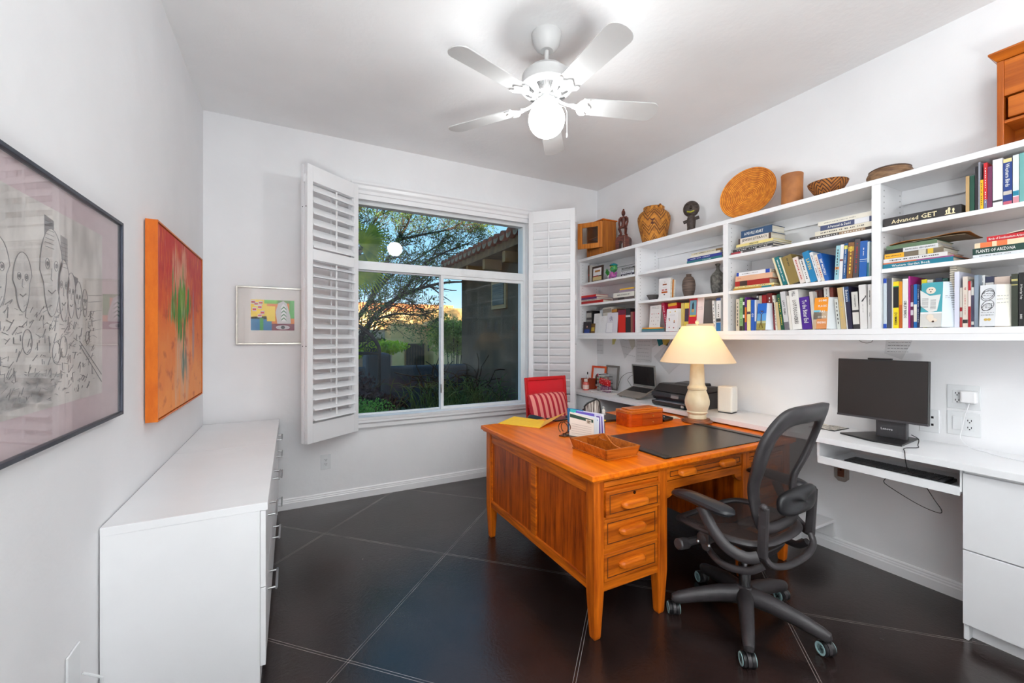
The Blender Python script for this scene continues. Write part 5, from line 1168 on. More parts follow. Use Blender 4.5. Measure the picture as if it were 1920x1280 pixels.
t, w_, h = card(a1(366), a1(462), ay(905), 623, 2.85, zA3, 6, 'tall white card with grey branch drawing, corner bay bottom shelf', (222, 222, 222)); squiggles(t, w_ * .3, h * .5, w_ * .7, h * .9, 5, th=.0006, col=(150, 150, 150))
t, w_, h = card(a1(440), a1(540), ay(938), 623, 2.842, zA3, 6, 'white card with brown bird sketch left of the flower card', (228, 228, 230)); squiggles(t, w_ * .2, h * .6, w_ * .6, h * .95, 4, th=.0006, col=(140, 110, 90))
upright(a1(470), a1(500), ay(862), zA3, (196, 200, 206), 'pale grey upright book behind the sketch cards, corner bay', 3, X=2.89)
upright(a1(510), a1(625), ay(830), zA3, (206, 200, 190), 'cream patterned upright book behind the flower card', 3, X=2.89, bands=((.05, .2, (150, 140, 130)),))
t, w_, h = card(a1(538), a1(622), ay(1032), 623, 2.837, zA3, 5, 'white card with violet edge below the flower drawing', (232, 232, 236)); patch(t, 0, 0, .002, h, (60, 50, 120)); patch(t, 0, 0, w_, .002, (60, 50, 120))
t, w_, h = card(a1(545), a1(690), ay(895), 623, 2.85, zA3, 5, 'fan-shaped card with violet ink flower drawing, corner bay', (216, 214, 222))
g = G(); rr = random.Random(3)
for i in range(46): q = rr.uniform(0, 6.28); r_ = rr.uniform(.004, .028); g.ball((w_ * .4 + r_ * math.cos(q), -.001, h * .72 + r_ * math.sin(q)), .003, 6, 4, (1, .15, 1))
g.out('flower_print', plain((76, 66, 124)), t, local=True)
upright(a1(630), a1(700), ay(850), zA3, (120, 70, 50), 'brown and orange patterned upright book, corner bay bottom shelf', 3, X=2.88, bands=((.02, .12, (180, 120, 40)), (.3, .5, (84, 40, 110))))
upright(a1(704), a1(800), ay(858), zA3, (204, 34, 20), 'bright red upright book with violet top, corner bay bottom shelf', 0, bands=((.0, .22, (110, 30, 60)),))
upright(a1(804), a1(868), ay(838), zA3, (34, 32, 34), 'black upright book with small white diamond, corner bay bottom shelf', 0, bands=((.28, .36, (190, 190, 190)),))
upright(a1(871), a1(898), ay(882), zA3, (134, 84, 70), 'brown upright book at right end of corner bay bottom shelf', 0)
upright(a1(899), a1(916), ay(884), zA3, (160, 40, 60), 'crimson upright book last in corner bay bottom shelf', 0)

# ------------------------------------------------------------------ things on top of the bookcase
zt = ZT + .0005
def at_top(u, X): return atX(u, 500, X).y
WC = thing('display_cabinet', 'small oak display cabinet with open glass door, on bookcase corner', 'cabinet', (2.97, 3.52, zt))
H_ = .335
H_ = .355; cx0, cx1, cy0, cy1 = 2.862, 3.035, 3.41, 3.68
g = G(); g.box(cx0, cy0, zt, cx1, cy0 + .012, zt + H_).box(cx0, cy1 - .012, zt, cx1, cy1, zt + H_).box(cx1 - .01, cy0 + .012, zt, cx1, cy1 - .012, zt + H_).box(cx0, cy0 + .012, zt, cx1 - .01, cy1 - .012, zt + .075).box(cx0, cy0 + .012, zt + H_ - .02, cx1 - .01, cy1 - .012, zt + H_).box(cx0 + .02, cy0 + .012, zt + .2, cx1 - .01, cy1 - .012, zt + .208)
g.out('case', wood('small_cabinet_oak', (196, 120, 44), (134, 70, 20), 2, 60, .4, .1), WC)
g = G(); g.box(cx0 - .014, cy0 - .012, zt + H_, cx1 + .012, cy1 + .012, zt + H_ + .012); g.out('cabinet_lid', OAKX, WC, bev=.003)
DM = Matrix.Translation((cx0 - .002, cy0, zt + .072)) @ Matrix.Rotation(rad(90 + 33), 4, 'Z')
g = G(); g.T = DM; rect_frame(g, 0, .27, 0, H_ - .085, .05, 0, .018); dr = g.out('glazed_door', wood('small_door_oak', (214, 134, 50), (160, 86, 26), 2, 60, .35, .2), WC, bev=.002)
g = G(); g.T = DM; g.box(.05, .007, .05, .22, .010, H_ - .135); g.out('door_glass', glass('cabinet_glass', (.8, .78, .74), 1.5), dr)
MAH = mat('mahogany_carving', (112, 52, 36), .4, 0, (66, 26, 20), (18, 18, 50), 3, .15, 60)
cy = at_top(1169, 2.95); cf = thing('carved_figure', 'dark carved wooden seated figure on arched base, on top of bookcase', 'carving', (2.95, cy, zt))
g = G(); M_ = Matrix.Translation((2.95, cy, zt)) @ Matrix.Rotation(rad(-62), 4, 'Z') @ Matrix.Scale(1.2, 4); g.T = M_ @ Matrix.Translation((0, .03, 0)) @ Matrix.Rotation(rad(90), 4, 'X')
arch = [(-.058, 0), (-.028, 0)] + [(-.028 + .0, .05)] + [(-.012 + .016 * math.cos(math.pi * (1 - k / 6)), .06 + .022 * math.sin(math.pi * k / 6)) for k in range(7)] + [(.004, .05), (.004, 0), (.058, 0)] + [(.06, .09)] + [(.06 * math.cos(math.pi * k / 10), .095 + .035 * math.sin(math.pi * k / 10)) for k in range(1, 10)] + [(-.06, .09)]
g.prism(arch, .06); g.out('arched_base', MAH, cf, bev=.003)
g = G(); g.T = M_
for s in (-1, 1):
    g.tube([(s * .018, -.0, .145), (s * .028, -.022, .185), (s * .014, 0, .205)], [.010, .012, .012], 10)
    g.tube([(s * .030, 0, .275), (s * .036, -.004, .24), (s * .030, -.012, .205)], [.012, .009, .008], 10)
    g.tube([(s * .030, -.012, .205), (s * .030, -.022, .188)], .008, 8)
    g.tube([(s * .018, 0, .145), (s * .03, -.014, .127)], [.009, .012], 8)
g.tube([(0, 0, .195), (0, 0, .235), (0, 0, .275), (0, 0, .29)], [.022, .016, .028, .010], 12); g.tube([(-.03, 0, .278), (.03, 0, .278)], .012, 10)
g.ball((0, -.002, .318), .019, 14, 12, (.85, .95, 1.35)); g.tube([(0, 0, .335), (0, .002, .352)], [.009, .006], 8); g.ball((0, -.02, .316), .006, 8, 6)
g.out('seated_body', MAH, cf, smooth=True)
g = G(); g.T = M_
for k in range(12): g.ball((.022, -.031, .012 + k * .0095), .0022, 6, 4)
g.out('bead_strip', plain((214, 186, 150)), cf)
# woven basket jar
def band_mat(name, c1, c2, c3, fn):
    m = mat(name, c1, .75, 0, c2, (30, 30, 30), 3, .25, 120); n = m.node_tree.nodes; l = m.node_tree.links; b = n['Principled BSDF']
    t = n.new('ShaderNodeTexCoord'); s = n.new('ShaderNodeSeparateXYZ'); l.new(t.outputs['Object'], s.inputs[0])
    def M2(op, a, b_=None, v=0.):
        x = n.new('ShaderNodeMath'); x.operation = op
        for i, q in enumerate((a, b_)):
            if q is None: continue
            if isinstance(q, (int, float)): x.inputs[i].default_value = q
            else: l.new(q, x.inputs[i])
        return x.outputs[0]
    mask = fn(s, M2); old = b.inputs['Base Color'].links[0].from_socket
    mx = n.new('ShaderNodeMix'); mx.data_type = 'RGBA'; l.new(mask, mx.inputs[0]); l.new(old, mx.inputs[6]); mx.inputs[7].default_value = lin(c3); l.new(mx.outputs[2], b.inputs['Base Color']); return m
def zig(s, M2):
    ang = M2('ARCTAN2', s.outputs['Y'], s.outputs['X']); a = M2('MULTIPLY', ang, 8.0 / math.pi)
    f = M2('PINGPONG', a, 1.0); z = M2('MULTIPLY', s.outputs['Z'], 32.0); t = M2('ADD', z, M2('MULTIPLY', f, 2.2))
    st = M2('LESS_THAN', M2('FLOORED_MODULO', t, 1.0), .52); big = M2('LESS_THAN', M2('FLOORED_MODULO', M2('MULTIPLY', t, .25), 1.0), .58)
    fine = M2('LESS_THAN', M2('FLOORED_MODULO', M2('MULTIPLY', ang, 19.0), 1.0), .72)
    return M2('MULTIPLY', M2('MULTIPLY', st, big), fine)
BSK = band_mat('woven_basket', (204, 136, 50), (164, 100, 32), (70, 38, 20), zig)
by_ = at_top(1226, 2.96); bk = thing('woven_jar', 'large tan woven basket jar with dark zigzags, on top of bookcase', 'basket', (2.96, by_, zt))
g = G(); g.lathe([(.098, 0), (.104, .02), (.120, .09), (.136, .16), (.145, .215), (.144, .24), (.132, .268), (.112, .288), (.096, .300), (.092, .312), (.093, .330), (.086, .330), (.084, .305), (.12, .24), (.11, .1), (.09, .02), (.001, .015)], 48, (2.96, by_, zt)); g.out('basket_body', BSK, bk, smooth=True)
g = G(); g.tube(smooth_path([(2.93, by_ - .085, zt + .30), (2.925, by_ - .098, zt + .325), (2.93, by_ - .108, zt + .325), (2.935, by_ - .112, zt + .29)]), .008, 8); g.out('loop_handle', BSK, bk, smooth=True)
g = G(); pq = Matrix.Translation((2.96, by_, 0)) @ Matrix.Rotation(rad(38), 4, 'Z') @ Matrix.Translation((-.1385, 0, zt + .20)) @ Matrix.Rotation(rad(-90), 4, 'Y') @ Matrix.Rotation(rad(90), 4, 'Z')
g.T = pq @ Matrix.Translation((0, 0, -.001)); g.prism([(-.024, 0), (0, -.024), (.024, 0), (0, .024)], .004)
g.T = pq @ Matrix.Translation((0, .037, -.012)) @ Matrix.Rotation(rad(-14), 4, 'X'); g.prism([(.012 * math.cos(k * math.pi / 6), .012 * math.sin(k * math.pi / 6)) for k in range(12)], .016); g.out('woven_motif', plain((84, 40, 26), .7), bk)
# carved head figure
hy = at_top(1296, 2.97); hd = thing('carved_figurine', 'dark carved wooden head on short post with arms, on top of bookcase', 'carving', (2.97, hy, zt)); DKW = mat('dark_carved_wood', (74, 60, 52), .55, 0, (40, 30, 28), (30, 30, 60), 4, .5, 60)
g = G(); M_ = Matrix.Translation((2.97, hy, zt)) @ Matrix.Rotation(rad(-56), 4, 'Z') @ Matrix.Scale(1.17, 4); g.T = M_
g.tube([(0, 0, 0), (0, 0, .05), (0, 0, .10), (0, 0, .135)], [.030, .027, .031, .022], 12); g.tube([(-.052, -.005, .088), (.052, .0, .118)], .012, 8)
g.ball((0, 0, .182), .055, 20, 14, (1, .62, 1.05)); g.tube([(0, -.034, .198), (0, -.046, .172)], [.006, .009], 8)
for s in (-1, 1): g.tube([(s * .008, -.032, .208), (s * .024, -.033, .214), (s * .04, -.024, .206)], .005, 6)
g.out('head_body', DKW, hd, smooth=True)
g = G(); g.T = M_; g.tube([(-.024, -.033, .158), (0, -.040, .150), (.022, -.032, .160)], .005, 8); g.out('painted_mouth', plain((176, 170, 40), .5), hd, smooth=True)
# coil basket plate leaning on the wall
def coil(s, M2):
    r = M2('SQRT', M2('ADD', M2('POWER', s.outputs['X'], 2.0), M2('POWER', s.outputs['Y'], 2.0))); f = M2('FLOORED_MODULO', M2('MULTIPLY', r, 88.0), 1.0)
    return M2('MULTIPLY', M2('LESS_THAN', f, .32), .75)
PLT = band_mat('coiled_straw', (232, 148, 44), (196, 108, 24), (126, 60, 12), coil)
py_ = at_top(1397, 2.93); pl = thing('coiled_basket_tray', 'large round orange coiled basket leaning on wall, on top of bookcase', 'basket', (2.955, py_, zt + .193)); pl.rotation_euler = (Matrix.Rotation(rad(-90 + 10), 4, 'Z') @ Matrix.Rotation(rad(90 - 14), 4, 'X')).to_euler()
g = G(); prof = []
for k in range(18): r_ = .001 + k / 17 * .192; prof.append((r_, -.045 + .045 * (r_ / .192) ** 2 + (.0025 if k % 2 else 0)))
prof += [(.195, .004), (.192, .008)] + [(r_, zz + .008) for r_, zz in prof[::-1]]
g.lathe(prof, 56); g.out('coil_body', PLT, pl, local=True, smooth=True)
yy = at_top(1486, 2.97); LE = mat('bark_cylinder', (182, 116, 62), .6, 0, (140, 84, 42), (9, 9, 9), 4, .15, 50)
o = G().lathe([(.062, 0), (.063, .02), (.061, .12), (.063, .205), (.064, .222), (.056, .224), (.054, .20), (.054, .02), (.001, .015)], 36, (2.965, yy, zt)).out('wooden_cylinder', LE, smooth=True); tag(o, 'brown wooden cylinder vase between round basket and patterned bowl, bookcase top', 'vase')
yy = at_top(1552, 2.95)
def zig2(s, M2):
    ang = M2('ARCTAN2', s.outputs['Y'], s.outputs['X']); f = M2('PINGPONG', M2('MULTIPLY', ang, 2.0), 1.0); t = M2('ADD', M2('MULTIPLY', s.outputs['Z'], 45.0), M2('MULTIPLY', f, 2.4)); return M2('LESS_THAN', M2('FLOORED_MODULO', t, 1.0), .36)
o = G().lathe([(.040, 0), (.046, .004), (.076, .04), (.100, .08), (.105, .095), (.100, .096), (.070, .045), (.040, .012), (.001, .01)], 40, (2.95, yy, zt)).out('woven_bowl', band_mat('woven_bowl_straw', (178, 112, 44), (140, 82, 30), (64, 36, 22), zig2), smooth=True); tag(o, 'small woven bowl with dark zigzag pattern, on top of bookcase', 'bowl')
yy = at_top(1668, 2.93); ds = thing('scalloped_dish', 'low round dish with carved scallops, right of the woven bowl', 'dish', (2.93, yy, zt)); g = G(); g.lathe([(.075, 0), (.090, .006), (.098, .03), (.090, .055), (.078, .062), (.072, .056), (.07, .03), (.001, .01)], 44, (2.93, yy, zt), mod=lambda q, z: 1 + .035 * abs(math.sin(8 * q)) * (1 if z < .05 else 0)); g.out('dish_body', mat('carved_brown_clay', (150, 116, 84), .6, 0, (96, 68, 48), (14, 14, 90), 3, .3, 60), ds, smooth=True)
g = G(); g.lathe([(.089, .054), (.091, .060), (.079, .067), (.076, .062)], 44, (2.93, yy, zt)); g.out('dish_rim', plain((74, 50, 36), .6), ds, smooth=True)
# pine wall shelf with drawer standing at right end
PINE = wood('pine_orange', (204, 112, 34), (150, 70, 14), 1, 30, .3, .2, .06); ws = thing('pine_shelf_unit', 'orange pine shelf unit with small drawer standing on bookcase right end', 'cabinet', (2.97, .45, zt))
wy1 = .672; wy0 = .16; hh = .40
for ya_ in (wy0, wy1 - .022): G().box(2.875, ya_, zt, 3.04, ya_ + .022, zt + hh).out('side_board', wood('pine_side', (196, 104, 30), (140, 64, 12), 2, 30, .3, .2, .06), ws, bev=.003)
G().box(2.878, wy0 + .022, zt + .235, 3.03, wy1 - .022, zt + hh - .002).out('front_board', PINE, ws, bev=.002)
G().box(2.88, wy0 + .022, zt + .112, 3.04, wy1 - .022, zt + .126).out('shelf_board', PINE, ws, bev=.002)
G().box(3.03, wy0 + .022, zt + .0, 3.04, wy1 - .022, zt + .235).out('back_board', PINE, ws)
d = G().box(2.882, wy1 - .25, zt + .135, 3.0, wy1 - .032, zt + .228).out('drawer', PINE, ws, bev=.004)
g = G(); g.T = Matrix.Translation((2.882, wy1 - .141, zt + .182)) @ Matrix.Rotation(rad(-90), 4, 'Y'); g.lathe([(.006, 0), (.006, .008), (.014, .014), (.014, .02), (.004, .024)], 18); g.out('knob', plain((90, 50, 40), .35), d, smooth=True)
g = G(); g.hexa([(2.872, wy1, zt + hh), (2.872, wy0, zt + hh), (3.04, wy0, zt + hh), (3.04, wy1, zt + hh), (2.85, wy1 + .02, zt + hh + .03), (2.85, wy0 - .02, zt + hh + .03), (3.05, wy0 - .02, zt + hh + .03), (3.05, wy1 + .02, zt + hh + .03)]); g.box(2.848, wy0 - .022, zt + hh + .03, 3.052, wy1 + .022, zt + hh + .04); g.out('cornice', PINE, ws, bev=.002)
upk = thing('paper_box', 'white paper box inside the pine shelf unit', 'box', (2.95, .52, zt)); G().box(2.90, .40, zt, 3.0, .585, zt + .05).out('box_body', LAM, upk, bev=.001)
G().box(2.8985, .40, zt + .034, 2.8995, .585, zt + .042).out('box_stripe', plain((170, 170, 174)), upk)
# ------------------------------------------------------------------ things on the desk
DT = DZ + .0004
# table lamp
LX, LY = 2.600, 2.065
lp = thing('table_lamp', 'cream marble column lamp with cone shade, on the oak desk', 'lamp', (LX, LY, DT))
c = (LX, LY, DT)
ALAB = mat('cream_marble', (236, 222, 190), .35, 0, (214, 196, 158), (9, 9, 9), 4, .05, 30, lo=.3, hi=.7)
G().lathe([(.001, 0), (.100, 0), (.106, .006), (.104, .014), (.088, .018), (.086, .026), (.074, .03), (.001, .03)], 40, c).out('lamp_base', mat('turned_walnut', (150, 92, 56), .35, 0, (110, 62, 34), (12, 12, 12)), lp, smooth=True)
G().lathe([(.062, .030), (.062, .052), (.058, .058), (.068, .066), (.071, .074), (.066, .082), (.074, .10), (.083, .13), (.084, .155), (.076, .19), (.066, .215), (.060, .232), (.066, .238), (.066, .25), (.056, .262), (.052, .275), (.050, .34), (.044, .44), (.040, .49), (.001, .49)], 8 * 4, c, mod=lambda q, z: 1 - .035 * abs(math.sin(4 * q)) * (1 if z > .27 else 0)).out('lamp_column', ALAB, lp, smooth=True)
def shade_mat():
    m = bpy.data.materials.new('lamp_shade_cloth'); m.use_nodes = True; n = m.node_tree.nodes; l = m.node_tree.links; o = n['Material Output']; n.remove(n['Principled BSDF'])
    nz = n.new('ShaderNodeTexNoise'); nz.inputs['Scale'].default_value = 300; r = n.new('ShaderNodeValToRGB'); r.color_ramp.elements[0].color = lin((246, 232, 204)); r.color_ramp.elements[1].color = lin((250, 238, 214)); l.new(nz.outputs['Fac'], r.inputs[0])
    d = n.new('ShaderNodeBsdfDiffuse'); t = n.new('ShaderNodeBsdfTranslucent'); l.new(r.outputs[0], d.inputs[0]); t.inputs[0].default_value = lin((250, 226, 178))
    mx = n.new('ShaderNodeMixShader'); mx.inputs[0].default_value = .42; l.new(d.outputs[0], mx.inputs[1]); l.new(t.outputs[0], mx.inputs[2]); l.new(mx.outputs[0], o.inputs[0]); return m
g = G(); g.lathe([(.252, .432), (.250, .440), (.105, .690), (.103, .692)], 64, c); me_f = [f for f in g.f if len(f) == 4]; g.f = me_f
g.out('lamp_shade', shade_mat(), lp, smooth=True)
g = G(); g.tube([(LX + .251 * math.cos(q), LY + .251 * math.sin(q), DT + .433) for q in [k * math.pi / 32 for k in range(64)]], .0022, 6, closed=True); g.tube([(LX + .104 * math.cos(q), LY + .104 * math.sin(q), DT + .691) for q in [k * math.pi / 24 for k in range(48)]], .002, 6, closed=True); g.out('shade_trim', mat('shade_trim', (232, 212, 176), .7), lp, smooth=True)
g = G()
for k in range(3): q = k * 2.094; g.tube([(LX, LY, DT + .695), (LX + .103 * math.cos(q), LY + .103 * math.sin(q), DT + .69)], .0015, 6)
g.tube([(LX + .0, LY, DT + .49), (LX + .055, LY, DT + .53), (LX + .06, LY, DT + .62), (LX + .01, LY, DT + .695)], .0015, 6); g.tube([(LX, LY, DT + .49), (LX, LY, DT + .54)], .014, 12); g.out('harp', METAL, lp)
g = G(); g.lathe([(.002, .695), (.006, .70), (.004, .706), (.012, .712), (.014, .722), (.008, .732), (.001, .735)], 16, c); g.out('finial', ALAB, lp, smooth=True)
g = G(); g.ball((LX, LY, DT + .585), .032, 20, 14, (1, 1, 1.25)); g.out('bulb', emit('warm_bulb', (255, 208, 146), BULB_L), lp, smooth=True)
g = G(); g.box(LX - .058, LY - .05, DT + .0305, LX - .02, LY - .062, DT + .05); 
pts = [(LX + .08, LY - .06, DT + .006), (LX + .07, LY - .14, DT + .012), (LX + .085, LY - .20, DT + .028), (LX + .088, LY - .23, DT + .006)]
G().tube(smooth_path(pts), .002, 6).out('lamp_wire', mat('bronze_wire', (120, 84, 60), .5), lp, smooth=True)
# desk pad
pd = thing('desk_pad', 'black leather desk pad with side rails on the oak desk', 'desk pad', (2.1, 1.76, DT))
G().box(1.66, 1.502, DT, 2.545, 2.012, DT + .004).out('blotter', mat('black_leather', (44, 39, 36), .24, 0, (34, 30, 29), (40, 40, 40), 3, .08, 300), pd, bev=.001)
for x in (1.655, 2.50): G().box(x, 1.50, DT, x + .05, 2.014, DT + .0085).out('side_rail', mat('black_leather_rail', (30, 28, 28), .3), pd, bev=.003)
g = G(); g.box(1.70, 1.4995, DT + .0085, 1.706, 2.0, DT + .0092); 
# wooden trug with divider handle
TC = Vector((1.612, 1.945)); ta = math.atan2(1.793 - 1.627, 1.763 - 1.40)
TU = thing('wooden_tray', 'brown divided wooden tray with hand-hole handle on the desk corner', 'tray', (1.478, 1.755, DT), 0)
TW = wood('tray_wood', (206, 116, 34), (140, 66, 16), 0, 50, .35, .2); hx, hy_, ht = .114, .152, .056
TUa = TU
def tray_side(p0, p1, o0, o1, nm='side'):
    g = G(); (x0, y0), (x1, y1) = p0, p1; (a0, b0), (a1, b1) = o0, o1; th = .008; cxx, cyy = (x0 + x1) / 2, (y0 + y1) / 2; L_ = math.hypot(cxx, cyy); ix, iy = -cxx / L_ * th, -cyy / L_ * th
    g.hexa([(x0, y0, 0), (x1, y1, 0), (x1 + ix, y1 + iy, 0), (x0 + ix, y0 + iy, 0), (a0, b0, ht), (a1, b1, ht), (a1 + ix, b1 + iy, ht), (a0 + ix, b0 + iy, ht)]); return g.out(nm, TW, TU, local=True, bev=.0015)
bx_, by_0 = .098, .138
cr_ = [(-bx_, -by_0), (bx_, -by_0), (bx_, by_0), (-bx_, by_0)]; co_ = [(-hx, -hy_), (hx, -hy_), (hx, hy_), (-hx, hy_)]
for k in range(4): tray_side(cr_[k], cr_[(k + 1) % 4], co_[k], co_[(k + 1) % 4])
G().box(-bx_ - .006, -by_0 - .006, 0, bx_ + .006, by_0 + .006, .006).out('tray_bottom', TW, TU, local=True, bev=.002)
g = G(); g.T = Matrix.Rotation(rad(90), 4, 'Z') @ Matrix.Translation((0, .004, 0)) @ Matrix.Rotation(rad(90), 4, 'X')
def hump(x): return .050 + .048 * math.exp(-(x / .055) ** 2)
top = [(x, hump(x)) for x in [0]]
N_ = len(top); hole = [(.036 * math.copysign(abs(math.cos(q)) ** .5, math.cos(q)), .075 + .011 * math.sin(q)) for q in [2 * math.pi * i / 24 for i in range(24)]]
# build divider as ring-free strips: left block, right block, lower and upper strips around the hole
def strip(g, xs, lo_, hi_, d=.008):
    n_ = len(xs); vs = [(x, lo_(x), 0) for x in xs] + [(x, hi_(x), 0) for x in xs] + [(x, lo_(x), d) for x in xs] + [(x, hi_(x), d) for x in xs]; fs = []
    for i in range(n_ - 1):
        fs += [(i, i + 1, n_ + i + 1, n_ + i), (2 * n_ + i, 3 * n_ + i, 3 * n_ + i + 1, 2 * n_ + i + 1), (i, 2 * n_ + i, 2 * n_ + i + 1, i + 1), (n_ + i, n_ + i + 1, 3 * n_ + i + 1, 3 * n_ + i)]
    fs += [(0, n_, 3 * n_, 2 * n_), (n_ - 1, 3 * n_ - 1, 4 * n_ - 1, 2 * n_ - 1)]
    g.add(vs, fs)
def hk(x): return .011 * max(0, 1 - (abs(x) / .036) ** 3) ** .5
strip(g, [-.139 + .103 * i / 8 for i in range(9)], lambda x: .006, hump); strip(g, [.036 + .103 * i / 8 for i in range(9)], lambda x: .006, hump)
xs = [-.036 + .072 * i / 12 for i in range(13)]; strip(g, xs, lambda x: .006, lambda x: .075 - hk(x)); strip(g, xs, lambda x: .075 + hk(x), hump)
g.out('divider', TW, TU, local=True)
# small drawer box
SBX = thing('wooden_chest', 'small cherry wood box with two tiny drawers on the desk', 'box', (2.185, 2.205, DT), rad(-3))
hw, hd_ = .155, .072
def dome(x, z0, wd, dp):  # rounded-front plan
    return [(-wd, dp)] + [(-wd, -dp + .03)] + [(-wd + .03 - .03 * math.cos(q), -dp + .03 - .03 * math.sin(q)) for q in [math.pi / 2 * i / 5 for i in range(1, 6)]] + [(wd - .03 + .03 * math.sin(q), -dp + .03 - .03 * math.cos(q)) for q in [math.pi / 2 * i / 5 for i in range(0, 6)]] + [(wd, dp)]
G().prism(dome(0, 0, hw, hd_), .088).out('box_body', BOXW, SBX, local=True, bev=.002)
g = G(); g.T = Matrix.Translation((0, 0, .0885)); g.prism(dome(0, 0, hw + .004, hd_ + .004), .006); g.T = Matrix.Translation((0, 0, .095)); g.prism(dome(0, 0, hw + .002, hd_ + .002), .014); g.T = Matrix.Translation((0, 0, .1095)); g.prism(dome(0, 0, hw - .03, hd_ - .02), .008); g.out('box_lid', wood('cherry_lid', (222, 122, 32), (180, 84, 18), 0, 34, .25, .4), SBX, local=True, bev=.003)
for z0, z1 in ((.005, .045), (.050, .084)):
    d = G().box(-.045, -hd_ - .003, z0, .135, -hd_ + .03, z1).out('small_drawer', wood('cherry_drawer', (190, 84, 20), (146, 56, 12), 0, 34, .28, .3), SBX, local=True, bev=.0015)
    g = G(); g.ball((.045, -hd_ - .008, (z0 + z1) / 2), .005, 10, 8); g.tube([(.045, -hd_ - .003, (z0 + z1) / 2), (.045, -hd_ - .008, (z0 + z1) / 2)], .002, 6); g.out('knob', mat('brass', (206, 160, 80), .3, 1), d, local=True, smooth=True)
# yellow envelope
ev = thing('yellow_envelope', 'large yellow envelope with raised flap on the desk back corner', 'envelope', (1.52, 2.66, DT))
YEL = mat('yellow_paper', (252, 200, 40), .6, 0, (246, 190, 34), (30, 30, 30))
q = [atZ(934, 794, DZ), atZ(1012, 803, DZ), atZ(1022, 789, DZ), atZ(964, 781, DZ)]
g = G(); g.add([tuple(p[:2]) + (DT + .0005,) for p in q] + [tuple(p[:2]) + (DT + .003,) for p in q], BOXI); g.out('envelope_body', YEL, ev)
a_, b_ = q[1], q[2]; up = [Vector((a_.x, a_.y, DT + .003)), Vector((b_.x, b_.y, DT + .003)), Vector((b_.x + .165, b_.y - .03, DT + .055)), Vector((a_.x + .155, a_.y + .07, DT + .030))]
g = G(); nrm = Vector((-.02, 0, .0012)).normalized() * .0012; g.add([tuple(p) for p in up] + [tuple(p + nrm) for p in up], BOXI); g.out('envelope_flap', mat('envelope_inside', (240, 170, 60), .6), ev)
# letter sorter: holder, papers
ls = thing('letter_holder', 'bronze spiral letter holder packed with mail on the desk', 'letter holder', (1.552, 2.05, DT), rad(-68))
BRZ = mat('bronze_wire_holder', (130, 92, 66), .35, .8, (90, 60, 42), (30, 30, 30))
g = G(); g.box(-.12, -.02, 0, .10, .15, .004).box(-.135, -.04, 0, -.09, .03, .006); g.out('holder_base', BRZ, ls, local=True, bev=.001)
for k, y in enumerate((-.022, .008)):
    g = G(); g.tube([(-.115 + .034 * math.sin(q) * (1 - .0 * q), y, .052 - .036 * math.cos(q) + .0) for q in [i * 2 * math.pi / 22 for i in range(21)]], .003, 8); g.tube([(-.115, y, .004), (-.115, y, .02)], .003, 8); g.out('loop', BRZ, ls, local=True, smooth=True)
g = G(); g.tube([(-.05, .145, .004), (-.05, .145, .09), (.08, .145, .09), (.08, .145, .004)], .003, 8); g.out('back_wire', BRZ, ls, local=True, smooth=True)
def sheet(nm, x0, x1, y, h0, h1, lean, col, marks=(), th=.0015):
    g = G(); s = math.sin(rad(lean)); g.hexa([(x0, y, .006), (x1, y + .02, .006), (x1, y + .02 + th, .006), (x0, y + th, .006), (x0 - .01, y + s * h0, h0), (x1 - .01, y + .02 + s * h1, h1), (x1 - .01, y + .02 + th + s * h1, h1), (x0 - .01, y + th + s * h0, h0)])
    o = g.out(nm, mat('sheet_%d_%d_%d' % col, col, .6), ls, local=True)
    for (a, b, c_, d_, cc) in marks:  # fractions along x, height
        g = G(); P = lambda fx, fz: (x0 + (x1 - x0) * fx - .01 * fz, y + .02 * fx + s * (h0 + (h1 - h0) * fx) * fz - .0012, .006 + ((h0 + (h1 - h0) * fx) - .006) * fz)
        g.add([P(a, b), P(c_, b), P(c_, d_), P(a, d_)], [(0, 1, 2, 3)]); g.out('print', plain(cc, .6), o, local=True, solid=.0006)
    return o
sheet('letter', -.085, .075, .0, .148, .122, 8, (236, 226, 214), [(.02, .78, .98, .93, (40, 70, 56)), (.68, .66, .9, .88, (220, 210, 196)), (.74, .7, .84, .84, (150, 130, 110))] + [(.1, .12 + .1 * i, .9, .135 + .1 * i, (190, 180, 170)) for i in range(5)])
sheet('letter', -.08, .085, .02, .140, .122, 8, (224, 230, 236), [(.7, .1, .74, .9, (40, 80, 90))])
sheet('letter', -.075, .09, .035, .140, .125, 8, (232, 236, 242), [(.75, .82, .95, .9, (30, 90, 190)), (.8, .2, .86, .7, (120, 140, 170))])
sheet('letter', -.085, .09, .07, .150, .140, 4, (214, 208, 232), [(.0, .84, .75, .98, (110, 90, 190)), (.82, .02, .95, .9, (84, 50, 160))])
sheet('letter', -.06, .095, .095, .148, .140, 3, (236, 232, 240), [(.78, .02, .94, .88, (96, 60, 170))])
sheet('letter', -.135, -.03, .06, .160, .155, 4, (30, 110, 160), [(.2, .84, .6, .97, (60, 190, 190))])
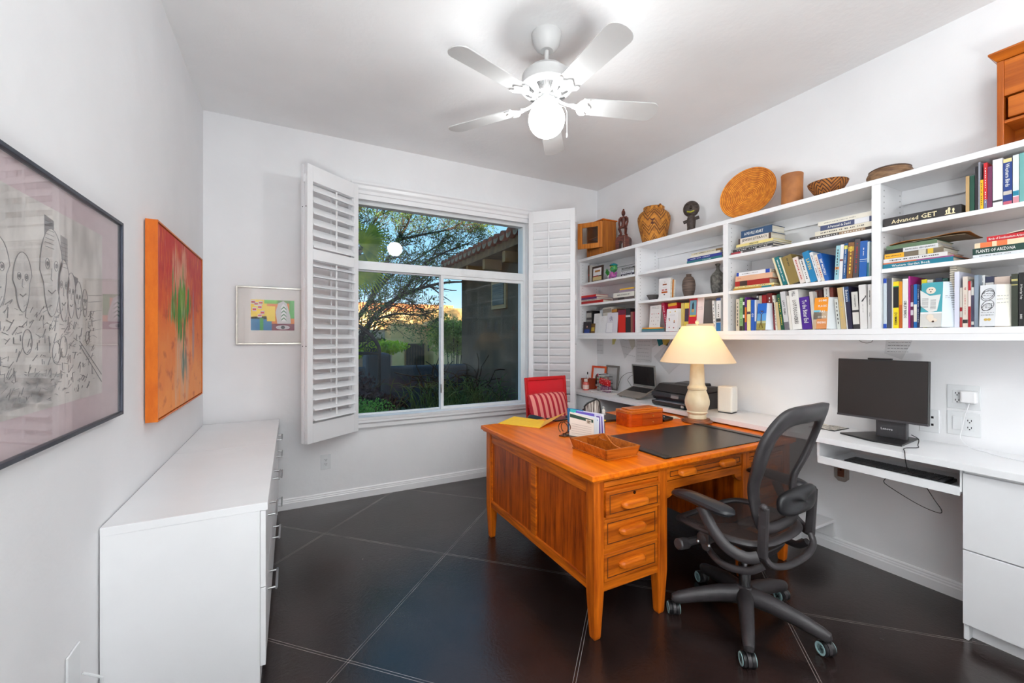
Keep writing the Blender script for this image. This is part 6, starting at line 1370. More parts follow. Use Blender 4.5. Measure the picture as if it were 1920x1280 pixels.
# dark laptop/folder at back with phone, pens
nb_ = thing('black_notebook', 'closed black notebook computer behind the letter holder', 'laptop', (2.03, 2.50, DT), rad(-4))
G().box(-.19, -.145, 0, .17, .13, .018).out('notebook_shell', mat('dark_graphite', (54, 50, 48), .4), nb_, local=True, bev=.004)
ph = thing('mobile_phone', 'yellow-cased mobile phone lying on the black notebook', 'phone', (1.905, 2.385, DT + .0185), rad(20))
G().box(-.045, -.085, 0, .045, .085, .010).out('phone_case', mat('yellow_rubber', (236, 214, 20), .5), ph, local=True, bev=.006, seg=3); G().box(-.038, -.075, .0100, .038, .075, .0108).out('phone_screen', mat('dark_glass', (62, 58, 56), .2), ph, local=True)
for i, (x, y, a) in enumerate(((2.03, 2.47, 20), (2.05, 2.45, 28), (2.00, 2.49, 12))):
    t = thing('pen', ['silver pen lying nearest the cherry box on the black notebook', 'white capped pen crossing the silver pen on the notebook', 'slim grey pen farthest back on the black notebook'][i], 'pen', (x, y, DT + .0225 + .0085 * i * (i < 2)), rad(a))
    G().tube([(-.065, 0, 0), (.05, 0, 0), (.065, 0, 0)], [.004, .004, .0015], 8).out('barrel', [METAL, plain((230, 230, 232), .3), plain((150, 150, 156), .3)][i], t, local=True, smooth=True)
    G().box(-.06, -.001, .004, -.03, .001, .0058).out('clip', METAL, t, local=True)
# black tablet corner behind envelope
t = thing('black_tablet', 'thin black tablet at the far desk edge behind the yellow envelope', 'tablet', (1.79, 2.60, DT), rad(5)); G().box(-.10, -.05, 0, .10, .07, .008).out('tablet_body', BLACKP, t, local=True, bev=.003); G().box(-.09, -.043, .0081, .09, .063, .0085).out('tablet_screen', mat('dark_glass', (62, 58, 56), .2), t, local=True)
# stapler-like black gadget, notes
t = thing('black_calculator', 'chunky black desk calculator between cherry box and lamp', 'calculator', (2.43, 2.225, DT), rad(8))
g = G(); g.hexa([(-.05, -.045, 0), (.055, -.045, 0), (.05, .06, 0), (-.05, .06, 0), (-.055, -.05, .018), (.06, -.05, .022), (.055, .065, .034), (-.055, .065, .030)]); g.out('calculator_body', BLACKP, t, local=True, bev=.005, seg=3); g = G(); g.ball((0, -.01, .026), .005, 8, 6); g.out('button', METAL, t, local=True, smooth=True)
for i, (x, y, a, cc, lb) in enumerate(((2.46, 2.36, 20, (246, 222, 90), 'yellow sticky note pad behind the black calculator'), (2.56, 2.27, -25, (236, 228, 206), 'cream note paper between calculator and lamp base'))):
    t = thing('note_paper', lb, 'note', (x, y, DT), rad(a)); G().box(-.055, -.05, 0, .055, .05, .003).out('paper_sheets', plain(cc, .7), t, local=True); squiggles(t, -.045, .0, .04, .001, 1, y=-.0505)
# mesh card holder seen beyond desk
t = thing('panel_stand', 'black-rimmed striped tilted panel standing at the far desk edge', 'organizer', (2.08, 2.60, DT), rad(-30))
g = G(); g.T = Matrix.Rotation(rad(-14), 4, 'X') @ Matrix.Rotation(rad(90), 4, 'X'); n8 = [(-.062, .0), (.045, .0), (.062, .02), (.055, .10), (.035, .118), (-.04, .085), (-.062, .06)]
g.tube([(a, b + .012, 0) for a, b in n8], .007, 8, closed=True); g.out('rim', BLACKP, t, local=True, smooth=True)
g = G(); g.T = Matrix.Rotation(rad(-14), 4, 'X') @ Matrix.Rotation(rad(90), 4, 'X') @ Matrix.Translation((0, .012, -.001)); g.prism(n8, .002); sm = mat('striped_panel', (206, 196, 186), .5, 0, (70, 46, 40), (260, 8, 8), 1, lo=.45, hi=.55); g.out('striped_panel', sm, t, local=True)
t = thing('small_bottle', 'small white bottle beside the black-rimmed panel', 'bottle', (2.16, 2.57, DT)); G().lathe([(.014, 0), (.015, .035), (.012, .045), (.006, .05), (.006, .055)], 16).out('bottle_body', plain((226, 222, 214), .4), t, local=True, smooth=True); G().lathe([(.008, .0555), (.008, .068), (.006, .07)], 12).out('bottle_cap', plain((200, 200, 200), .4), t, local=True, smooth=True)

# ------------------------------------------------------------------ things on the worktop
C0 = CT + .0004
# printer
pr = thing('printer', 'black all-in-one inkjet printer on the worktop behind the lamp', 'printer', (2.88, 2.44, C0))
px0, px1, py0, py1 = 2.705, 3.06, 2.20, 2.605
PB = mat('printer_black', (38, 35, 36), .36, 0, (32, 30, 31), (16, 16, 16))
# profile in x (front at px0) - z, extruded along y
prof = [(px0 + .05, 0), (px1, 0), (px1, .165), (px1 - .06, .178), (px0 + .10, .178), (px0 + .02, .15), (px0 + .0, .13), (px0 - .005, .085), (px0 + .01, .04)]
def extr(g, prof, y0, y1, z0=C0):
    n_ = len(prof); g.add([(a, y0, z0 + b) for a, b in prof] + [(a, y1, z0 + b) for a, b in prof], [tuple(range(n_)), tuple(range(n_, 2 * n_))[::-1]] + [(k, (k + 1) % n_, n_ + (k + 1) % n_, n_ + k) for k in range(n_)])
g = G(); extr(g, [(px0 + .03, .0), (px1, .0), (px1, .128), (px0 + .012, .118), (px0 + .002, .105), (px0 - .002, .078), (px0 + .05, .074), (px0 + .05, .042), (px0 + .0, .040), (px0 + .012, .012)], py0, py1); g.out('printer_body', PB, pr, bev=.006, seg=3)
g = G(); extr(g, [(px0 + .014, .121), (px1, .131), (px1, .170), (px0 + .13, .182), (px0 + .09, .178)], py0 + .003, py1 - .003); g.out('scanner_lid', PB, pr, bev=.008, seg=3)
g = G(); extr(g, [(px0 + .14, .180), (px1 - .04, .172), (px1 - .05, .196), (px0 + .18, .190)], py0 + .06, py1 - .11); g.out('feeder_cover', PB, pr, bev=.006)
g = G(); extr(g, [(px0 - .012, .041), (px0 + .048, .043), (px0 + .048, .047), (px0 - .012, .045)], py0 + .05, py1 - .05); g.out('paper_tray', mat('tray_grey', (120, 128, 140), .35), pr)
g = G(); extr(g, [(px0 - .0035, .080), (px0 + .003, .108), (px0 + .006, .107), (px0 + .0, .079)], py1 - .285, py1 - .21); g.out('display', mat('printer_screen', (130, 118, 116), .25), pr)
g = G(); g.box(px0 - .0035, py0 + .075, C0 + .014, px0 + .02, py0 + .095, C0 + .033); g.out('label_sticker', plain((210, 208, 206), .5), pr)
g = G(); g.tube([(3.0, 2.56, C0 + .172), (3.0, 2.56, C0 + .20), (3.0, 2.545, C0 + .215), (3.0, 2.53, C0 + .20), (3.0, 2.535, C0 + .175)], .004, 8); 
# white router
rt = thing('white_router', 'white upright rectangular wifi unit right of the printer', 'router', (2.915, 2.06, C0), rad(0))
WP = mat('warm_white_plastic', (238, 234, 226), .4)
g = G(); g.T = Matrix.Translation((2.925, 2.055, C0)) @ Matrix.Rotation(rad(12), 4, 'Z'); g.box(-.05, -.055, .006, .055, .055, .2); g.out('router_body', WP, rt, bev=.014, seg=4)
g = G(); g.T = Matrix.Translation((2.925, 2.055, C0)) @ Matrix.Rotation(rad(12), 4, 'Z'); g.box(-.044, -.049, 0, .049, .049, .006); g.out('foot', DKGREY, rt)
# laptop on stand
lt = thing('silver_laptop', 'open silver laptop propped on a stand near the corner', 'laptop', (2.92, 3.05, C0))
SIL = mat('silver_aluminium', (178, 176, 172), .32, .85, (166, 164, 160), (20, 20, 20)); SIL2 = mat('dark_aluminium', (150, 141, 132), .4, .15)
LM = Matrix.Translation((2.795, 2.975, C0 + .008)) @ Matrix.Rotation(rad(-90 - 2), 4, 'Z') @ Matrix.Rotation(rad(20), 4, 'X')
g = G(); g.T = LM; g.box(-.155, 0, 0, .155, .215, .012); g.out('laptop_base', SIL2, lt, bev=.003)
g = G(); g.T = LM; g.box(-.135, .105, .0121, .135, .198, .0126); kbd = g.out('keyboard_well', BLACKP, lt)
g = G(); g.T = LM
for i in range(5):
    for j in range(13): g.box(-.133 + j * .0206, .108 + i * .018, .0127, -.133 + j * .0206 + .017, .108 + i * .018 + .0145, .0142)
g.out('keys', mat('laptop_keys', (34, 32, 34), .5, 0, (60, 56, 56), (80, 80, 80)), kbd)
g = G(); g.T = LM; g.box(-.05, .018, .0121, .05, .09, .0124); g.out('trackpad', mat('trackpad', (146, 138, 130), .3, .6), lt)
SM = LM @ Matrix.Translation((0, .215, .010)) @ Matrix.Rotation(rad(-20 + 5), 4, 'X')
g = G(); g.T = SM; g.box(-.155, 0, .004, .155, .008, .215); g.out('laptop_lid', SIL, lt, bev=.003)
g = G(); g.T = SM; g.box(-.138, -.0006, .022, .138, -.0001, .200); g.out('laptop_screen', mat('dark_screen', (28, 22, 22), .08, 0, (24, 20, 20)), lt)
t = thing('laptop_stand', 'silver folding stand under the open laptop', 'stand', (2.93, 3.045, C0))
for x in (-.13, .10):
    g = G(); g.T = LM; g.box(x, .0, -.008, x + .03, .215, -.0006); g.out('support_rail', SIL2, t)
    g = G(); A_ = LM @ Vector((x + .015, .20, -.008)); g.hexa([(A_.x + .03, A_.y - .014, C0), (A_.x + .045, A_.y - .014, C0), (A_.x + .045, A_.y + .014, C0), (A_.x + .03, A_.y + .014, C0), (A_.x - .006, A_.y - .014, A_.z - .001), (A_.x + .004, A_.y - .014, A_.z - .001), (A_.x + .004, A_.y + .014, A_.z - .001), (A_.x - .006, A_.y + .014, A_.z - .001)]); g.out('rear_leg', DKGREY, t)
# corner clutter
t = thing('brown_box', 'red-brown box in the worktop corner behind the pink bottle', 'box', (2.93, 3.66, C0)); G().box(2.86, 3.665, C0, 2.97, 3.775, C0 + .115).out('box_body', mat('red_brown_card', (150, 54, 26), .6), t, bev=.002); g = G(); g.box(2.858, 3.663, C0 + .095, 2.972, 3.777, C0 + .118); g.out('box_lid', mat('red_brown_card', (150, 54, 26)), t)
t = thing('glue_bottle', 'small white and black bottle standing on the brown box', 'bottle', (2.88, 3.69, C0 + .1185)); G().lathe([(.010, 0), (.011, .035), (.006, .045)], 14).out('bottle_body', plain((230, 230, 230), .4), t, local=True, smooth=True); G().lathe([(.006, .0455), (.007, .065), (.002, .075)], 12).out('bottle_cap', BLACKP, t, local=True, smooth=True)
P = atZ(1098.5, 731, CT); t = thing('pink_bottle', 'pink sanitizer bottle with white cap in the worktop corner', 'bottle', (P.x, P.y, C0)); G().lathe([(.030, 0), (.033, .005), (.033, .072), (.028, .084), (.014, .090), (.001, .09)], 24).out('bottle_body', mat('pink_liquid', (226, 110, 100), .2, 0, (216, 96, 88)), t, local=True, smooth=True)
G().lathe([(.0335, .014), (.0338, .014), (.0338, .058), (.0335, .058)], 24).out('bottle_label', plain((238, 206, 196), .5), t, local=True); G().lathe([(.016, .0905), (.018, .092), (.018, .118), (.014, .122), (.001, .122)], 20).out('bottle_cap', plain((232, 222, 214), .4), t, local=True, smooth=True)
# framed pictures in the corner
t = thing('red_framed_picture', 'red-framed portrait print leaning in the worktop corner', 'picture', (3.03, 3.70, C0)); t.rotation_euler = (RB @ Matrix.Rotation(rad(12), 4, 'Z') @ Matrix.Rotation(rad(-8), 4, 'X')).to_euler()
g = G(); rect_frame(g, -.10, .10, 0, .25, .022, -.012, .004); g.out('frame', mat('red_orange_frame', (206, 40, 20), .4, 0, (226, 96, 20), (5, 5, 5)), t, local=True, bev=.002); G().box(-.079, -.004, .021, .079, 0, .229).out('print_sheet', plain((226, 222, 224), .5), t, local=True)
g = G(); g.ball((-.02, -.0045, .12), .034, 16, 12, (.8, .03, 1.2)); g.out('portrait_print', plain((96, 62, 44)), t, local=True); g = G(); g.ball((-.02, -.0049, .075), .035, 16, 12, (1.1, .02, .8)); g.out('portrait_body', plain((60, 54, 60)), t, local=True)
t = thing('grey_picture_frame', 'grey picture frame standing behind the pink-spined books', 'frame', (3.07, 3.52, C0)); t.rotation_euler = (RB @ Matrix.Rotation(rad(-5), 4, 'X')).to_euler(); g = G(); rect_frame(g, -.10, .10, 0, .265, .02, -.012, .004); g.out('frame', plain((120, 114, 110), .4), t, local=True, bev=.002); G().box(-.081, -.004, .019, .081, 0, .246).out('print_sheet', plain((188, 186, 186), .5), t, local=True)
# books in organiser
for (x, y, w_, h_, cc, lb, bd) in ((2.96, 3.625, .020, .175, (226, 222, 226), 'white and pink spined book standing beside the wire organizer', ((0, .2, (220, 20, 90)), (.3, .42, (196, 214, 60)))), (2.96, 3.60, .016, .17, (30, 28, 32), 'black spined book standing beside the wire organizer', ()), (2.97, 3.582, .014, .165, (200, 200, 206), 'pale grey book standing beside the wire organizer', ((.1, .3, (60, 60, 60)),))):
    t = thing('book', lb, 'book', (x, y, C0)); t.rotation_euler = (0, 0, rad(-90)); book_mesh(t, w_, .12, h_, cc, True, bd, None, 'b')
t = thing('wire_organizer', 'black wire mesh desk organizer with papers in the worktop corner', 'organizer', (2.97, 3.52, C0)); ox0, ox1, oy0, oy1 = 2.91, 3.03, 3.455, 3.565; g = G()
for z in (0.002, .04, .08, .115, .15): g.tube([(ox0, oy0, C0 + z), (ox1, oy0, C0 + z), (ox1, oy1, C0 + z), (ox0, oy1, C0 + z)], .0022, 5, closed=True)
for i in range(9):
    yy = oy0 + (oy1 - oy0) * i / 8; g.tube([(ox0, yy, C0), (ox0, yy, C0 + .15)], .0014, 4); xx = ox0 + (ox1 - ox0) * i / 8; g.tube([(xx, oy0, C0), (xx, oy0, C0 + .15)], .0014, 4)
g.out('wire_basket', BLACKP, t)
for k, (cc, dx) in enumerate((((206, 216, 206), .012), ((226, 220, 200), .04), ((190, 150, 150), .07))): G().box(ox0 + dx, oy0 + .01, C0 + .003, ox0 + dx + .01, oy1 - .01, C0 + .165 - .01 * k).out('paper_bundle', plain(cc, .6), t)
g = G(); g.box(ox0 + .0115, oy0 + .06, C0 + .06, ox0 + .0120, oy0 + .075, C0 + .15); g.out('green_stripe', plain((30, 120, 90)), t)
def dots(name, c1, c2, sc):
    m = mat(name, c1, .7); n = m.node_tree.nodes; l = m.node_tree.links; b = n['Principled BSDF']; t_ = n.new('ShaderNodeTexCoord'); v = n.new('ShaderNodeTexVoronoi'); v.inputs['Scale'].default_value = sc; v.inputs['Randomness'].default_value = .25; l.new(t_.outputs['Object'], v.inputs['Vector'])
    lt_ = n.new('ShaderNodeMath'); lt_.operation = 'LESS_THAN'; lt_.inputs[1].default_value = .28; l.new(v.outputs['Distance'], lt_.inputs[0]); mx = n.new('ShaderNodeMix'); mx.data_type = 'RGBA'; l.new(lt_.outputs[0], mx.inputs[0]); mx.inputs[6].default_value = lin(c1); mx.inputs[7].default_value = lin(c2); l.new(mx.outputs[2], b.inputs['Base Color']); return m
t = thing('polka_dot_pouch', 'red pouch with white polka dots propped on the organizer', 'pouch', (2.86, 3.42, C0)); g = G(); g.T = Matrix.Translation((2.895, 3.43, C0 + .102)) @ Matrix.Rotation(rad(8), 4, 'X'); g.box(-.022, -.085, -.032, .022, .07, .035); g.out('pouch_body', dots('polka_dot_cloth', (196, 20, 28), (236, 226, 222), 62), t, bev=.016, seg=4)
t2 = thing('patterned_pouch', 'purple and white patterned pouch under the polka dot pouch', 'pouch', (2.90, 3.42, C0)); g = G(); g.T = Matrix.Translation((2.90, 3.42, C0 + .035)); g.box(-.025, -.075, -.034, .025, .06, .030); g.out('pouch_body', dots('purple_print_cloth', (110, 40, 84), (214, 200, 206), 80), t2, bev=.014, seg=4)
WC_ = plain((232, 226, 222), .4)
for i, pts in enumerate(([(2.90, 3.42, .812), (2.82, 3.52, .81), (2.76, 3.50, .81), (2.74, 3.40, .81), (2.80, 3.28, .81), (2.86, 3.22, .81)], [(2.74, 3.47, .812), (2.80, 3.36, .83), (2.86, 3.26, .84), (2.93, 3.26, .83)], [(2.79, 3.45, .81), (2.77, 3.33, .81), (2.82, 3.24, .81), (2.90, 3.25, .81), (2.87, 3.34, .81)])):
    lb = ['white charging cable coiled on worktop left of laptop', 'white cable arching over the coiled cables by the laptop', 'white cable loop closest to the laptop stand'][i]
    tag(G().tube(smooth_path(pts), .0022, 6).out('charging_cable', WC_, smooth=True), lb, 'cable')
for i, pts in enumerate(([(XR - .012, 3.205, 1.018), (XR - .05, 3.22, 1.02), (XR - .07, 3.27, 1.0), (XR - .08, 3.33, .95), (XR - .1, 3.36, .84), (XR - .12, 3.38, .812)], [(XR - .012, 3.205, .982), (XR - .05, 3.21, .985), (XR - .06, 3.25, .94), (XR - .05, 3.22, .89), (XR - .08, 3.17, .86)])):
    tag(G().tube(smooth_path(pts), .002, 6).tube([(XR - .009, pts[0][1], pts[0][2]), (XR - .03, pts[0][1], pts[0][2])], .008, 8).out('plugged_cable', cordm, smooth=True), ['black cable in upper socket left of the laptop', 'black cable in lower socket left of the laptop'][i], 'cable')
# ------------------------------------------------------------------ papers pinned under the bookcase
def note(pts_uv, col, label, lines=0, name='pinned_paper', X=None):
    X = X or XR - .004; P = [atX(u, v, X) for u, v in pts_uv]; t = thing(name, label, 'paper', (X, sum(p.y for p in P) / len(P), min(p.z for p in P)))
    g = G(); n_ = len(P); g.add([tuple(p) for p in P] + [(p.x + .0012, p.y, p.z) for p in P], [tuple(range(n_)), tuple(range(n_, 2 * n_))[::-1]] + [(k, (k + 1) % n_, n_ + (k + 1) % n_, n_ + k) for k in range(n_)]); g.out('paper_sheet', mat('note_%d_%d_%d' % col, col, .7), t)
    if lines:
        g = G(); ax = (P[1] - P[0]); dn = (P[3] - P[0])
        for i in range(lines):
            x_ = .1
            while x_ < .85:
                l_ = R.uniform(.04, .14); a = P[0] + ax * x_ + dn * ((i + .7) / (lines + .4)); b = P[0] + ax * min(.9, x_ + l_) + dn * ((i + .7) / (lines + .4)); wv_ = dn.normalized() * .0022
                g.add([(a.x - .0006, a.y, a.z), (b.x - .0006, b.y, b.z), (b.x - .0006, b.y + wv_.y, b.z + wv_.z), (a.x - .0006, a.y + wv_.y, a.z + wv_.z)], [(0, 1, 2, 3)]); x_ += l_ + .03
        g.out('handwriting', plain((96, 96, 100), .7), t, solid=.0004)
    return t
note([(1118, 630), (1131, 630), (1131, 664), (1118, 663)], (216, 216, 218), 'narrow white strip with brush marks pinned near the corner', 3)
note([(1148, 630), (1157, 630), (1152, 645), (1148, 646)], (206, 196, 120), 'small yellow note half hidden under the bookcase')
note([(1158, 625), (1182, 630), (1185, 655), (1171, 672)], (208, 208, 210), 'large white sheet tilted, left of the grid calendar', 3)
note([(1176, 630), (1189, 630), (1191, 648), (1185, 656)], (196, 194, 184), 'black-edged card pinned over the tilted white sheet', 2, X=XR - .0065)
note([(1193, 628), (1222, 628), (1221, 679), (1192, 678)], (210, 210, 212), 'upright white calendar page pinned above the laptop', 7, X=XR - .0055)
note([(1222, 630), (1231, 630), (1232, 645), (1223, 652)], (206, 204, 204), 'small white slip right of the calendar page', 2)
note([(1230, 630), (1240, 630), (1243, 645), (1235, 649)], (30, 124, 130), 'teal sticky note pinned right of the calendar')
note([(1240, 630), (1258, 630), (1252, 648), (1244, 646)], (200, 180, 80), 'yellow sticky note next to the teal one')
note([(1262, 632), (1268, 634), (1243, 672), (1237, 671)], (190, 190, 194), 'long slanted printed strip beside the lamp shade', 2, X=XR - .0065)
note([(1255, 640), (1290, 668), (1254, 701), (1226, 668)], (214, 214, 216), 'white sheet hung by one corner behind the lamp shade')
note([(1662, 632), (1714, 632), (1691, 674), (1658, 662)], (218, 218, 220), 'white handwritten sheet pinned tilted above the monitor', 5)
g = G(); pts = [atX(u, v, XR - .006) for u, v in ((1608, 634), (1614, 640), (1624, 643), (1634, 641), (1638, 634))]; tag(g.tube(smooth_path(pts), .0012, 5).out('thin_wire', cordm, smooth=True), 'thin dark wire looping below the bookcase above the monitor', 'wire')
# ------------------------------------------------------------------ pictures on the walls
ab = thing('abstract_painting', 'tall red and orange canvas with green tree shape on left wall', 'painting', (XL, 2.92, 1.44))
fy0_, fy1_, fz0, fz1, fxo = 2.385, 3.455, .995, 1.895, -.522
ORW = wood('orange_tray_frame', (222, 118, 24), (196, 92, 14), 2, 18, .4, .1, .3)
g = G(); g.T = Matrix(); w_ = .007
g.box(XL + .006, fy0_, fz0, fxo, fy0_ + w_, fz1).box(XL + .006, fy1_ - w_, fz0, fxo, fy1_, fz1).box(XL + .006, fy0_ + w_, fz0, fxo, fy1_ - w_, fz0 + w_).box(XL + .006, fy0_ + w_, fz1 - w_, fxo, fy1_ - w_, fz1); g.out('tray_frame', ORW, ab)
pm_ = bpy.data.materials.new('painted_canvas'); pm_.use_nodes = True
def paint_nodes(m):
    n = m.node_tree.nodes; l = m.node_tree.links; b = n['Principled BSDF']; b.inputs['Roughness'].default_value = .55
    geo = n.new('ShaderNodeTexCoord'); s = n.new('ShaderNodeSeparateXYZ'); l.new(geo.outputs['Object'], s.inputs[0])
    def M2(op, a, b_=None, c_=None):
        x = n.new('ShaderNodeMath'); x.operation = op
        for i, q in enumerate((a, b_, c_)):
            if q is None: continue
            if isinstance(q, (int, float)): x.inputs[i].default_value = q
            else: l.new(q, x.inputs[i])
        return x.outputs[0]
    def NZ(sc, d=5, v=1.):
        mp = n.new('ShaderNodeMapping'); mp.inputs['Scale'].default_value = sc; l.new(geo.outputs['Object'], mp.inputs[0]); z = n.new('ShaderNodeTexNoise'); z.inputs['Scale'].default_value = v; z.inputs['Detail'].default_value = d; l.new(mp.outputs[0], z.inputs['Vector']); return z.outputs['Fac']
    def MIX(f, a, c_):
        x = n.new('ShaderNodeMix'); x.data_type = 'RGBA'
        l.new(f, x.inputs[0])
        for i, q in ((6, a), (7, c_)):
            if isinstance(q, tuple): x.inputs[i].default_value = lin(q)
            else: l.new(q, x.inputs[i])
        return x.outputs[2]
    def RAMP(f, lo_, hi_):
        x = n.new('ShaderNodeMapRange'); x.clamp = True; x.inputs[1].default_value = lo_; x.inputs[2].default_value = hi_; l.new(f, x.inputs[0]); return x.outputs[0]
    Y = s.outputs['Y']; Z = s.outputs['Z']   # local: centre 0; Y -.53...53, Z -.45...45
    nb1 = NZ((5, 5, 5)); nv = NZ((30, 22, 4), 6); nf = NZ((60, 60, 9), 6)
    t = M2('ADD', Z, M2('MULTIPLY', M2('SUBTRACT', nb1, .5), .5))
    col = MIX(RAMP(t, -.32, .12), (246, 150, 66), (226, 92, 14)); col = MIX(RAMP(t, .02, .28), col, (196, 22, 10))
    col = MIX(M2('MULTIPLY', RAMP(nf, .52, .7), .6), col, (240, 140, 30))
    def blob(cy, cz, ry, rz, soft=.5):
        a = M2('DIVIDE', M2('SUBTRACT', Y, cy), ry); c_ = M2('DIVIDE', M2('SUBTRACT', Z, cz), rz)
        d = M2('SQRT', M2('ADD', M2('MULTIPLY', a, a), M2('MULTIPLY', c_, c_))); d = M2('ADD', d, M2('MULTIPLY', M2('SUBTRACT', nv, .5), 3.4)); return RAMP(d, 1.0 + soft * .5, 1.0 - soft * .5)
    col = MIX(M2('MULTIPLY', blob(-.08, .17, .17, .20), .75), col, (220, 160, 130))
    col = MIX(M2('MULTIPLY', blob(-.02, -.22, .15, .26, .9), .55), col, (214, 180, 150))
    col = MIX(M2('MULTIPLY', blob(.26, .0, .03, .16, .7), .6), col, (130, 130, 160))
    col = MIX(blob(-.06, .10, .19, .14, .3), col, (30, 132, 14)); col = MIX(M2('MULTIPLY', blob(-.04, .12, .07, .09, .5), .55), col, (140, 170, 20))
    col = MIX(blob(-.005, -.06, .018, .18, .6), col, (76, 120, 60)); col = MIX(M2('MULTIPLY', blob(.0, -.22, .06, .07, .8), .8), col, (90, 120, 110))
    col = MIX(M2('MULTIPLY', RAMP(NZ((70, 70, 7), 7), .58, .70), M2('MULTIPLY', blob(-.02, -.02, .26, .42, .8), .65)), col, (232, 212, 190)); col = MIX(M2('MULTIPLY', RAMP(NZ((9, 9, 14), 6), .56, .7), .5), col, (168, 24, 12))
    l.new(col, b.inputs['Base Color']); bp = n.new('ShaderNodeBump'); bp.inputs['Strength'].default_value = .25; bp.inputs['Distance'].default_value = .004; l.new(nv, bp.inputs['Height']); l.new(bp.outputs[0], b.inputs['Normal'])
paint_nodes(pm_)
cv = G(); cv.box(-.002, -.522, -.438, .004, .522, .438); co = cv.out('canvas', pm_, ab, local=True); co.location = (fxo - .008 - XL, 0, .005)

lg = thing('framed_drawing', 'large dark-framed charcoal drawing of faces on the left wall', 'picture', (XL, 1.49, 1.44))
ay0, ay1, az0, az1 = .95, 2.03, 1.09, 1.79; ax = XL + .022
def yzframe(g, x0, x1, y0, y1, z0, z1, w_): g.box(x0, y0, z0, x1, y0 + w_, z1).box(x0, y1 - w_, z0, x1, y1, z1).box(x0, y0 + w_, z0, x1, y1 - w_, z0 + w_).box(x0, y0 + w_, z1 - w_, x1, y1 - w_, z1)
g = G(); yzframe(g, XL + .004, ax + .008, ay0, ay1, az0, az1, .012); g.out('frame', mat('gunmetal_frame', (72, 76, 88), .35, .6, (60, 64, 76), (20, 20, 20)), lg, bev=.002)
G().box(XL + .004, ay0 + .012, az0 + .012, ax - .006, ay1 - .012, az1 - .012).out('mat_board', mat('dusty_pink_board', (214, 192, 196), .7, 0, (208, 186, 190), (30, 30, 30)), lg)
dy0, dy1, dz0, dz1 = 1.11, 1.871, 1.188, 1.709; xd = ax - .0055
G().box(xd, dy0, dz0, xd + .001, dy1, dz1).out('drawing_sheet', mat('charcoal_paper', (232, 226, 220), .8, 0, (168, 162, 158), (3, 13, 7), 8, lo=.38, hi=.8), lg)
CH1, CH2, CH3 = plain((126, 122, 122), .8), plain((160, 156, 154), .8), plain((118, 114, 114), .8)
def dpoly(pts, m, nm, k=1):
    g = G(); g.add([(xd + .001 + .0003 * k, y, z) for y, z in pts], [tuple(range(len(pts)))]); return g.out(nm, m, lg, solid=.0004)
def dline(g, pts, r_=.0016, k=2):
    r_ *= .62; g.tube([(xd + .0012 + .0003 * k, y, z) for y, z in pts], r_, 4, flat=None)
dpoly([(1.50, 1.60), (1.548, 1.60), (1.548, 1.678), (1.50, 1.684)], CH1, 'building_print'); dpoly([(1.585, 1.56), (1.625, 1.56), (1.625, 1.645), (1.585, 1.65)], CH2, 'building_print')
dpoly([(1.655, 1.50), (1.69, 1.50), (1.69, 1.545), (1.655, 1.55)], CH1, 'building_print')
def head(cy, cz, ry, rz, m):
    dpoly([(cy + ry * math.cos(q) * (1 if math.sin(q) > 0 else .72), cz + rz * math.sin(q)) for q in [k * math.pi / 12 for k in range(24)]], m, 'face_print', 3)
    g = G(); dline(g, [(cy + ry * math.cos(q) * (1 if math.sin(q) > 0 else .72), cz + rz * math.sin(q)) for q in [k * math.pi / 12 for k in range(25)]], .0014, 4)
    for s in (-.38, .38):
        e_ = [(cy + s * ry + .17 * ry * math.cos(q), cz + .18 * rz + .12 * rz * math.sin(q)) for q in [k * math.pi / 6 for k in range(13)]]; dline(g, e_, .0013, 4); dline(g, [(y * .35 + (cy + s * ry) * .65, z * .35 + (cz + .18 * rz) * .65) for y, z in e_], .0022, 5)
    dline(g, [(cy, cz + .1 * rz), (cy - .08 * ry, cz - .15 * rz), (cy + .05 * ry, cz - .18 * rz)], .0012, 4)
    dline(g, [(cy - .3 * ry, cz - .42 * rz), (cy, cz - .48 * rz), (cy + .32 * ry, cz - .38 * rz)], .0024, 4); g.out('charcoal_lines', CH1, lg)
FP = mat('pale_charcoal', (226, 221, 216), .8, 0, (188, 183, 180), (9, 26, 18), 6, lo=.35, hi=.8)
head(1.535, 1.54, .06, .115, FP); head(1.60, 1.50, .035, .085, FP); head(1.645, 1.49, .028, .065, FP); head(1.69, 1.48, .024, .055, FP); head(1.735, 1.475, .018, .042, FP); head(1.40, 1.50, .04, .07, FP); head(1.30, 1.51, .05, .08, FP); head(1.20, 1.50, .05, .09, FP)
g = G(); rr = random.Random(5)
for i in range(420):
    y = rr.uniform(1.14, 1.80); z = rr.uniform(1.21, 1.45); a = rr.uniform(-.4, 1.8); L_ = rr.uniform(.006, .03); dline(g, [(y, z), (y + L_ * math.cos(a), min(1.46, z + L_ * math.sin(a)))], rr.uniform(.0006, .0018), 2)
for (cy, cz, r_) in ((1.60, 1.345, .03), (1.56, 1.33, .03), (1.755, 1.37, .02), (1.42, 1.36, .03)): dline(g, [(cy + r_ * .7 * math.cos(q), cz + r_ * math.sin(q)) for q in [k * math.pi / 8 for k in range(17)]], .0013, 3)
for d_ in (0, .012): dline(g, [(1.70, 1.36 - d_), (1.862, 1.25 - d_ * 2)], .0016, 3)
for zz in (1.55, 1.53, 1.5, 1.47, 1.44): dline(g, [(1.76, zz - .05), (1.86, zz - .05 + .01)], .0009, 3)
for i in range(7): dline(g, [(1.502, 1.604 + i * .011), (1.547, 1.604 + i * .011)], .0012, 3); dline(g, [(1.587, 1.564 + i * .011), (1.624, 1.564 + i * .011)], .0012, 3)
g.out('charcoal_strokes', CH3, lg)
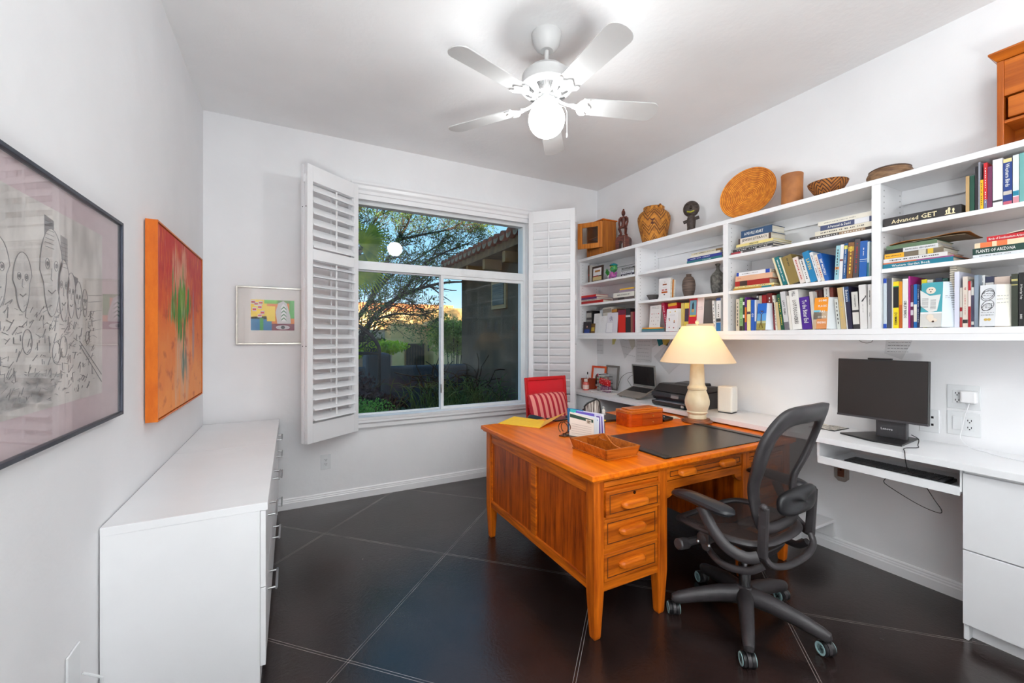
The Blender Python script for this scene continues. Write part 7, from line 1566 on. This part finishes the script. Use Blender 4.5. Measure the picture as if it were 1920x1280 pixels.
dpoly([(1.15, 1.20), (1.52, 1.21), (1.60, 1.27), (1.45, 1.285), (1.2, 1.28)], mat('smudged_charcoal', (206, 200, 196), .8, 0, (120, 118, 116), (5, 14, 40), 5), 'shadow_print', 1)
G().box(ax + .001, ay0 + .012, az0 + .012, ax + .003, ay1 - .012, az1 - .012).out('picture_glass', glass('picture_glazing', (1, 1, 1), 1.42), lg)

sm_ = thing('framed_print', 'small bright collage print in silver frame on window wall', 'picture', (-.12, YB, 1.54))
def xzframe(g, x0, x1, z0, z1, w_, y0, y1): rect_frame(g, x0, x1, z0, z1, w_, y0, y1)
g = G(); xzframe(g, -.368, .123, 1.318, 1.766, .013, YB - .026, YB - .003); g.out('frame', mat('champagne_silver', (206, 202, 194), .3, .7, (190, 186, 178), (20, 20, 20)), sm_, bev=.002)
G().box(-.355, YB - .014, 1.331, .110, YB - .003, 1.753).out('mat_board', mat('warm_white_board', (228, 222, 218), .7), sm_)
px_, pz_ = -.271, 1.428; PW, PH = .297, .237; yy = YB - .0145
pr_ = G().box(px_, yy - .0005, pz_, px_ + PW, yy, pz_ + PH).out('art_print', plain((228, 130, 40), .5), sm_)
def blk(x0, z0, x1, z1, col, k=1, pts=None):
    g = G(); P = pts or [(x0, z0), (x1, z0), (x1, z1), (x0, z1)]; g.add([(px_ + PW * x, yy - .0006 - .0003 * k, pz_ + PH * z) for x, z in P], [tuple(range(len(P)))]); g.out('colour_patch', plain(col, .5), sm_, solid=.0003)
blk(0, .38, .36, 1, (244, 206, 20)); blk(0, .36, 0, 0, (206, 130, 30), 1, [(0, .38), (.0, .44), (.5, .48), (.5, .36)]); blk(0, 0, .47, .38, (24, 116, 168)); blk(.36, .3, .55, .8, (250, 214, 30), 2); blk(.30, .88, .62, 1, (110, 196, 30), 2); blk(.88, .4, 1, 1, (60, 170, 40), 2); blk(.6, .9, .9, 1, (100, 150, 60), 2); blk(.47, 0, 1, .22, (116, 16, 52), 2); blk(.2, .0, .28, .4, (50, 150, 60), 2); blk(.62, .22, .9, .34, (170, 170, 176), 2)
for (a, b, c_) in ((.08, .68, 1), (.2, .76, 1), (.12, .86, 0), (.26, .58, 1), (.05, .92, 0), (.22, .9, 0), (.2, .48, 0)): blk(a - .045, b - .06, a + .045, b + .06, (232, 228, 224), 3); blk(a - .04, b - .03, a + .04, b + .03, (206, 40, 50) if c_ else (190, 70, 60), 4)
blk(0, 0, 0, 0, (206, 204, 204), 3, [(.6, .22), (.92, .24), (.9, .5), (.82, .9), (.74, .98), (.62, .9), (.56, .6)]); blk(0, 0, 0, 0, (236, 236, 236), 4, [(.70, .3), (.80, .3), (.8, .8), (.74, .9), (.68, .78)])
for i in range(4): blk(0, 0, 0, 0, (30, 110, 60), 5, [(.69, .36 + .12 * i), (.75, .44 + .12 * i), (.81, .36 + .12 * i), (.81, .32 + .12 * i), (.75, .40 + .12 * i), (.69, .32 + .12 * i)])
g = G(); g.tube([(px_ + PW * (.73 + .16 * math.cos(q)), yy - .002, pz_ + PH * (.10 + .065 * math.sin(q))) for q in [k * math.pi / 10 for k in range(20)]], .0012, 4, closed=True); g.out('eye_outline', plain((230, 226, 230), .5), sm_)
blk(0, 0, 0, 0, (206, 200, 206), 3, [(.73 + .16 * math.cos(q), .10 + .06 * math.sin(q)) for q in [k * math.pi / 8 for k in range(16)]]); blk(0, 0, 0, 0, (40, 34, 44), 5, [(.73 + .05 * math.cos(q), .10 + .055 * math.sin(q)) for q in [k * math.pi / 6 for k in range(12)]])
G().box(-.355, YB - .020, 1.331, .110, YB - .018, 1.753).out('picture_glass', glass('print_glazing', (1, 1, 1), 1.4), sm_)

# ------------------------------------------------------------------ outside: unseen sun blockers, house wing, courtyard, neighbours
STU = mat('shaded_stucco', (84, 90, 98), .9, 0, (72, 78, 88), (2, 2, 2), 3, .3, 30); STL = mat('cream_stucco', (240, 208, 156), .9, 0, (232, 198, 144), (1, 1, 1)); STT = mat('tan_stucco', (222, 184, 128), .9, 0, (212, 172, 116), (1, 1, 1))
struct(G().box(-14, -7, ZC + .13, 14, YB + .22, 4.9).out('roof_sun_blocker', STU))  # unseen block added to keep low sun off courtyard and tree
struct(G().box(-14, -7.3, -1, 14, -7.0, 4.9).out('wall_sun_blocker', STU))  # unseen wall added to stop sun passing below the block above
struct(G().add([(-40, YB + .21, -.12), (60, YB + .21, -.12), (60, 9.0, -.14), (-40, 9.0, -.14), (60, 14, -1.15), (-40, 14, -1.15), (90, 90, -1.2), (-60, 90, -1.2)], [(0, 1, 2, 3), (3, 2, 4, 5), (5, 4, 6, 7)]).out('ground', mat('desert_soil', (130, 108, 84), .95, 0, (100, 82, 62), (2, 2, 2), 5)))
def ptree(l_): return l_
# garden wall and pillar
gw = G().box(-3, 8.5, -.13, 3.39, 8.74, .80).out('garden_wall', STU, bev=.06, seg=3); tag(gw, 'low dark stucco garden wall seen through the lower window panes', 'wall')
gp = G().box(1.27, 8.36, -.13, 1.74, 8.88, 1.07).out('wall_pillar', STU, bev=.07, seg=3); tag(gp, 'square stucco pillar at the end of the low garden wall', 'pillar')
# iron scroll rail
ir = thing('iron_scroll_gate', 'dark wrought iron curved gate with scrolls beside the pillar', 'gate', (1.3, 8.2, -.1)); IRN = mat('wrought_iron', (44, 38, 38), .6)
def P8(u, v): return atY(u, v, 8.2)
g = G(); g.tube(smooth_path([P8(640, 590), P8(666, 606), P8(690, 624), P8(706, 642), P8(711, 655), P8(711, 668)]), .034, 8, flat=(.6, 1)); g.tube([P8(711, 660), P8(711, 760)], .03, 8); g.tube([P8(630, 662), P8(711, 662)], .03, 8); g.out('gate_bar', IRN, ir, smooth=True)
for cu_, cv_, rr_, a0, dr in ((676, 622, 9, 0, 1), (683, 636, 9, 2, -1), (698, 645, 10, 1, 1), (672, 645, 11, 3, 1), (690, 655, 8, 4, -1), (702, 657, 7, 0, 1)):
    pts = []
    for k in range(26): q = a0 + dr * k * .5; r_ = rr_ * (1 - k / 27); pts.append(P8(cu_ + r_ * math.cos(q), cv_ + r_ * math.sin(q)))
    G().tube(pts, .010, 6).out('scroll', IRN, ir, smooth=True)
# side wing of the house
wg = thing('house_wing', 'shaded stucco house wing with tiled eave at right of the window view', 'building', (5, 6.5, -.13))
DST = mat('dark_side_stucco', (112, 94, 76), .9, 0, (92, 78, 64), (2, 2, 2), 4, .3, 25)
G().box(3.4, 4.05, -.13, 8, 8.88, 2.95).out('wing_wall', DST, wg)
G().hexa([(3.02, 4.02, 2.78), (8, 4.02, 2.78), (8, 8.95, 2.78), (3.02, 8.95, 2.78), (3.02, 4.02, 2.92), (8, 4.02, 3.6), (8, 8.95, 3.6), (3.02, 8.95, 2.92)]).out('eave_board', mat('fascia_brown', (140, 102, 62), .7, 0, (110, 78, 46), (8, 8, 8)), wg)
g = G(); y = 4.1
while y < 8.95:
    g.tube([(2.93, y, 2.965), (5.4, y, 3.31), (8, y, 3.67)], .085, 10, flat=(1, 1)); y += .225
rf = g.out('roof_tiles', mat('clay_roof_tile', (176, 92, 60), .8, 0, (120, 60, 42), (5, 5, 5), 4), wg, smooth=True)
g = G(); y = 4.1
while y < 8.95: g.T = Matrix.Translation((2.928, y, 2.965)) @ Matrix.Rotation(rad(-82), 4, 'Y'); g.lathe([(.055, 0), (.078, .003), (.078, .0)], 10); y += .225
g.out('tile_mortar', mat('pale_mortar', (170, 140, 116), .9), wg)
for y in (5.3, 6.1, 6.9, 7.7): G().box(3.06, y - .05, 2.60, 3.4, y + .05, 2.78).out('corbel', mat('corbel_wood', (160, 122, 76), .7), wg)
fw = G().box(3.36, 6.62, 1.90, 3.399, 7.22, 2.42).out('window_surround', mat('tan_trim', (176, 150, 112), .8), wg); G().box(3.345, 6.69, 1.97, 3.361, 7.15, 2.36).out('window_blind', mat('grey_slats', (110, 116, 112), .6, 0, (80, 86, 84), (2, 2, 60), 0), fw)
G().box(3.9, 5.2, 3.2, 5.2, 7.2, 3.86).out('chimney', mat('chimney_brown', (112, 84, 80), .9), wg)
# neighbour house
def hb(u0, v0, u1, Y, dep, zb=-1.2): a = atY(u0, v0, Y); b = atY(u1, v0, Y); return G().box(a.x, Y, zb, b.x, Y + dep, (a.z + b.z) / 2)
nh = thing('neighbour_house', 'sunlit tan stucco house across the way behind the garden wall', 'building', (6, 22, -1.2))
hb(560, 583, 862, 24, 4).out('upper_volume', STL, nh); hb(640, 569, 850, 28, 3).out('rear_parapet', mat('red_clay_stucco', (200, 130, 90), .9), nh)
hb(733, 600, 822, 20.5, 3.4).out('entry_wall', STT, nh); hb(813, 578, 905, 19.6, 4).out('side_wall', STT, nh); hb(640, 617, 742, 22, 2).out('garage_wall', mat('grey_stucco', (190, 180, 164), .9), nh)
a = atY(706, 634, 21.98); b = atY(731, 652, 21.98); G().box(a.x, 21.9, b.z, b.x, 21.99, a.z).out('garage_opening', mat('dark_opening', (70, 46, 36), .9), nh)
for u, v, r_ in ((739, 634, .42), (727, 645, .36)):
    p = atY(u, v, 20.0); G().lathe([(r_ * 1.1, -1.2 - p.z), (r_, 0), (r_ * .9, .0)], 20, (p.x, 20.0 - .1, p.z)).out('buttress', STT, nh, smooth=True)
a = atY(761, 644, 20.48); b = atY(795, 700, 20.48); g = G(); g.box(a.x, 20.42, -1.2, b.x, 20.49, a.z); gd_ = g.out('entry_gate', mat('rusty_gate', (104, 78, 60), .7, 0, (80, 58, 46), (6, 6, 6)), nh); g = G()
for i in range(7): x = a.x + (b.x - a.x) * (i + .5) / 7; g.box(x - .02, 20.39, -1.1, x + .02, 20.42, a.z - .08)
g.out('gate_bars', mat('gate_bar_dark', (66, 48, 40), .7), gd_)
for u in (756, 805): p = atY(u, 652, 20.4); G().cbox(p, (.13, .14, .32)).out('wall_lantern', mat('lantern_dark', (56, 44, 36), .5), nh)
p = atY(803, 607, 20.3); G().cbox((p.x, 20.2, p.z), (.5, .6, .18)).out('roof_spout', STL, nh)
for (u0, v0, u1, v1) in ((815, 610, 820, 641), (833, 610, 837, 637)): a = atY(u0, v0, 19.58); b = atY(u1, v1, 19.58); G().box(a.x, 19.56, b.z, b.x, 19.61, a.z).out('slit_window', mat('dark_opening', (70, 46, 36)), nh)
a = atY(850, 612, 19.57); b = atY(866, 632, 19.57); f = G().box(a.x, 19.54, b.z, b.x, 19.6, a.z).out('window_surround', STL, nh); G().box(a.x + .08, 19.52, b.z + .08, b.x - .08, 19.55, a.z - .08).out('window_glass', mat('dim_glass', (110, 116, 110), .2), f)
lw = hb(834, 655, 960, 15, .3, -1.2).out('yard_wall', STL); tag(lw, 'sunlit low cream wall beyond the garden, behind the grassy plant', 'wall')
lw = hb(600, 658, 735, 17.5, .3, -1.2).out('yard_wall', mat('pinkish_wall', (206, 160, 134), .9)); tag(lw, 'low pinkish wall under the bright hedge, left of window view', 'wall')
# foliage helpers
def leaves(g, c_, rx, ry, rz, n_, s, rnd, shape=1.0, flat=0.):
    for _ in range(n_):
        while True:
            a, b, d = rnd.uniform(-1, 1), rnd.uniform(-1, 1), rnd.uniform(-1, 1)
            if a * a + b * b + d * d < 1: break
        p = Vector((c_[0] + a * rx, c_[1] + b * ry, c_[2] + d * rz)); q = Vector((rnd.gauss(0, 1), rnd.gauss(0, 1), rnd.gauss(0, 1))).normalized(); r_ = q.cross(Vector((rnd.gauss(0, 1), rnd.gauss(0, 1), rnd.gauss(0, 1)))).normalized(); k = s * rnd.uniform(.6, 1.3)
        g.add([p - q * k * shape, p + r_ * k * .45, p + q * k * shape, p - r_ * k * .45], [(0, 1, 2, 3)])
def leafmat(nm, c1, c2, tr=.35):
    m = mat(nm, c1, .6, 0, c2, (3, 3, 3), 3); n = m.node_tree.nodes; l = m.node_tree.links; b = n['Principled BSDF']; o = n['Material Output']; t = n.new('ShaderNodeBsdfTranslucent'); l.new(b.inputs['Base Color'].links[0].from_socket, t.inputs[0]); mx = n.new('ShaderNodeMixShader'); mx.inputs[0].default_value = tr; l.new(b.outputs[0], mx.inputs[1]); l.new(t.outputs[0], mx.inputs[2]); l.new(mx.outputs[0], o.inputs[0]); return m
def bush(name, label, cat, c_, rad_, n_, s, m, seed, shape=1.0, stems=6, trunk=False):
    rnd = random.Random(seed); t = thing(name, label, cat, (c_[0], c_[1], c_[2] - rad_[2])); g = G()
    for k in range(9):
        o_ = Vector((rnd.uniform(-.55, .55) * rad_[0], rnd.uniform(-.55, .55) * rad_[1], rnd.uniform(-.5, .5) * rad_[2])); leaves(g, Vector(c_) + o_, rad_[0] * .5, rad_[1] * .5, rad_[2] * .5, n_ // 9, s, rnd, shape)
    g.out('foliage', m, t); g = G()
    for k in range(stems): q = rnd.uniform(0, 6.28); g.tube([(c_[0] + .1 * rad_[0] * math.cos(q), c_[1] + .1 * math.sin(q), -.15 if c_[1] < 9 else -1.15), (c_[0] + .3 * rad_[0] * math.cos(q), c_[1] + .3 * rad_[1] * math.sin(q), c_[2]), (c_[0] + .7 * rad_[0] * math.cos(q), c_[1] + .7 * rad_[1] * math.sin(q), c_[2] + .6 * rad_[2])], [.018, .012, .005], 5)
    g.out('stems', mat('shrub_stem', (90, 70, 50), .9), t); return t
c1 = atY(676, 700, 6.9); bush('purple_shrub', 'dark purple-leaved shrub against the pillar, left side of window', 'shrub', (c1.x, 6.9, .45), (.62, .4, .42), 2600, .045, leafmat('purple_leaf', (92, 62, 66), (50, 34, 40)), 11)
c1 = atY(728, 715, 6.6); bush('purple_shrub', 'dark trailing shrub lower on the garden wall, left of the mullion', 'shrub', (c1.x, 6.6, .28), (.6, .38, .34), 2200, .04, leafmat('plum_leaf', (80, 58, 56), (40, 32, 34)), 12)
c1 = atY(702, 755, 4.9); bush('ground_cover', 'low green ground cover at the bottom left of window view', 'plant', (c1.x, 4.9, .42), (.42, .4, .36), 5200, .016, leafmat('ground_leaf', (116, 176, 80), (60, 120, 50)), 13)
c1 = atY(772, 740, 5.8); bush('green_shrub', 'dim green shrub low behind the window mullion', 'shrub', (c1.x, 5.8, .12), (.5, .4, .3), 1500, .05, leafmat('dim_leaf', (60, 84, 52), (34, 52, 34)), 14)
c1 = atY(690, 648, 16.5); bush('yellow_hedge', 'yellow-green hedge with sunlight in its colour, beyond the iron gate', 'shrub', (c1.x, 16.5, .95), (1.5, .6, .42), 2600, .07, leafmat('sun_painted_leaf', (206, 214, 40), (150, 176, 30)), 15)  # hedge stands out of the sun; sunlight is put into the leaf colour
c1 = atY(852, 605, 13.5); bush('pale_tree', 'feathery yellow-green tree in front of the neighbour house', 'tree', (c1.x, 13.5, 1.5), (1.0, .8, 1.1), 5200, .045, leafmat('pale_leaf', (176, 184, 84), (120, 136, 60)), 16, 1.6, 9)
# grassy arching plant
gp_ = thing('arching_plant', 'tall arching grassy plant behind the right window pane', 'plant', (2.2, 6.2, -.12)); rnd = random.Random(21); g = G()
for i in range(430):
    bx0 = rnd.gauss(2.35, .36); by0 = rnd.gauss(6.4, .4); q = rnd.uniform(0, 6.28); L_ = rnd.uniform(.5, 1.15); sp = rnd.uniform(.15, .55)
    pts = [(bx0 + sp * L_ * t_ ** 1.6 * math.cos(q), by0 + sp * L_ * t_ ** 1.6 * math.sin(q), -.12 + L_ * (t_ * 1.35 - .45 * t_ ** 2.4 * (1 + sp))) for t_ in (0, .25, .5, .7, .85, 1)]; g.tube(pts, [.008, .007, .006, .005, .004, .002], 4, cap=False)
g.out('blades', leafmat('grass_blade', (128, 150, 84), (60, 78, 44)), gp_)
g = G(); rnd = random.Random(22)
for i in range(26):
    x = rnd.uniform(1.75, 3.0); pts = [Vector((x, 6.9 + rnd.uniform(-.3, .3), .3))]; d = Vector((rnd.uniform(-.3, .3), 0, 1))
    for k in range(7): pts.append(pts[-1] + d.normalized() * .12); d += Vector((rnd.uniform(-.7, .7), rnd.uniform(-.3, .3), rnd.uniform(-.45, .2)))
    g.tube(pts, .009, 5)
g.out('bare_stems', mat('bare_stem', (70, 54, 40), .9), gp_)
# mesquite tree
tr_ = thing('mesquite_tree', 'large fine-branched mesquite tree filling the upper window view', 'tree', (.4, 10.0, -.3)); BR = G(); LFG = G(); rnd = random.Random(31)
def branch(p, d, L_, r_, dep):
    if p.x > 2.72 and p.y < 9.15: return
    pts = [p]; n_ = 5; dd = d.normalized()
    for k in range(n_): dd = (dd + Vector((rnd.uniform(-.22, .22), rnd.uniform(-.22, .22), rnd.uniform(-.16, .2)))).normalized(); pts.append(pts[-1] + dd * L_ / n_)
    BR.tube(pts, [max(.0025, r_ * (1 - .13 * k)) for k in range(n_ + 1)], 5 if r_ > .02 else 3, cap=False)
    if dep == 0:
        if rnd.random() < .75: leaves(LFG, pts[-2], .11, .11, .09, 6, .026, rnd, 1.2)
        leaves(LFG, pts[-1], .12, .12, .1, 6, .026, rnd, 1.2); return
    for k in range(3 if dep > 1 else 4):
        i = rnd.choice((1, 2, 3, 4, 5)); ax_ = Vector((rnd.gauss(0, 1), rnd.gauss(0, 1), rnd.gauss(0, 1))).normalized(); nd = (Matrix.Rotation(rnd.choice((-1, 1)) * rad(rnd.uniform(22, 52)), 3, ax_) @ dd).normalized(); nd.z += .05
        branch(pts[i], nd, L_ * rnd.uniform(.62, .82), r_ * .5, dep - 1)
limbs = [([(622, 700, 9.8), (668, 645, 9.6), (705, 590, 9.4), (752, 555, 9.2), (820, 532, 9.0), (872, 528, 8.9)], .075), ([(612, 690, 9.9), (650, 620, 9.8), (690, 570, 9.9), (720, 500, 10.0), (748, 450, 10.1), (775, 396, 10.2)], .07), ([(610, 690, 10.0), (640, 560, 10.2), (672, 480, 10.3), (700, 420, 10.3), (735, 372, 10.3)], .06), ([(705, 590, 9.4), (700, 600, 9.1), (742, 588, 9.0), (790, 590, 8.9), (832, 575, 8.8)], .035), ([(748, 450, 10.1), (790, 440, 9.8), (840, 430, 9.6), (880, 410, 9.5)], .04), ([(752, 555, 9.2), (790, 500, 9.4), (830, 475, 9.5), (880, 455, 9.5)], .04), ([(640, 560, 10.2), (655, 470, 9.8), (668, 410, 9.6), (672, 360, 9.5)], .04), ([(690, 570, 9.9), (730, 520, 10.0), (790, 480, 10.2), (850, 440, 10.3)], .04)]
for pts, r_ in limbs:
    P = smooth_path([atY(u, v, Y) for u, v, Y in pts], 4); BR.tube(P, [max(.012, r_ * (1 - .8 * k / len(P))) for k in range(len(P))], 8)
    for k in range(3, len(P)):
        d = (P[k] - P[k - 1]).normalized()
        for _ in range(2):
            a_ = Vector((rnd.gauss(0, 1), rnd.gauss(0, 1), rnd.gauss(0, 1))).normalized(); nd = (Matrix.Rotation(rad(rnd.uniform(25, 60)), 3, a_) @ d).normalized(); branch(P[k], nd, rnd.uniform(.42, .72), max(.010, r_ * .28), 2)
BR.tube([atY(612, 690, 9.9), Vector((atY(618, 700, 9.9).x, 9.9, -.3))], [.11, .14], 10)
BR.out('branches', mat('mesquite_bark', (64, 52, 44), .9, 0, (40, 34, 30), (20, 20, 20)), tr_, smooth=True); LFG.out('foliage', leafmat('mesquite_leaf', (96, 128, 56), (60, 90, 44), .3), tr_)
# palm
pa = thing('palm', 'palm fronds reaching in from the left edge of the window', 'palm', (.35, 7.4, -.12)); pc_ = atY(632, 470, 7.4); rnd = random.Random(41); g = G(); gs = G()
for k in range(11):
    q = rad(-62 + k * 15.5 + rnd.uniform(-4, 4)); L_ = rnd.uniform(.55, .9); yd = rnd.uniform(-.35, .35); tip = []
    d = Vector((math.cos(q), yd, math.sin(q))).normalized(); base = pc_ + Vector((0, 0, (k % 3 - 1) * .12)); mid = base + d * L_ * .55; gs.tube([base, mid], [.012, .008], 5)
    for j in range(15):
        a_ = rad(-58 + j * 8.3); side = d.cross(Vector((0, 1, 0))).normalized(); dd = (d * math.cos(a_) + side * math.sin(a_)).normalized(); e_ = mid + dd * L_ * .55 + Vector((0, 0, -.05)); w__ = Vector((0, 1, 0)).cross(dd).normalized() * .019; m_ = mid + dd * L_ * .28
        g.add([mid - w__ * .4, m_ - w__, e_, m_ + w__], [(0, 1, 2, 3)])
g.out('fronds', leafmat('palm_leaf', (196, 206, 50), (90, 130, 40)), pa); gs.tube([(pc_.x, 7.4, -.12), (pc_.x, 7.4, pc_.z)], [.12, .09], 10); gs.out('palm_trunk', mat('palm_bark', (110, 88, 62), .9), pa)
